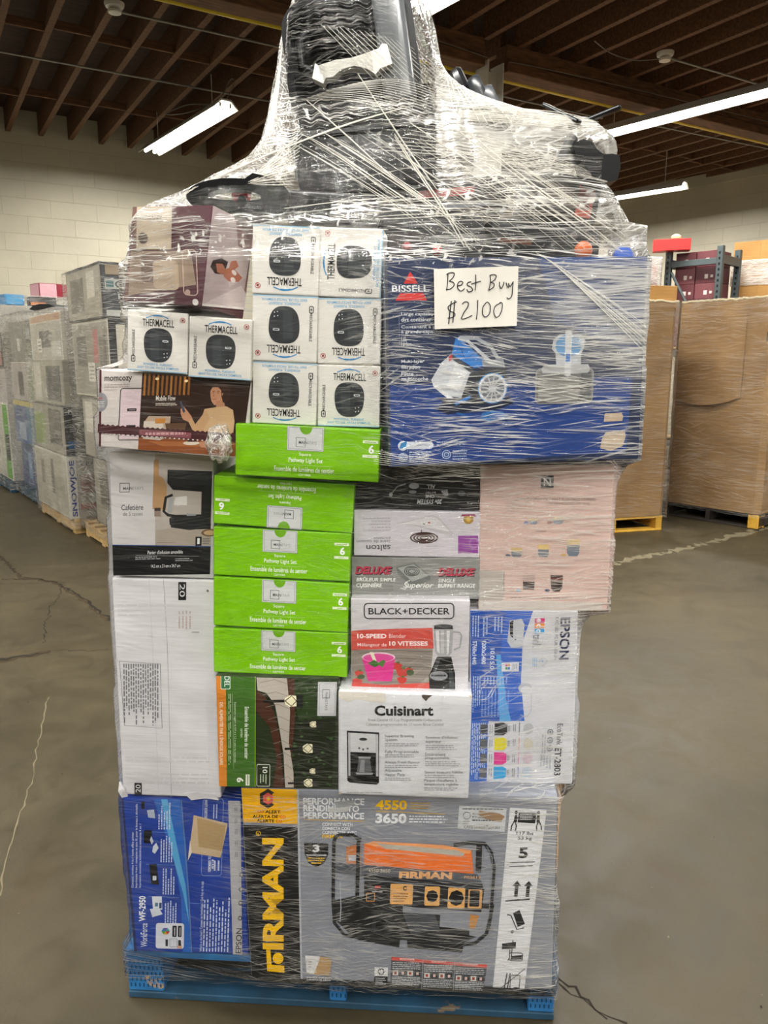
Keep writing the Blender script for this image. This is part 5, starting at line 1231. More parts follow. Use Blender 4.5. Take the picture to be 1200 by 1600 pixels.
pen((697, 428), (696.5, 441), (695, 454)); pen((694.5, 430), (700, 427.3), (706.5, 428), (705, 434), (699, 440)); pen((699, 440), (705.5, 442), (706, 447), (700, 452), (694, 452))
pen((711, 447), (717, 446), (720, 442), (716.5, 440), (712.5, 443), (712, 450), (717, 455), (723, 451)); pen((733, 441), (728, 442), (727, 446), (733, 449), (735, 454), (729, 456), (726, 452))
pen((739.5, 430), (740, 442), (739, 454)); pen((733, 444.5), (740, 442), (748, 440))
pen((762, 431), (762.5, 442), (760, 454)); pen((761, 431.5), (767, 430), (771.5, 432), (769, 438), (763, 442)); pen((763, 442), (768, 443.5), (767.5, 449), (760, 454))
pen((776.5, 441), (777, 447), (779.5, 451), (782.5, 446), (783.5, 441)); pen((787, 442), (788.5, 447), (791, 449.5), (791, 444)); pen((790.5, 443), (793.5, 448), (798, 440.5)); pen((798, 440.5), (797, 452), (796, 463), (791, 467), (788.5, 464.5))
pen((711, 471), (704, 474), (697.5, 479), (700, 485), (707, 488), (708, 492), (703, 495.5), (697, 496)); pen((702.5, 470), (700, 490), (698.5, 505), w=1.7); pen((708, 468.5), (706, 490), (705, 503), w=1.7)
pen((719, 475), (723, 471.5), (728.5, 472.5), (728, 479), (722, 488), (718.5, 497), (725, 496.5), (735, 492)); pen((743.5, 468.5), (743, 484), (741.5, 498.5))
pen((756, 473), (751.5, 480), (751, 490), (756, 494.5), (762, 489), (763, 478), (759, 472), (756, 473)); pen((780, 472.5), (771, 478), (768.5, 487), (772, 495), (777, 493), (781, 484), (781.5, 474), (777.5, 472.5))
tag(sh.build('price_sheet'), 'white paper sheet with handwritten store name and price, on the blue carton', 'sign')

# ------------------------------------------------------------------ blue pallet under the load
PY = -.066
def stringer_pallet(name, label, w, d, mt, mdk, mend, face, ovl=.0, nb=7, group=None, h=.135, proud=None, grain=True):
    """x across the front, y back; three stringers run back, deck boards lie across"""
    rt = empty(name); tag(rt, label, 'pallet', group)  # far pallets' own dark blue; painted shade on the near pallet's bottom boards
    t = .018
    for i in range(nb):
        y0 = i * (d - .09) / (nb - 1)
        m = MB(); m.box((-w / 2, y0 - (.004 if i == 0 else 0), h - t), (w / 2, y0 + (.12 if i in (0, nb - 1) else .09), h), mt, .002); m.build('deck_board', rt)
    for i, x in enumerate((-w / 2 + .0, -.02, w / 2 - .062)):
        ww = (.088, .042, .062)[i]
        m = MB(); m.box((x, .0, t), (x + ww, d, h - t - .0005), mt, .003)
        # pressed tread marks on the end grain
        r = random.Random(i)
        for a in range(int(ww / .0105)):
            for b in range(5):
                xx = x + .006 + a * .0105 + (b % 2) * .004; zz = t + .012 + b * .0165
                m.box((xx, -.0006, zz), (xx + .003, .001, zz + .010), mend)
        m.build('stringer', rt)
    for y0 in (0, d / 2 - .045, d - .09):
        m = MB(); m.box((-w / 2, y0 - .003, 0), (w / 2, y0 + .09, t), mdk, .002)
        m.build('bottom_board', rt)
    return rt
pal = stringer_pallet('wooden_pallet', 'chipped blue wooden pallet under the tall wrapped load', 1.03, 1.10, M_BLUE, M_BLUEDK, ink('#123a57', .8, .2), None)  # bottom boards get the darker blue as painted shade below the deck
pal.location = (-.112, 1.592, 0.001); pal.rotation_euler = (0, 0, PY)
P = [Vector((-.112 + sx * .515 * cos(PY) - dy * sin(PY), 1.592 + sx * .515 * sin(PY) + dy * cos(PY), 0)) for sx in (-1, 1) for dy in (0, .62)]
HULL.append((.03, .150, P))

# ------------------------------------------------------------------ things piled on top of the load
def rr_outline(w, h, r, n=7, sk=0.0):
    P = []
    for cx, cz, q in ((w / 2 - r, h / 2 - r, 0), (-w / 2 + r, h / 2 - r, pi / 2), (-w / 2 + r, -h / 2 + r, pi), (w / 2 - r, -h / 2 + r, 1.5 * pi)):
        for i in range(n): a = q + i * pi / 2 / (n - 1); P.append((cx + r * cos(a), cz + r * sin(a)))
    return P
def place_rt(rt, loc, ez=0, ex=0, ey=0): rt.location = loc; rt.rotation_euler = (ex, ey, ez)

# big black tub, its open side towards the viewer, leaning
rt = empty('plastic_tub'); tag(rt, 'big glossy black plastic tub tipped on its side at the very top of the load', 'tub')
o0 = rr_outline(.25, .245, .055); o1 = rr_outline(.232, .227, .048); b0_ = rr_outline(.21, .20, .04); b1_ = rr_outline(.195, .185, .036)
def ring(m, A_, ya, B_, yb, mat, flip=False):
    n = len(A_); vs = [(x, ya, z) for x, z in A_] + [(x, yb, z) for x, z in B_]
    m.add(vs, [(i, (i + 1) % n, n + (i + 1) % n, n + i) for i in range(n)], mat)
m = MB(); ring(m, o0, 0, b0_, .20, M_BLACKPL); ring(m, o1, 0, b1_, .185, M_GREYPL)
m.add([(x, .185, z) for x, z in b1_], [tuple(range(len(b1_)))], M_GREYPL); m.add([(x, .20, z) for x, z in b0_], [tuple(range(len(b0_)))], M_BLACKPL)
m.build('tub_shell', rt, 40)
m = MB(); n = len(o0); e0 = rr_outline(.262, .257, .06)
ring(m, e0, -.006, e0, .012, M_BLACKPL); ring(m, e0, -.006, o1, -.006, M_BLACKPL); ring(m, e0, .012, o0, .012, M_BLACKPL); ring(m, o1, -.006, o1, .004, M_BLACKPL)
m.build('rim', rt, 30)
m = MB(); m.tube([(-.05, .03, -.035), (-.1, .012, 0), (-.1, .01, .05), (-.085, .012, .07)], .011, M_BLACKPL, 10); m.build('handle', rt, 50)
m = MB(); m.box((.055, -.02, -.13), (.118, .004, .13), ink('#55585a', .3, .5), .012, seg=3); m.build('side_panel', rt, 40)
place_rt(rt, (-.066, 1.655, 2.128), radians(-6), radians(-14), radians(-9))
TUB = rt
# white foam block caught in its mouth
m = MB()
out = [(-.076, -.030), (-.07, -.004), (-.064, -.008), (-.03, .001), (.0, .004), (.03, .012), (.052, .019), (.058, .027), (.068, .026), (.078, -.008), (.055, -.016), (.046, -.026), (.03, -.016), (.005, -.010), (-.02, -.016), (-.035, -.028), (-.05, -.030), (-.055, -.040)]
m.prism(out, 0, .028, ink('#dcdad2', .6, .3))
o = m.build('foam_block', None, 20); tag(o, 'white moulded packing foam in the mouth of the topmost black tub', 'packing foam')
o.location = (-.062, 1.60, 2.096); o.rotation_euler = (0, 0, radians(-4))
# black crate underneath
rt = empty('plastic_crate'); tag(rt, 'shiny black plastic crate below the topmost tub, its corner pointing left', 'crate')
m = MB(); m.box((-.145, 0, -.062), (.145, .22, .062), M_BLACKPL, .008, seg=3); m.build('crate_body', rt, 40)
m = MB(); m.box((-.151, -.006, .050), (.151, .226, .066), M_BLACKPL, .004); m.build('rim', rt, 40)
m = MB()
for x in (-.075, -.025, .055, .105): m.box((x, -.004, -.055), (x + .008, .001, .048), M_GREYPL, .001)
m.build('rib', rt)
place_rt(rt, (-.030, 1.625, 1.925), radians(4), radians(-6), radians(-7))
# second glossy crate between
rt = empty('plastic_crate'); tag(rt, 'second black plastic crate, wedged between the tub and the crate with the corner', 'crate')
m = MB(); m.box((-.135, 0, -.04), (.135, .2, .04), ink('#0a0a0b', .33, .28), .01, seg=3); m.build('crate_body', rt, 40)
m = MB(); m.tube([(.06, -.004, -.01), (.085, -.008, .012), (.11, -.004, .0)], .004, M_GREYPL, 8); m.build('handle', rt, 40)
place_rt(rt, (-.035, 1.645, 2.01), radians(2), radians(-4), radians(-12))
# shell with grip opening, left
rt = empty('plastic_carry_case'); tag(rt, 'black plastic case with an almond shaped grip opening, left of the crates', 'case')
N_ = 44; outl = []; hole = []
for i in range(N_):
    t = 2 * pi * i / N_
    outl.append((.098 * cos(t) * (1 + .10 * (cos(t) > 0)), .036 * sin(t) * (1 + .35 * (cos(t) > .2)))); hole.append((.052 * cos(t) - .004, (.0135 if sin(t) > 0 else .0065) * sin(t) + .002))
m = MB(); m.prism(outl, 0, .03, M_BLACKPL, None, hole); m.build('grip', rt, 35)
m = MB(); m.box((.085, .004, -.032), (.27, .14, .022), M_BLACKPL, .012, seg=3); m.build('case_shell', rt, 40)
m = MB(); m.cyl((-.002, .034, .012), (-.002, .06, .012), .016, ink('#c41f1f', .35, .5), 20); m.build('red_knob', rt, 40)
m = MB(); m.cyl((.006, .02, .000), (.006, .034, .000), .009, M_BLACKPL, 16); m.build('knob_button', rt, 40)
place_rt(rt, (-.285, 1.57, 1.842), radians(-3), 0, radians(3))
# three black discs behind on the right
for i, (x, y, z, rr) in enumerate(((.185, 1.86, 2.115, .062), (.215, 1.80, 2.085, .055), (.238, 1.78, 2.065, .048))):
    m = MB(); M0 = Matrix.Translation((x, y, z)) @ Matrix.Rotation(radians(62), 4, 'Y') @ Matrix.Rotation(radians(15), 4, 'X')
    m.lathe([(rr * .3, -.012), (rr * .9, -.014), (rr, -.006), (rr, .006), (rr * .9, .014), (rr * .3, .012)], ink(('#101012', '#1c2024', '#3b3e42')[i], .35, .5), 40)
    m.lathe([(rr * .28, -.016), (rr * .30, .016)], M_GREYPL, 20)
    o = m.build('round_disc', None, 35); o.matrix_world = M0
    tag(o, ('largest black disc behind the tub, topmost of three', 'middle black disc of three leaning behind the tub', 'lowest and smallest grey black disc, nearest the white column')[i], 'disc', 'black discs behind the tub')
# vacuum floor head at the right, poking out of a hole in the wrap
rt = empty('vacuum_floor_head'); tag(rt, 'black vacuum floor head poking out at the right side of the wrap', 'vacuum head')
m = MB()
out = [(-.046, .034), (-.03, .040), (-.012, .036), (-.002, .022), (.012, .012), (.03, .013), (.044, .010), (.047, -.012), (.042, -.036), (.012, -.042), (-.012, -.036), (-.022, -.016), (-.028, .002), (-.044, .004), (-.05, .018)]
m.prism(out, 0, .07, M_BLACKPL); m.build('head_body', rt, 20)
m = MB(); m.cyl((-.035, -.004, .02), (-.035, .08, .02), .013, M_BLACKPL, 18); m.build('swivel_tube', rt, 40)
m = MB(); m.tube([(-.08, .03, -.02), (-.06, .02, .02), (-.045, .03, .05)], .012, ink('#2b2c2e', .3, .5), 12); m.build('hose', rt, 50)
place_rt(rt, (.425, 1.635, 1.925))
# flat bars
for i, (p0, p1, lb) in enumerate((((.325, 1.69, 2.045), (.385, 1.63, 1.995), 'thin black bar sticking up steeply at the upper right, next to the flat bar'), ((.375, 1.68, 1.998), (.468, 1.64, 2.026), 'flat black bar jutting right above the vacuum floor head'))):
    d = Vector(p1) - Vector(p0); L = d.length; m = MB()
    m.box((0, -.008, -.004), (L, .008, .004), M_BLACKPL, .002); m.box((.004, -.0085, .0), (L - .004, -.008, .0015), ink('#8d9092', .3, .5))
    o = m.build('metal_bar'); o.matrix_world = Matrix.Translation(p0) @ d.to_track_quat('X', 'Z').to_matrix().to_4x4()
    tag(o, lb, 'bar', 'bars at the upper right')
# dark goods between the blue carton and the crates
def goods(name, label, cat, loc, size, col, rz=0, ry=0, trim_=None, bev=.006):
    m = MB(); m.box((-size[0] / 2, 0, -size[2] / 2), (size[0] / 2, size[1], size[2] / 2), ink(col, .4, .3), bev, seg=2)
    rt_ = m.build(name, None, 35); place_rt(rt_, loc, radians(rz), 0, radians(ry)); tag(rt_, label, cat)
    if trim_:
        m = MB()
        for (x0, z0, x1, z1, k_) in trim_: m.box((x0, -.0022, z0), (x1, .001, z1), ink(k_, .35, .4), .0006)
        m.build('front_panel', rt_)
    return rt_
goods('tool_case', 'black tool case lying on the blue carton, left part', 'case', (.10, 1.63, 1.775), (.21, .2, .085), '#141417', 3, -2, [(-.09, -.03, -.02, .015, '#231416'), (.01, -.02, .08, .02, '#2a2b30'), (-.05, .022, .05, .030, '#3a3c42')])
goods('tool_case', 'dark grey tool case with brown strip on the blue carton, right of the black one', 'case', (.33, 1.64, 1.772), (.23, .2, .075), '#1a1b1e', 6, 4, [(-.10, -.01, -.03, .0, '#5a3018'), (.0, -.03, .07, .005, '#101114'), (.02, .015, .10, .025, '#34363b')])
goods('flat_black_box', 'flat black box beneath the black crates, above the repeller boxes', 'box', (-.03, 1.66, 1.826), (.30, .22, .055), '#101012', -2, 3, [(-.12, -.012, -.02, .008, '#26282c')])
goods('red_striped_box', 'dark box with a red stripe above the two tool cases', 'box', (.155, 1.665, 1.865), (.20, .18, .07), '#201619', 4, -5, [(-.085, .0, .03, .016, '#a33232'), (-.05, -.024, .06, -.012, '#7f8288')])
goods('patterned_box', 'grey patterned box at the right end of the pile above the tool cases', 'box', (.385, 1.70, 1.87), (.14, .16, .09), '#3b3836', 8, 9, [(-.05, -.02, .05, .02, '#6d625a'), (.02, -.035, .055, .03, '#b4503f')])
def ball(name, label, loc, rr, col, cat='ball'):
    m = MB(); m.lathe([(rr * sin(pi * i / 14) + .0001, -rr * cos(pi * i / 14)) for i in range(15)], ink(col, .4, .5), 28)
    m.tube([(rr * 1.004 * cos(t * .3), rr * 1.004 * sin(t * .3), 0) for t in range(21)], rr * .03, ink(col, .5, .4, 0, .3), 6, True)
    o = m.build(name, None, 50); o.location = loc; tag(o, label, cat); return o
ball('orange_knob', 'round orange knob on top of the blue carton, near its right end', (.383, 1.545, 1.742), .017, '#d8641e', 'knob')
m = MB(); m.lathe([(.017, 0), (.019, .004), (.019, .016), (.015, .02)], ink('#2f55a8', .35, .5), 24)
o = m.build('bottle_top', None, 35); place_rt(o, (.462, 1.56, 1.727), 0, radians(60), 0); tag(o, 'small blue plastic cap right of the orange knob', 'cap')
for i, (x, z, k_) in enumerate(((.105, 1.745, '#a8281f'), (-.0 + .045, 1.75, '#8a2f28'))):
    m = MB(); m.lathe([(.007, 0), (.009, .002), (.009, .016), (.006, .02)], ink(k_, .35, .5), 18)
    o = m.build('red_plug', None, 35); place_rt(o, (x, 1.60, z), 0, radians(70), 0); tag(o, ('small red plug on the blue carton, right one of two', 'small dull red plug on the blue carton, left one of two')[i], 'plug')

# ------------------------------------------------------------------ stretch wrap round the load
def hull2(pts):
    pts = sorted(set((round(p[0], 5), round(p[1], 5)) for p in pts))
    if len(pts) < 3: return pts
    def half(ps):
        o = []
        for p in ps:
            while len(o) > 1 and (o[-1][0] - o[-2][0]) * (p[1] - o[-2][1]) - (o[-1][1] - o[-2][1]) * (p[0] - o[-2][0]) <= 0: o.pop()
            o.append(p)
        return o
    a = half(pts); b = half(pts[::-1]); return a[:-1] + b[:-1]
AX = (-.06, 1.86)
NA = 420
ANG = []
for i in range(NA):
    t = i / NA * 2 * pi
    ANG.append(t - .35 * sin(2 * t) * .0)
def radial(poly):
    out = []
    n = len(poly)
    for t in ANG:
        dx, dy = cos(t), sin(t); best = 0
        for i in range(n):
            x1, y1 = poly[i][0] - AX[0], poly[i][1] - AX[1]; x2, y2 = poly[(i + 1) % n][0] - AX[0], poly[(i + 1) % n][1] - AX[1]
            ex, ey = x2 - x1, y2 - y1; den = dx * ey - dy * ex
            if abs(den) < 1e-9: continue
            s_ = (x1 * ey - y1 * ex) / den; q = (x1 * dy - y1 * dx) / den
            if s_ > 0 and -1e-6 <= q <= 1 + 1e-6: best = max(best, s_)
        out.append(best)
    return out
# sections of the tent over the loose goods: z, x left, x right, y front
TENT = [(1.790, -.545, .507, 1.500), (1.826, -.52, .498, 1.525), (1.850, -.445, .490, 1.54), (1.866, -.415, .486, 1.55), (1.876, -.405, .482, 1.555), (1.884, -.395, .458, 1.56), (1.905, -.35, .455, 1.575),
        (1.94, -.285, .478, 1.585), (1.985, -.252, .478, 1.59), (2.012, -.245, .468, 1.595), (2.022, -.242, .34, 1.60), (2.040, -.238, .25, 1.60), (2.065, -.230, .195, 1.60), (2.09, -.226, .150, 1.60), (2.13, -.216, .118, 1.605), (2.20, -.207, .10, 1.62), (2.28, -.17, .08, 1.65)]
HULL.append((1.715, 1.80, [Vector((*q, 0)) for q in ((.01, 1.505), (.49, 1.53), (.505, 1.60), (.50, 1.84), (-.02, 1.84))]))
def tent_poly(z):
    for a, b in zip(TENT, TENT[1:]):
        if a[0] <= z <= b[0]:
            t = (z - a[0]) / (b[0] - a[0]); _, xl, xr, yf = [a[i] + (b[i] - a[i]) * t for i in range(4)]; break
    else: _, xl, xr, yf = TENT[0] if z < TENT[0][0] else TENT[-1]
    w_ = xr - xl; cx = (xl + xr) / 2; sh = min(.04, w_ * .1)
    yb = 1.98 - max(0, z - 2.0) * .4
    yr = 1.64 if 1.9 < z < 2.03 else 1.70
    return [(xl, 1.72), (xl + sh, yf + .04), (xl + w_ * .3, yf), (cx + w_ * .12, yf), (xr - sh, min(yr, yf + .05)), (xr, yr + .04), (xr - .05, yb), (xl + .05, yb)]
ZS = [.055 + i * .012 for i in range(int((2.28 - .055) / .012) + 1)]
RAD = []
for z in ZS:
    if z < 1.79:
        pts = []
        for z0, z1, P in HULL:
            if z0 - .004 <= z <= z1 + .004:
                # corners of the carton cut at this height
                if len(P) == 8 and z1 - z0 > .02:
                    lo = sorted(P, key=lambda p: p.z)[:4]; hi = sorted(P, key=lambda p: p.z)[4:]
                    pts += [(p.x, p.y) for p in (hi if z > (z0 + z1) / 2 else lo)]
                else: pts += [(p.x, p.y) for p in P]
        RAD.append(radial(hull2(pts)) if len(pts) > 2 else RAD[-1])
    else: RAD.append(radial(tent_poly(z)))
NZ = len(ZS)
W_ = [math.exp(-(k_ / 2.4) ** 2 / 2) for k_ in range(-6, 7)]; SW = sum(W_)
SM = []
for i in range(NZ):
    low = ZS[i] < 1.79; row = []
    for j in range(NA):
        s_ = 0
        for k_ in range(-6, 7): s_ += W_[k_ + 6] * RAD[min(NZ - 1, max(0, i + k_))][j]
        s_ /= SW
        row.append(max(s_, RAD[i][j]) + .008 if low else s_ * .5 + RAD[i][j] * .5 + .004)
    SM.append(row)
for rep in range(2): SM = [[(r_[j - 1] + 2 * r_[j] + r_[(j + 1) % NA]) / 4 if ZS[i] > 1.79 else r_[j] for j in range(NA)] for i, r_ in enumerate(SM)]
vs = []; uv = []; lay = []
for i, z in enumerate(ZS):
    for j, t in enumerate(ANG):
        r_ = SM[i][j]; x = AX[0] + r_ * cos(t); y = AX[1] + r_ * sin(t)
        front = max(0, -sin(t))
        up = min(1, max(0, (z - 1.76) / .08))
        nz = noise.noise(Vector((t * 9, z * 22, 3.1))) * .0022 + noise.noise(Vector((t * 30, z * 9 + t * 8, 7))) * (.0006 + .0032 * up)
        x += cos(t) * nz; y += sin(t) * nz
        if up > 0:
            zz = z + up * noise.noise(Vector((t * 14, z * 11, 1.0))) * .006
        else: zz = z
        vs.append((x, y, zz)); 
        uv.append((t * (.5 if z < 1.7 else max(.22, .5 - (z - 1.7) * .8)), z))
        # how many layers of wrap lie here
        right = 1 / (1 + math.exp(-(x - .0) / .05))
        n1 = .5 + .5 * noise.noise(Vector((x * 5, z * 4, 2.2))); n2 = .5 + .5 * noise.noise(Vector((x * 3 + 9, z * 6, 5.2)))
        if z < .14: hz, cr = .02, .45
        elif z < .6:
            hz = .008 + .03 * n1 * (.4 + .6 * right); cr = .14 + .62 * n2 * (1 if x > -.36 else .2)
            if x < -.33: cr *= .5
            if x > .33: hz += .10; cr += .3
        elif z < 1.30:
            hz = .004 + .02 * n1 * right; cr = .05 + .08 * n2 + .26 * right
            if x > .205: cr = .35 + .5 * n2; hz += .03
            if x < -.33: cr *= .5
            if z < 1.05 and -.02 < x < .2: cr *= .6
        elif z < 1.715:
            hz = .004 + .03 * n1 * right; cr = .05 + .07 * n2 + .42 * right + .45 * right * n2
            if x > .15: hz += .62 * min(1, (x - .15) / .2) * min(1, max(0, (z - 1.45) / .18)) * (.3 + n1); cr += .2
            if x < -.40 and z > 1.62: hz += .06; cr += .9
        else:
            hz = .07 + .20 * n1; cr = .9
            if z < 1.79 and x < 0: hz, cr = (.04 + .1 * n1, .5) if x > -.33 else (.05, 1.0)
            if x < -.15 and 1.79 < z < 1.82: hz = .16 + .2 * n1
            if z < 1.84 and x > -.02: hz = .01 + .07 * n1; cr = .8
            if -.17 < x < .10 and z > 1.83: hz = .0 + .008 * n1; cr = .28
            if -.19 < x < .11 and z > 2.04: hz = .002; cr = .22
            if -.17 < x < .10 and 1.975 < z < 2.035: hz = .02 + .08 * n1; cr = .8
            if -.40 < x < -.10 and 1.80 < z < 1.885: hz = .006; cr = .10
            if x > .10 and z > 1.96: hz = .20 + .28 * n1
            if x > .10 and 1.84 < z <= 1.96: hz = .03 + .16 * n1
            if .10 < x < .24 and 1.93 < z < 2.07: hz = .42 + .3 * n1
            if .37 < x and 1.89 < z < 1.97: hz = .0; cr = .2
            if x < -.19 and z > 1.885: hz = .08 + .20 * n1; cr = .85
        if front < .2 and z > 1.76: hz *= .5
        lay.append((hz, cr))
fs = []
def hole_at(i, j):
    x, y, z = vs[i * NA + j]
    return False
for i in range(NZ - 1):
    for j in range(NA):
        fs.append((i * NA + j, i * NA + (j + 1) % NA, (i + 1) * NA + (j + 1) % NA, (i + 1) * NA + j))
wrap = empty('stretch_wrap', (AX[0], AX[1], 0)); tag(wrap, 'clear stretch wrap wound round the whole tall load on the blue pallet', 'stretch wrap')
me = bpy.data.meshes.new('film_sheet'); me.from_pydata([(x - AX[0], y - AX[1], z) for x, y, z in vs], [], fs); me.materials.append(M_FILM); sheet_attrs(me, uv, lay); me.shade_smooth()
fo = bpy.data.objects.new('film_sheet', me); COL.objects.link(fo); fo.parent = wrap

def surf(x, z):
    """front face of the wrap at x, z"""
    i = min(NZ - 1, max(0, int(round((z - ZS[0]) / .012)))); best = None; pr = None
    row = SM[i]
    for j in range(NA):
        t = ANG[j]
        if sin(t) > .05: continue
        px, py = AX[0] + row[j] * cos(t), AX[1] + row[j] * sin(t)
        if pr and (pr[0] - x) * (px - x) <= 0 and px != pr[0]:
            k_ = (x - pr[0]) / (px - pr[0]); yy = pr[1] + k_ * (py - pr[1])
            if best is None or yy < best: best = yy
        pr = (px, py)
    return best
st = MB(); rs = random.Random(21)
def strand(x0, z0, x1, z1, r0=.0009, bow=.004, n=14, lift=.003):
    P = []
    for i in range(n + 1):
        t = i / n; x = x0 + (x1 - x0) * t; z = z0 + (z1 - z0) * t + bow * sin(pi * t)
        y_ = surf(x, z)
        if y_ is None: break
        P.append((x - AX[0], y_ - lift - AX[1], z))
    if len(P) < 3: return
    n = len(P) - 1
    for k_ in range(4):                    # taut: take kinks out
        P = [P[0]] + [tuple((P[i - 1][c] + 2 * P[i][c] + P[i + 1][c]) / 4 if c == 1 else P[i][c] for c in range(3)) for i in range(1, len(P) - 1)] + [P[-1]]
    st.tube(P, [r0 * (.35 + .65 * sin(pi * min(1, max(0, (i + .5) / (n + 1)))) ** .5) for i in range(n + 1)], M_STRAND, 5)
# parallel diagonal bands over the right-hand goods, falling to the right
for k_ in range(46):
    o_ = rs.uniform(-.17, .27); x0 = .0 + o_ + rs.uniform(-.03, .03); L = rs.uniform(.12, .34); s_ = -.72 + rs.uniform(-.05, .05)
    z0 = 1.955 - max(0, o_) * .12 + rs.uniform(-.02, .015); x1 = min(.49, x0 + L)
    if z0 + s_ * (x1 - x0) < 1.735: x1 = x0 + (1.735 - z0) / s_
    if x1 > x0 + .03: strand(x0, z0, x1, z0 + s_ * (x1 - x0), rs.choice((.0003, .0004, .0005, .0008)))
for a in (((-.05, 2.07), (.10, 1.85)), ((-.15, 2.03), (.02, 1.87)), ((.02, 1.96), (.16, 1.735)), ((.14, 1.98), (.45, 1.735)), ((.13, 1.975), (.44, 1.74)), ((.02, 1.955), (.15, 1.74)), ((.05, 1.98), (.42, 1.735))):
    strand(a[0][0], a[0][1], a[1][0], a[1][1], .0014, .002)
for k_ in range(26):                       # flat bunches that run across
    z = rs.choice((1.80, 1.81, 1.79, 1.82, 1.83, 1.87, 1.90)) + rs.uniform(-.012, .012); x0 = rs.uniform(-.2, .25); strand(x0, z, x0 + rs.uniform(.1, .26), z + rs.uniform(-.012, .03), rs.choice((.0004, .0007)), rs.uniform(-.005, .008))
for k_ in range(9): strand(.16, 1.985 + k_ * .0035, .475, 1.975 + k_ * .0045, .0008, .002)
for k_ in range(9): strand(-.02 + k_ * .012, 1.93 + k_ * .006, .478, 1.876 + k_ * .001, .0007, .006)
for k_ in range(16):                        # fan from the crate corner to the left
    z = 1.86 + k_ * .008; strand(-.25 - .005 * (k_ % 3), 1.865 + k_ * .001, -.172 + .001 * k_, z, .0008, 0)
for k_ in range(12): strand(-.40 + k_ * .006, 1.84 + k_ * .004, -.12 + k_ * .015, 1.965 + k_ * .004, .0008, .012)
for k_ in range(10): strand(-.255 + k_ * .004, 1.93, -.212 + k_ * .001, 2.12 + k_ * .006, .0008, .0)
for k_ in range(12): strand(.115 - k_ * .001, 2.14, .135 + k_ * .016, 1.99 - k_ * .003, .0009, 0)
for k_ in range(14): strand(-.17 + k_ * .01, 2.03 + k_ * .002, .07 + k_ * .004, 2.045 + k_ * .004 - .06, .0006, .012)
for k_ in range(16): x0 = -.12 + k_ * .012; strand(x0, 2.16 - k_ * .002, x0 + .10, 2.06, .0005, 0)
for k_ in range(10): strand(.28 + k_ * .006, 1.735 - k_ * .004, .505, 1.60 - k_ * .006 + rs.uniform(-.004, .004), .0007, .002)   # diagonal over the carton corner
for k_ in range(7): z = 1.32 + k_ * .004; strand(-.02, z + .02, .20, z - .012, .0006, .0)
for k_ in range(22):                       # creases that gather beside the lower breast pump carton
    a = radians(rs.uniform(-70, 70)); rr = rs.uniform(.012, .034); strand(-.328, 1.372, -.328 + rr * cos(a), 1.372 + rr * sin(a), .0005, rs.uniform(-.002, .002), 5)
so = st.build('film_strands', None, 60); so.location = (0, 0, 0); so.parent = wrap; so['kind'] = 'stuff'

tf = []; tu = []; tl = []
for i in range(15):
    for j in range(36):
        ph = i / 14 * pi / 2; a = j / 36 * 2 * pi; rr = sin(ph)
        nn = noise.noise(Vector((cos(a) * 2.2, sin(a) * 2.2, ph * 3))) * .35 + noise.noise(Vector((cos(a) * 7, sin(a) * 7, ph * 7))) * .18
        tf.append((-.325 - AX[0] + .026 * rr * cos(a) * (1 + nn), surf(-.325, 1.375) - AX[1] + .004 - .020 * cos(ph) * (1 + nn), 1.372 + .036 * rr * sin(a) * (1 + nn))); tu.append((a * .06, ph * .06)); tl.append((.16, 1.3))
me = bpy.data.meshes.new('film_tuft'); me.from_pydata(tf, [], [(i * 36 + j, i * 36 + (j + 1) % 36, (i + 1) * 36 + (j + 1) % 36, (i + 1) * 36 + j) for i in range(14) for j in range(36)]); me.materials.append(M_FILM); sheet_attrs(me, tu, tl); me.shade_smooth()
o = bpy.data.objects.new('film_tuft', me); COL.objects.link(o); o.parent = wrap

# ------------------------------------------------------------------ wrapped pallets in a row on the left
HR = radians(36)
RU = Vector((-sin(HR), cos(HR), 0)); RV = Vector((cos(HR), sin(HR), 0))
def row_matrix(u, v, z): o = RU * u + RV * v; return Matrix(((RV.x, RU.x, 0, o.x), (RV.y, RU.y, 0, o.y), (0, 0, 1, z), (0, 0, 0, 1)))
# carton placed by its near aisle corner; x across the row, y along it
def row_box(u, v, z, w, d, h, mat, name, label, fr=None, sd=None, cat='box', rz=0, group=None):
    m = MB(); m.box((0, 0, 0), (w, d, h), mat, .004)
    def front(a, b, k): return (a * w, -k, (1 - b) * h)
    def side(a, b, k): return (-k, (1 - a) * d, (1 - b) * h)
    pp = []
    p_ = MB()
    if fr: fr(Art(m, (0, 0), (100, 0), (0, 100), front, .001), p_)
    if sd: sd(Art(m, (0, 0), (100, 0), (0, 100), side, .001), p_)
    o = m.build(name); o.matrix_world = row_matrix(u, v, z) @ Matrix.Rotation(radians(rz), 4, 'Z'); tag(o, label, cat, group)
    if p_.v: p_.build('product_picture', o)
    return o
def pic(*items):
    """list of print marks: (kind, args...) drawn on the carton or, with leading '*', on its picture part"""
    def f(A, p_):
        body = A.mb
        for it in items:
            k_ = it[0]; A.to(p_ if k_[0] == '*' else body); k_ = k_.lstrip('*')
            getattr(A, k_)(*it[1:-1] if isinstance(it[-1], dict) else it[1:], **(it[-1] if isinstance(it[-1], dict) else {}))
        A.to(body)
    return f
def low_pallet(u, v, w, d, mt, name, label):
    rt = stringer_pallet(name, label, w, d, mt, mt, ink('#2a241c', .8, .2), None, nb=6)
    rt.matrix_world = row_matrix(u, v + w / 2, .001); return rt
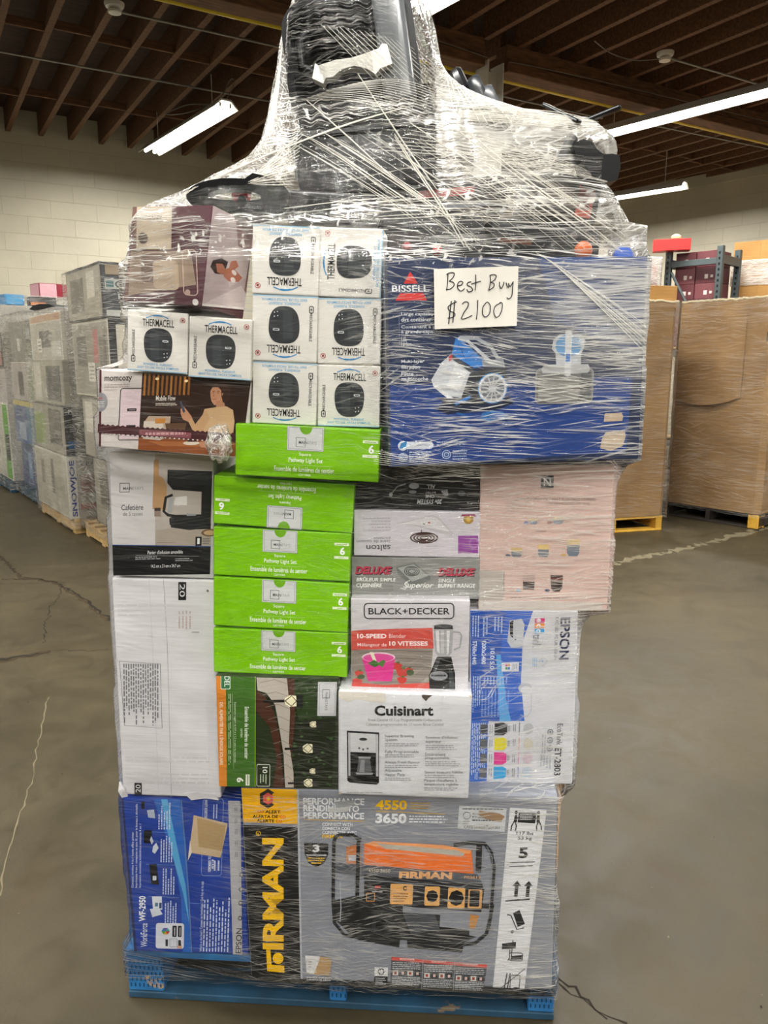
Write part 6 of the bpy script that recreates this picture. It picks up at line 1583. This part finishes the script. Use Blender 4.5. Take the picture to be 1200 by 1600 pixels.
def film_box(u, v, z0, z1, w, d, label, rz=0, haze=.14, cr=.8, M=None, e=.012, name='stretch_wrap', seed=0, waist=0.0):
    """wrap round a block: a closed band that follows the block with slack between the corners"""
    n = 26; nz = 40; P = []
    cs = [(-e, -e), (w + e, -e), (w + e, d + e), (-e, d + e)]
    for i in range(4):
        a, b = cs[i], cs[(i + 1) % 4]
        for k_ in range(n): t = k_ / n; P.append((a[0] + (b[0] - a[0]) * t, a[1] + (b[1] - a[1]) * t, min(1, 8 * min(t, 1 - t))))
    vs = []; uv = []; lay = []; L = 0
    for i in range(nz + 1):
        z = z0 + (z1 - z0) * i / nz; L = 0
        for j, (x, y, c_) in enumerate(P):
            q = P[j - 1]; L += math.hypot(x - q[0], y - q[1]) if j else 0
            nn = noise.noise(Vector((x * 5 + seed, y * 5, z * 5))) * .010 * (.3 + c_)
            cx, cy = w / 2, d / 2; dx, dy = x - cx, y - cy; l = math.hypot(dx, dy)
            vs.append((x + dx / l * nn, y + dy / l * nn, z)); uv.append((L, z))
            n1 = .5 + .5 * noise.noise(Vector((x * 2 + seed, y * 2 + 4, z * 2.5))); lay.append((haze * (.3 + 1.4 * n1), cr * (.5 + n1)))
    m_ = len(P)
    fs = [(i * m_ + j, i * m_ + (j + 1) % m_, (i + 1) * m_ + (j + 1) % m_, (i + 1) * m_ + j) for i in range(nz) for j in range(m_)]
    # cover sheet on top
    b0 = nz * m_; c_ = len(vs); vs.append((w / 2, d / 2, z1 + .01)); uv.append((0, z1)); lay.append((haze * 2, cr)); fs += [(b0 + j, b0 + (j + 1) % m_, c_) for j in range(m_)]
    me = bpy.data.meshes.new(name); me.from_pydata(vs, [], fs); me.materials.append(M_FILMBG); sheet_attrs(me, uv, lay); me.shade_smooth()
    o = bpy.data.objects.new(name, me); COL.objects.link(o); o.matrix_world = M if M is not None else row_matrix(u, v, 0) @ Matrix.Rotation(radians(rz), 4, 'Z')
    tag(o, label, 'stretch wrap'); return o
C1 = ink('#c8c2b4', .5, .3); C2 = ink('#5a5852', .45, .3); C3 = ink('#8c8779', .5, .3); CK = ink('#1c1d1f', .4, .4); CB = ink('#23406e', .4, .4)
# nearest pallet of the row
low_pallet(6.0, 1.80, 1.1, 1.04, M_PINE, 'wooden_pallet', 'bare wooden pallet of the nearest wrapped stack in the row on the left')
A0 = 'of the nearest left stack'
row_box(6.02, 1.88, .136, 1.0, .95, .60, CK, 'appliance_carton', 'black edged lowest carton ' + A0, pic(('rect', 3, 2, 97, 98, '#26272a'), ('*rect', 20, 20, 60, 80, '#55575a')), pic(('rect', 4, 3, 90, 97, '#8b8574'), ('*rect', 20, 20, 70, 70, '#5d594e')))
row_box(6.02, 1.84, .738, 1.0, .98, .52, C3, 'appliance_carton', 'pale carton with a red mark, second from the floor ' + A0, pic(('rect', 5, 5, 95, 95, '#a8a294')), pic(('rect', 2, 2, 98, 98, '#9a9486'), ('*rect', 50, 30, 64, 95, '#b8453a'), ('*rect', 8, 10, 30, 60, '#c9c3b4')))
row_box(6.0, 1.80, 1.26, 1.0, 1.0, .60, ink('#bdb7a6', .5, .3), 'appliance_carton', 'cream appliance carton with a black picture, second from the top ' + A0, pic(('rect', 0, 0, 6, 100, '#1e1f20'), ('rect', 6, 0, 100, 8, '#2a2b2b'), ('*rect', 22, 20, 50, 62, '#1b1c1e'), ('*rect', 27, 34, 46, 60, '#3a3c3e'), ('rect', 44, 60, 70, 96, '#2f6a2c')), pic(('rect', 2, 4, 98, 97, '#8f8a7c'), ('*rect', 60, 12, 72, 55, '#b06a66'), ('*rect', 12, 20, 40, 60, '#5f5b52'), ('*rect', 76, 20, 94, 80, '#6e695d'), ('rect', 42, 55, 60, 80, '#cfcabd'), ('fine', 44, 58, 58, 78, 4, '#6e695f')))
row_box(6.0, 1.78, 1.862, .95, 1.0, .40, ink('#2c2e30', .4, .4), 'water_cooler_carton', 'dark grey drinking fountain carton, topmost ' + A0,
        pic(('rect', 2, 30, 98, 48, '#a9aaa2'), ('text', 'GLACIAL', 10, 33, 42, 45, '#3a3c3c', {'bold': .02}), ('rect', 3, 33, 9, 45, '#4b6a6a'), ('text', 'Fontaine', 12, 56, 36, 66, '#b9bab4', {'bold': .01}), ('fine', 12, 69, 36, 75, 1, '#8f908c'), ('rect', 2, 86, 98, 97, '#a9aaa2'), ('rect', 3, 4, 18, 22, '#8c7c66')),
        pic(('rect', 2, 3, 97, 97, '#9b9484'), ('*rect', 12, 18, 50, 84, '#6a665c'), ('*rect', 60, 10, 80, 60, '#c3bdae')))
film_box(5.98, 1.77, .10, 2.262, 1.03, 1.06, 'clear wrinkled wrap round the nearest stack in the left row', haze=.05, cr=.5, seed=1)
# second
low_pallet(7.16, 1.74, 1.1, 1.3, M_PINE, 'wooden_pallet', 'bare wooden pallet under the second wrapped stack in the left row')
B0 = 'of the second left stack'
row_box(7.17, 1.71, .136, .95, 1.25, .57, ink('#b9b5a8', .5, .3), 'snow_thrower_carton', 'white snow tool carton with big blue upright lettering, lowest ' + B0, pic(('text', 'SNOWJOE', 2, 6, 8, 96, '#1d2f6e', {'rot': -90, 'bold': .03}), ('text', 'SNOW', 12, 8, 30, 16, '#1d2f6e', {'bold': .03}), ('*rect', 11, 30, 30, 60, '#a35a4a'), ('*rect', 10, 76, 30, 86, '#b9442f')), pic(('rect', 3, 3, 97, 97, '#a39e8e'), ('*rect', 52, 12, 60, 70, '#6e695c'), ('*rect', 20, 20, 30, 60, '#7d7868')))
row_box(7.17, 1.72, .708, .95, 1.2, .44, CK, 'tool_carton', 'black tool carton with white marks, second from the floor ' + B0, pic(('text', 'Pr', 4, 6, 9, 14, '#d0d0cc', {'bold': .02}), ('rect', 2, 70, 12, 84, '#23507c'), ('fine', 4, 40, 10, 52, 3, '#9a9a96')), pic(('rect', 2, 2, 99, 98, '#8e897a'), ('*rect', 52, 8, 90, 82, '#4d4a44'), ('*rect', 55, 12, 87, 60, '#615d55'), ('rect', 5, 20, 38, 90, '#7a8a50')))
row_box(7.18, 1.74, 1.15, .95, 1.2, .40, C3, 'microwave_carton', 'grey carton with a dark appliance front, third from the floor ' + B0, None, pic(('rect', 2, 2, 98, 98, '#97927f'), ('*rect', 48, 12, 92, 92, '#585650'), ('*rect', 54, 18, 86, 70, '#45433f'), ('rect', 8, 5, 30, 95, '#b7b2a2')))
row_box(7.2, 1.76, 1.552, .95, 1.2, .42, C1, 'microwave_carton', 'pale carton with a microwave picture, topmost ' + B0, None, pic(('rect', 2, 18, 98, 98, '#a49f90'), ('*rect', 30, 36, 64, 72, '#4f4d48'), ('*rect', 64, 40, 72, 70, '#77736a'), ('rect', 22, 52, 36, 82, '#cfcabd'), ('fine', 24, 55, 34, 80, 3, '#5c594f'), ('rect', 68, 60, 96, 92, '#bcb8ac'), ('rect', 2, 2, 98, 16, '#b08a68')))
film_box(7.15, 1.71, .05, 2.0, 1.0, 1.28, 'clear wrinkled wrap round the second stack in the left row', haze=.06, cr=.5, seed=2)
# third
low_pallet(8.6, 1.80, 1.1, 1.2, M_BLUEDK, 'wooden_pallet', 'dark blue wooden pallet under the third wrapped stack in the left row')
D0 = 'of the third stack'
row_box(8.62, 1.84, .136, 1.0, 1.15, .50, CB, 'printer_carton', 'blue carton at the foot ' + D0, None, pic(('rect', 3, 3, 97, 97, '#2c4670'), ('rect', 30, 20, 45, 80, '#5f86a8')))
row_box(8.62, 1.80, .638, 1.0, 1.15, .48, CB, 'printer_carton', 'blue and teal carton, second from the floor ' + D0, None, pic(('rect', 3, 3, 60, 97, '#34507e'), ('rect', 60, 3, 97, 97, '#2d6a86'), ('*rect', 20, 50, 50, 90, '#8f9bab'), ('rect', 0, 0, 100, 12, '#b3a14e')))
row_box(8.62, 1.81, 1.12, 1.0, 1.15, .42, C1, 'coffee_maker_carton', 'greyish pink carton with a dark coffee maker, third from the floor ' + D0, None, pic(('rect', 2, 2, 98, 98, '#a29790'), ('*rect', 30, 25, 52, 88, '#3f3d3b'), ('rect', 70, 8, 96, 96, '#61704a')))
row_box(8.64, 1.82, 1.545, 1.0, 1.12, .42, C2, 'appliance_carton', 'dark carton with a white sticker, topmost ' + D0, None, pic(('rect', 2, 2, 64, 98, '#77746c'), ('rect', 70, 2, 98, 98, '#232426'), ('rect', 34, 42, 46, 74, '#c9c5b8'), ('*rect', 76, 20, 92, 46, '#8d8f8e'), ('*rect', 76, 55, 92, 84, '#5f6a4a')))
film_box(8.58, 1.76, .0 + .06, 2.05, 1.1, 1.22, 'clear wrinkled wrap round the third stack in the left row', haze=.06, cr=.5, seed=3)
# fourth and fifth
low_pallet(9.95, 1.72, 1.1, 1.4, M_BLUEDK, 'wooden_pallet', 'dark blue wooden pallet under the farthest wrapped stack in the left row')
E0 = 'of the farthest left stack'
row_box(9.96, 1.76, .136, 1.0, 1.35, .92, C1, 'appliance_carton', 'tall white carton with a green corner strip at the foot ' + E0, None, pic(('rect', 2, 2, 70, 98, '#bdbab0'), ('rect', 76, 2, 98, 98, '#5d9a24'), ('*rect', 20, 24, 50, 70, '#6b6a66'), ('*rect', 80, 40, 98, 74, '#33352c')))
row_box(9.96, 1.78, 1.057, 1.0, 1.35, .40, ink('#b5afa8', .5, .3), 'appliance_carton', 'pale grey carton in the middle ' + E0, None, pic(('rect', 2, 3, 98, 97, '#aba49c'), ('fine', 60, 30, 80, 60, 3, '#847d76')))
row_box(9.98, 1.78, 1.46, 1.0, 1.32, .42, C3, 'appliance_carton', 'grey carton with a black outlined panel, second from the top ' + E0, None, pic(('rect', 2, 2, 98, 98, '#8d887e'), ('rect', 48, 4, 97, 96, '#55524c'), ('*rect', 54, 10, 92, 50, '#9b968b'), ('*rect', 60, 55, 90, 90, '#a88078')))
row_box(10.0, 1.80, 1.885, 1.0, 1.3, .30, ink('#aaa498', .5, .3), 'appliance_carton', 'light grey carton, topmost ' + E0, None, pic(('fine', 10, 40, 60, 60, 1, '#77726a')))
film_box(9.92, 1.72, .04, 2.30, 1.12, 1.42, 'clear wrinkled wrap round the farthest stack in the left row', haze=.08, cr=.5, seed=4)
# odd things lying on the row
def row_thing(name, label, cat, u, v, z, size, col, rz=0, fr=None, sd=None): return row_box(u, v, z, size[0], size[1], size[2], ink(col, .45, .35), name, label, fr, sd, cat, rz)
row_thing('pink_carton', 'small pink and maroon carton lying on the farthest stack of the left row', 'box', 10.3, 2.30, 2.315, (.42, .30, .17), '#7d2430', 8, pic(('rect', 55, 10, 90, 90, '#8a2434'), ('rect', 2, 4, 50, 96, '#c99aa2')), pic(('rect', 2, 5, 98, 95, '#cf9fa8')))
row_thing('green_carton', 'small bright green carton beside the pink and maroon one on the left row', 'box', 10.05, 2.62, 2.315, (.34, .25, .13), '#5a9a28', -12, pic(('text', 'TCL', 30, 15, 75, 55, '#e3ecd5', {'bold': .02}), ('rect', 10, 60, 90, 92, '#3d7a1c')))
row_thing('blue_carton', 'small bright blue carton under the edge of the film at the far left', 'box', 10.05, 1.86, 2.195, (.22, .2, .12), '#2c7fb0', 10, pic(('rect', 10, 10, 90, 90, '#3a93c4')))
row_thing('black_carton', 'small black carton beside the blue one at the far left of the row', 'box', 10.05, 2.12, 2.195, (.3, .2, .10), '#15161a', -5, pic(('rect', 6, 60, 60, 95, '#c8732c')))
m = MB()
out = [(0, 0), (.06, .035), (.16, .05), (.28, .045), (.36, .02), (.40, -.02), (.30, -.03), (.12, -.03)]
m.prism(out, 0, .25, CK); o = m.build('black_bag', None, 30); o.matrix_world = row_matrix(8.75, 1.84, 2.07) @ Matrix.Rotation(radians(-60), 4, 'Z'); tag(o, 'black folded bag on top of the third stack in the left row', 'bag')

# ------------------------------------------------------------------ tall cardboard cartons on the right
def face_M(a, b, z=0.0):
    d = Vector((b[0] - a[0], b[1] - a[1], 0)).normalized(); return Matrix(((d.x, -d.y, 0, a[0]), (d.y, d.x, 0, a[1]), (0, 0, 1, z), (0, 0, 0, 1)))
MG1 = face_M((1.62, 6.73), (2.64, 7.00))
rt = stringer_pallet('wooden_pallet', 'yellow painted pallet under the nearer tall brown carton', 1.0, 1.0, M_YELLOWPAL, M_YELLOWPAL, ink('#7a5a20', .8, .2), None, nb=6)
rt.matrix_world = MG1 @ Matrix.Translation((.5, .01, .001))
def gaylord(M, w, d, z0, h, label, flap=None):
    m = MB(); t = .012; c_ = .05
    for lo, hi in (((c_, 0, z0), (w - c_, t, z0 + h)), ((c_, d - t, z0), (w - c_, d, z0 + h)), ((0, c_, z0), (t, d - c_, z0 + h)), ((w - t, c_, z0), (w, d - c_, z0 + h))): m.box(lo, hi, M_CARD, .002)
    for (x0, y0, x1, y1) in ((0, c_, c_, 0), (w - c_, 0, w, c_), (w, d - c_, w - c_, d), (c_, d, 0, d - c_)):
        m.add([(x0, y0, z0), (x1, y1, z0), (x1, y1, z0 + h), (x0, y0, z0 + h)], [(0, 1, 2, 3)], M_CARD)
    m.box((c_, c_, z0), (w - c_, d - c_, z0 + h - .04), M_CARD)
    o = m.build('tall_cardboard_carton', None, 30); o.matrix_world = M; tag(o, label, 'carton'); return o
g1 = gaylord(MG1, 1.02, 1.0, .14, 1.92, 'tall narrow looking brown carton on the yellow pallet, directly right of the load')
m = MB(); m.box((0.02, .02, 2.06), (.98, .98, 2.072), M_CARD2, .003); m.box((.20, .004, 2.0), (.99, .016, 2.19), M_CARD2, .004); m.build('open_lid_flap', g1)
M_RIM = ink('#cdbf9c', .7, .2)
m = MB(); r = random.Random(5)
for i in range(24): x = .02 + i * .041; m.tube([(x, .0, 2.055 + r.uniform(-.004, .012)), (x + .045, .0, 2.055 + r.uniform(-.004, .012))], .009, M_RIM, 6)
m.build('ragged_rim', g1)
film_box(0, 0, .12, 2.07, 1.02, 1.0, 'clear wrap round the nearer tall brown carton', haze=.02, cr=.26, M=MG1, seed=6)
MG2 = face_M((2.86, 7.73), (3.47, 7.00))
rt = stringer_pallet('wooden_pallet', 'dark weathered pallet with a yellow corner under the wide brown carton', 1.0, 1.1, M_DKPAL, M_DKPAL, ink('#100d0a', .8, .2), None, nb=6)
rt.matrix_world = MG2 @ Matrix.Translation((.5 - .04, .02, .001))
m = MB(); m.box((.40, -.008, .002), (.50, .12, .132), M_YELLOWPAL, .004); m.build('yellow_corner_block', rt)
g2 = gaylord(MG2, .96, 1.12, .14, 1.96, 'wide brown carton with a curved overlapping flap, at the right edge')
m = MB()                                     # curved overlapping sheet with a rounded lower edge
n_ = 24; V0 = []; F0 = []
for i in range(n_ + 1):
    t = i / n_; x = .02 + t * .68; zb = 1.18 - .05 * sin(pi * min(1, t * 1.1)) - .0 + (.03 * max(0, t - .85) / .15)
    for z_, y_ in ((2.06, -.006), (1.9, -.010 - .012 * sin(pi * t)), (1.6, -.012 - .035 * sin(pi * t)), (1.35, -.012 - .05 * sin(pi * t)), (zb, -.010 - .055 * sin(pi * t))): V0.append((x, y_, z_))
F0 = [(i * 5 + k_, (i + 1) * 5 + k_, (i + 1) * 5 + k_ + 1, i * 5 + k_ + 1) for i in range(n_) for k_ in range(4)]
m.add(V0, F0, M_CARD); m.add([(x, y + .006, z) for x, y, z in V0], [f[::-1] for f in F0], M_CARD)
e_ = [i * 5 + 4 for i in range(n_ + 1)]; m.add([V0[k_] for k_ in e_] + [(V0[k_][0], V0[k_][1] + .006, V0[k_][2]) for k_ in e_], [(i, i + 1, n_ + 2 + i, n_ + 1 + i) for i in range(n_)], M_CARD)
m.build('curved_flap', g2, 40)
m = MB(); r = random.Random(6)
for i in range(24): x = .0 + i * .04; m.tube([(x, .0, 2.10 + r.uniform(-.004, .012)), (x + .045, .0, 2.10 + r.uniform(-.004, .012))], .010, M_RIM, 6)
for i in range(26): y = i * .042; m.tube([(.96, y, 2.10 + r.uniform(-.004, .012)), (.96, y + .045, 2.10 + r.uniform(-.004, .012))], .010, M_RIM, 6)
m.build('ragged_rim', g2)
m = MB(); m.box((.885, -.0012, 1.72), (.915, -.0004, 1.80), ink('#4a3b2a')); m.box((.885, -.0012, 1.84), (.915, -.0004, 2.02), ink('#6d5a40')); 
m.build('stamped_mark', g2)
film_box(0, 0, .12, 2.115, .96, 1.12, 'clear wrap round the wide brown carton at the right edge', haze=.03, cr=.26, M=MG2, seed=7, e=.07)
# lighter carton standing behind on the right
MC = face_M((4.31, 9.9), (5.26, 9.2))
rt = stringer_pallet('wooden_pallet', 'wooden pallet under the tall orange brown carton by the right wall', 1.0, 1.0, M_PINE, M_PINE, ink('#5a4422', .8, .2), None, nb=6)
rt.matrix_world = MC @ Matrix.Translation((.5, 0, .001))
m = MB(); m.box((0, 0, .136), (1.0, 1.0, 2.98), M_CARD2, .004); o = m.build('tall_cardboard_carton'); o.matrix_world = MC; tag(o, 'tall orange brown carton rising behind the wide one by the right wall', 'carton')
m = MB(); m.box((.30, -.001, .14), (.304, -.0002, 2.97), ink('#8f6a34')); m.build('panel_crease', o)
film_box(0, 0, 2.46, 2.76, 1.0, 1.0, 'torn band of wrap round the tall orange brown carton', haze=.5, cr=1, M=MC, seed=9)
# steel storage rack with wrapped goods
MR = face_M((3.42, 9.75), (4.02, 9.15))
rt = empty('storage_rack'); rt.matrix_world = MR; tag(rt, 'dark green grey steel storage rack behind the two brown cartons', 'rack')
def upright(x, y):
    m = MB(); m.box((x, y, 0), (x + .07, y + .06, 2.86), M_DKSTEEL, .004)
    for i in range(44): m.box((x + .024, y - .001, .1 + i * .062), (x + .046, y + .0005, .13 + i * .062), ink('#0f1212'))
    m.build('upright', rt)
upright(0, 0); upright(.62, 0); upright(0, .52); upright(.62, .52)
for z in (.5, 1.6, 2.66):
    m = MB(); m.box((.07, .01, z), (.62, .05, z + .07), M_DKSTEEL, .003); m.build('crossbar', rt)
    m = MB(); m.box((.0, .06, z), (.05, .52, z + .10), M_DKSTEEL, .003); m.build('shelf_beam', rt)
    m = MB(); m.box((.64, .06, z), (.69, .52, z + .10), M_DKSTEEL, .003); m.build('shelf_beam', rt)
m = MB(); m.tube([(.08, .02, 2.60), (.60, .02, 1.70)], .018, M_DKSTEEL, 8); m.build('diagonal_brace', rt)
for z in (.57, 1.67): 
    m = MB(); m.box((.05, .07, z + .03), (.64, .51, z + .05), M_PINE, .002); m.build('shelf_board', rt)
for i in range(6):
    for j in range(2):
        z0 = 1.722 + i * .185
        m = MB(); m.box((.09 + j * .255, .10, z0), (.335 + j * .255, .50, z0 + .182), ink(('#5c3236', '#6a3c40', '#54292e')[(i + j) % 3], .4, .4), .003)
        m.box((.20 + j * .255, .0985, z0 + .05), (.24 + j * .255, .10, z0 + .10), ink('#c9bdb5')); m.box((.27 + j * .255, .0985, z0 + .06), (.30 + j * .255, .10, z0 + .09), ink('#c9bdb5'))
        o = m.build('maroon_carton'); o.matrix_world = MR; tag(o, ('maroon carton on the steel rack, ' + ('lowest', 'second from the bottom', 'third from the bottom', 'third from the top', 'second from the top', 'topmost')[i] + (' of the left column' if j == 0 else ' of the right column')), 'box', 'maroon cartons on the rack')
# goods left of the rack, seen over the nearer carton
ML = face_M((2.62, 9.35), (3.34, 9.60))
rt = stringer_pallet('wooden_pallet', 'wooden pallet standing left of the steel rack', .76, .8, M_PINE, M_PINE, ink('#5a4422', .8, .2), None, nb=5); rt.matrix_world = ML @ Matrix.Translation((.38, 0, .001))
def stackbox(M, z, w, d, h, col, name, label):
    m = MB(); m.box((0, 0, z), (w, d, z + h), ink(col, .5, .3) if isinstance(col, str) else col, .006); o = m.build(name); o.matrix_world = M; tag(o, label, 'box'); return o
stackbox(ML, .136, .74, .78, 1.6, M_CARD, 'cardboard_carton', 'brown carton at the foot of the stack left of the steel rack')
stackbox(ML, 1.738, .74, .78, .57, M_CARD2, 'cardboard_carton', 'tan carton below the maroon sack bundle left of the steel rack')
stackbox(ML, 2.31, .72, .76, .14, '#7a3038', 'maroon_bundle', 'dark maroon wrapped bundle left of the steel rack')
stackbox(ML, 2.452, .70, .74, .30, '#b09088', 'pink_bundle', 'pale pink wrapped bundle on top, left of the steel rack')
film_box(0, 0, 1.8, 2.77, .74, .78, 'cloudy wrap round the pink and maroon bundles', haze=.3, cr=1, M=ML, seed=11)
m = MB(); m.box((0, 0, 0), (.42, .20, .13), ink('#b3201e', .4, .4), .004); o = m.build('red_carton'); o.matrix_world = face_M((3.22, 9.62), (3.62, 9.5), 2.842); tag(o, 'small bright red carton on top beside the rack upright', 'box')
m = MB(); m.lathe([(.02, 0), (.055, .015), (.06, .04), (.03, .065), (.01, .07)], ink('#cbb98c', .6, .3), 16); o = m.build('paper_wad', None, 40); o.location = (3.50, 9.66, 2.973); tag(o, 'crumpled cream paper wad on the small red carton', 'paper')
m = MB(); m.box((0, 0, .136), (.7, .7, 3.05), M_GREYCARD, .005); o = m.build('cardboard_carton'); o.matrix_world = face_M((2.85, 10.8), (3.5, 11.1)); tag(o, 'dusty grey brown carton far behind, between the load and the right wall', 'carton')
rt = stringer_pallet('wooden_pallet', 'pallet far behind under the dusty grey brown carton', .72, .72, M_PINE, M_PINE, ink('#5a4422', .8, .2), None, nb=5); rt.matrix_world = face_M((2.85, 10.8), (3.5, 11.1)) @ Matrix.Translation((.35, 0, .001))
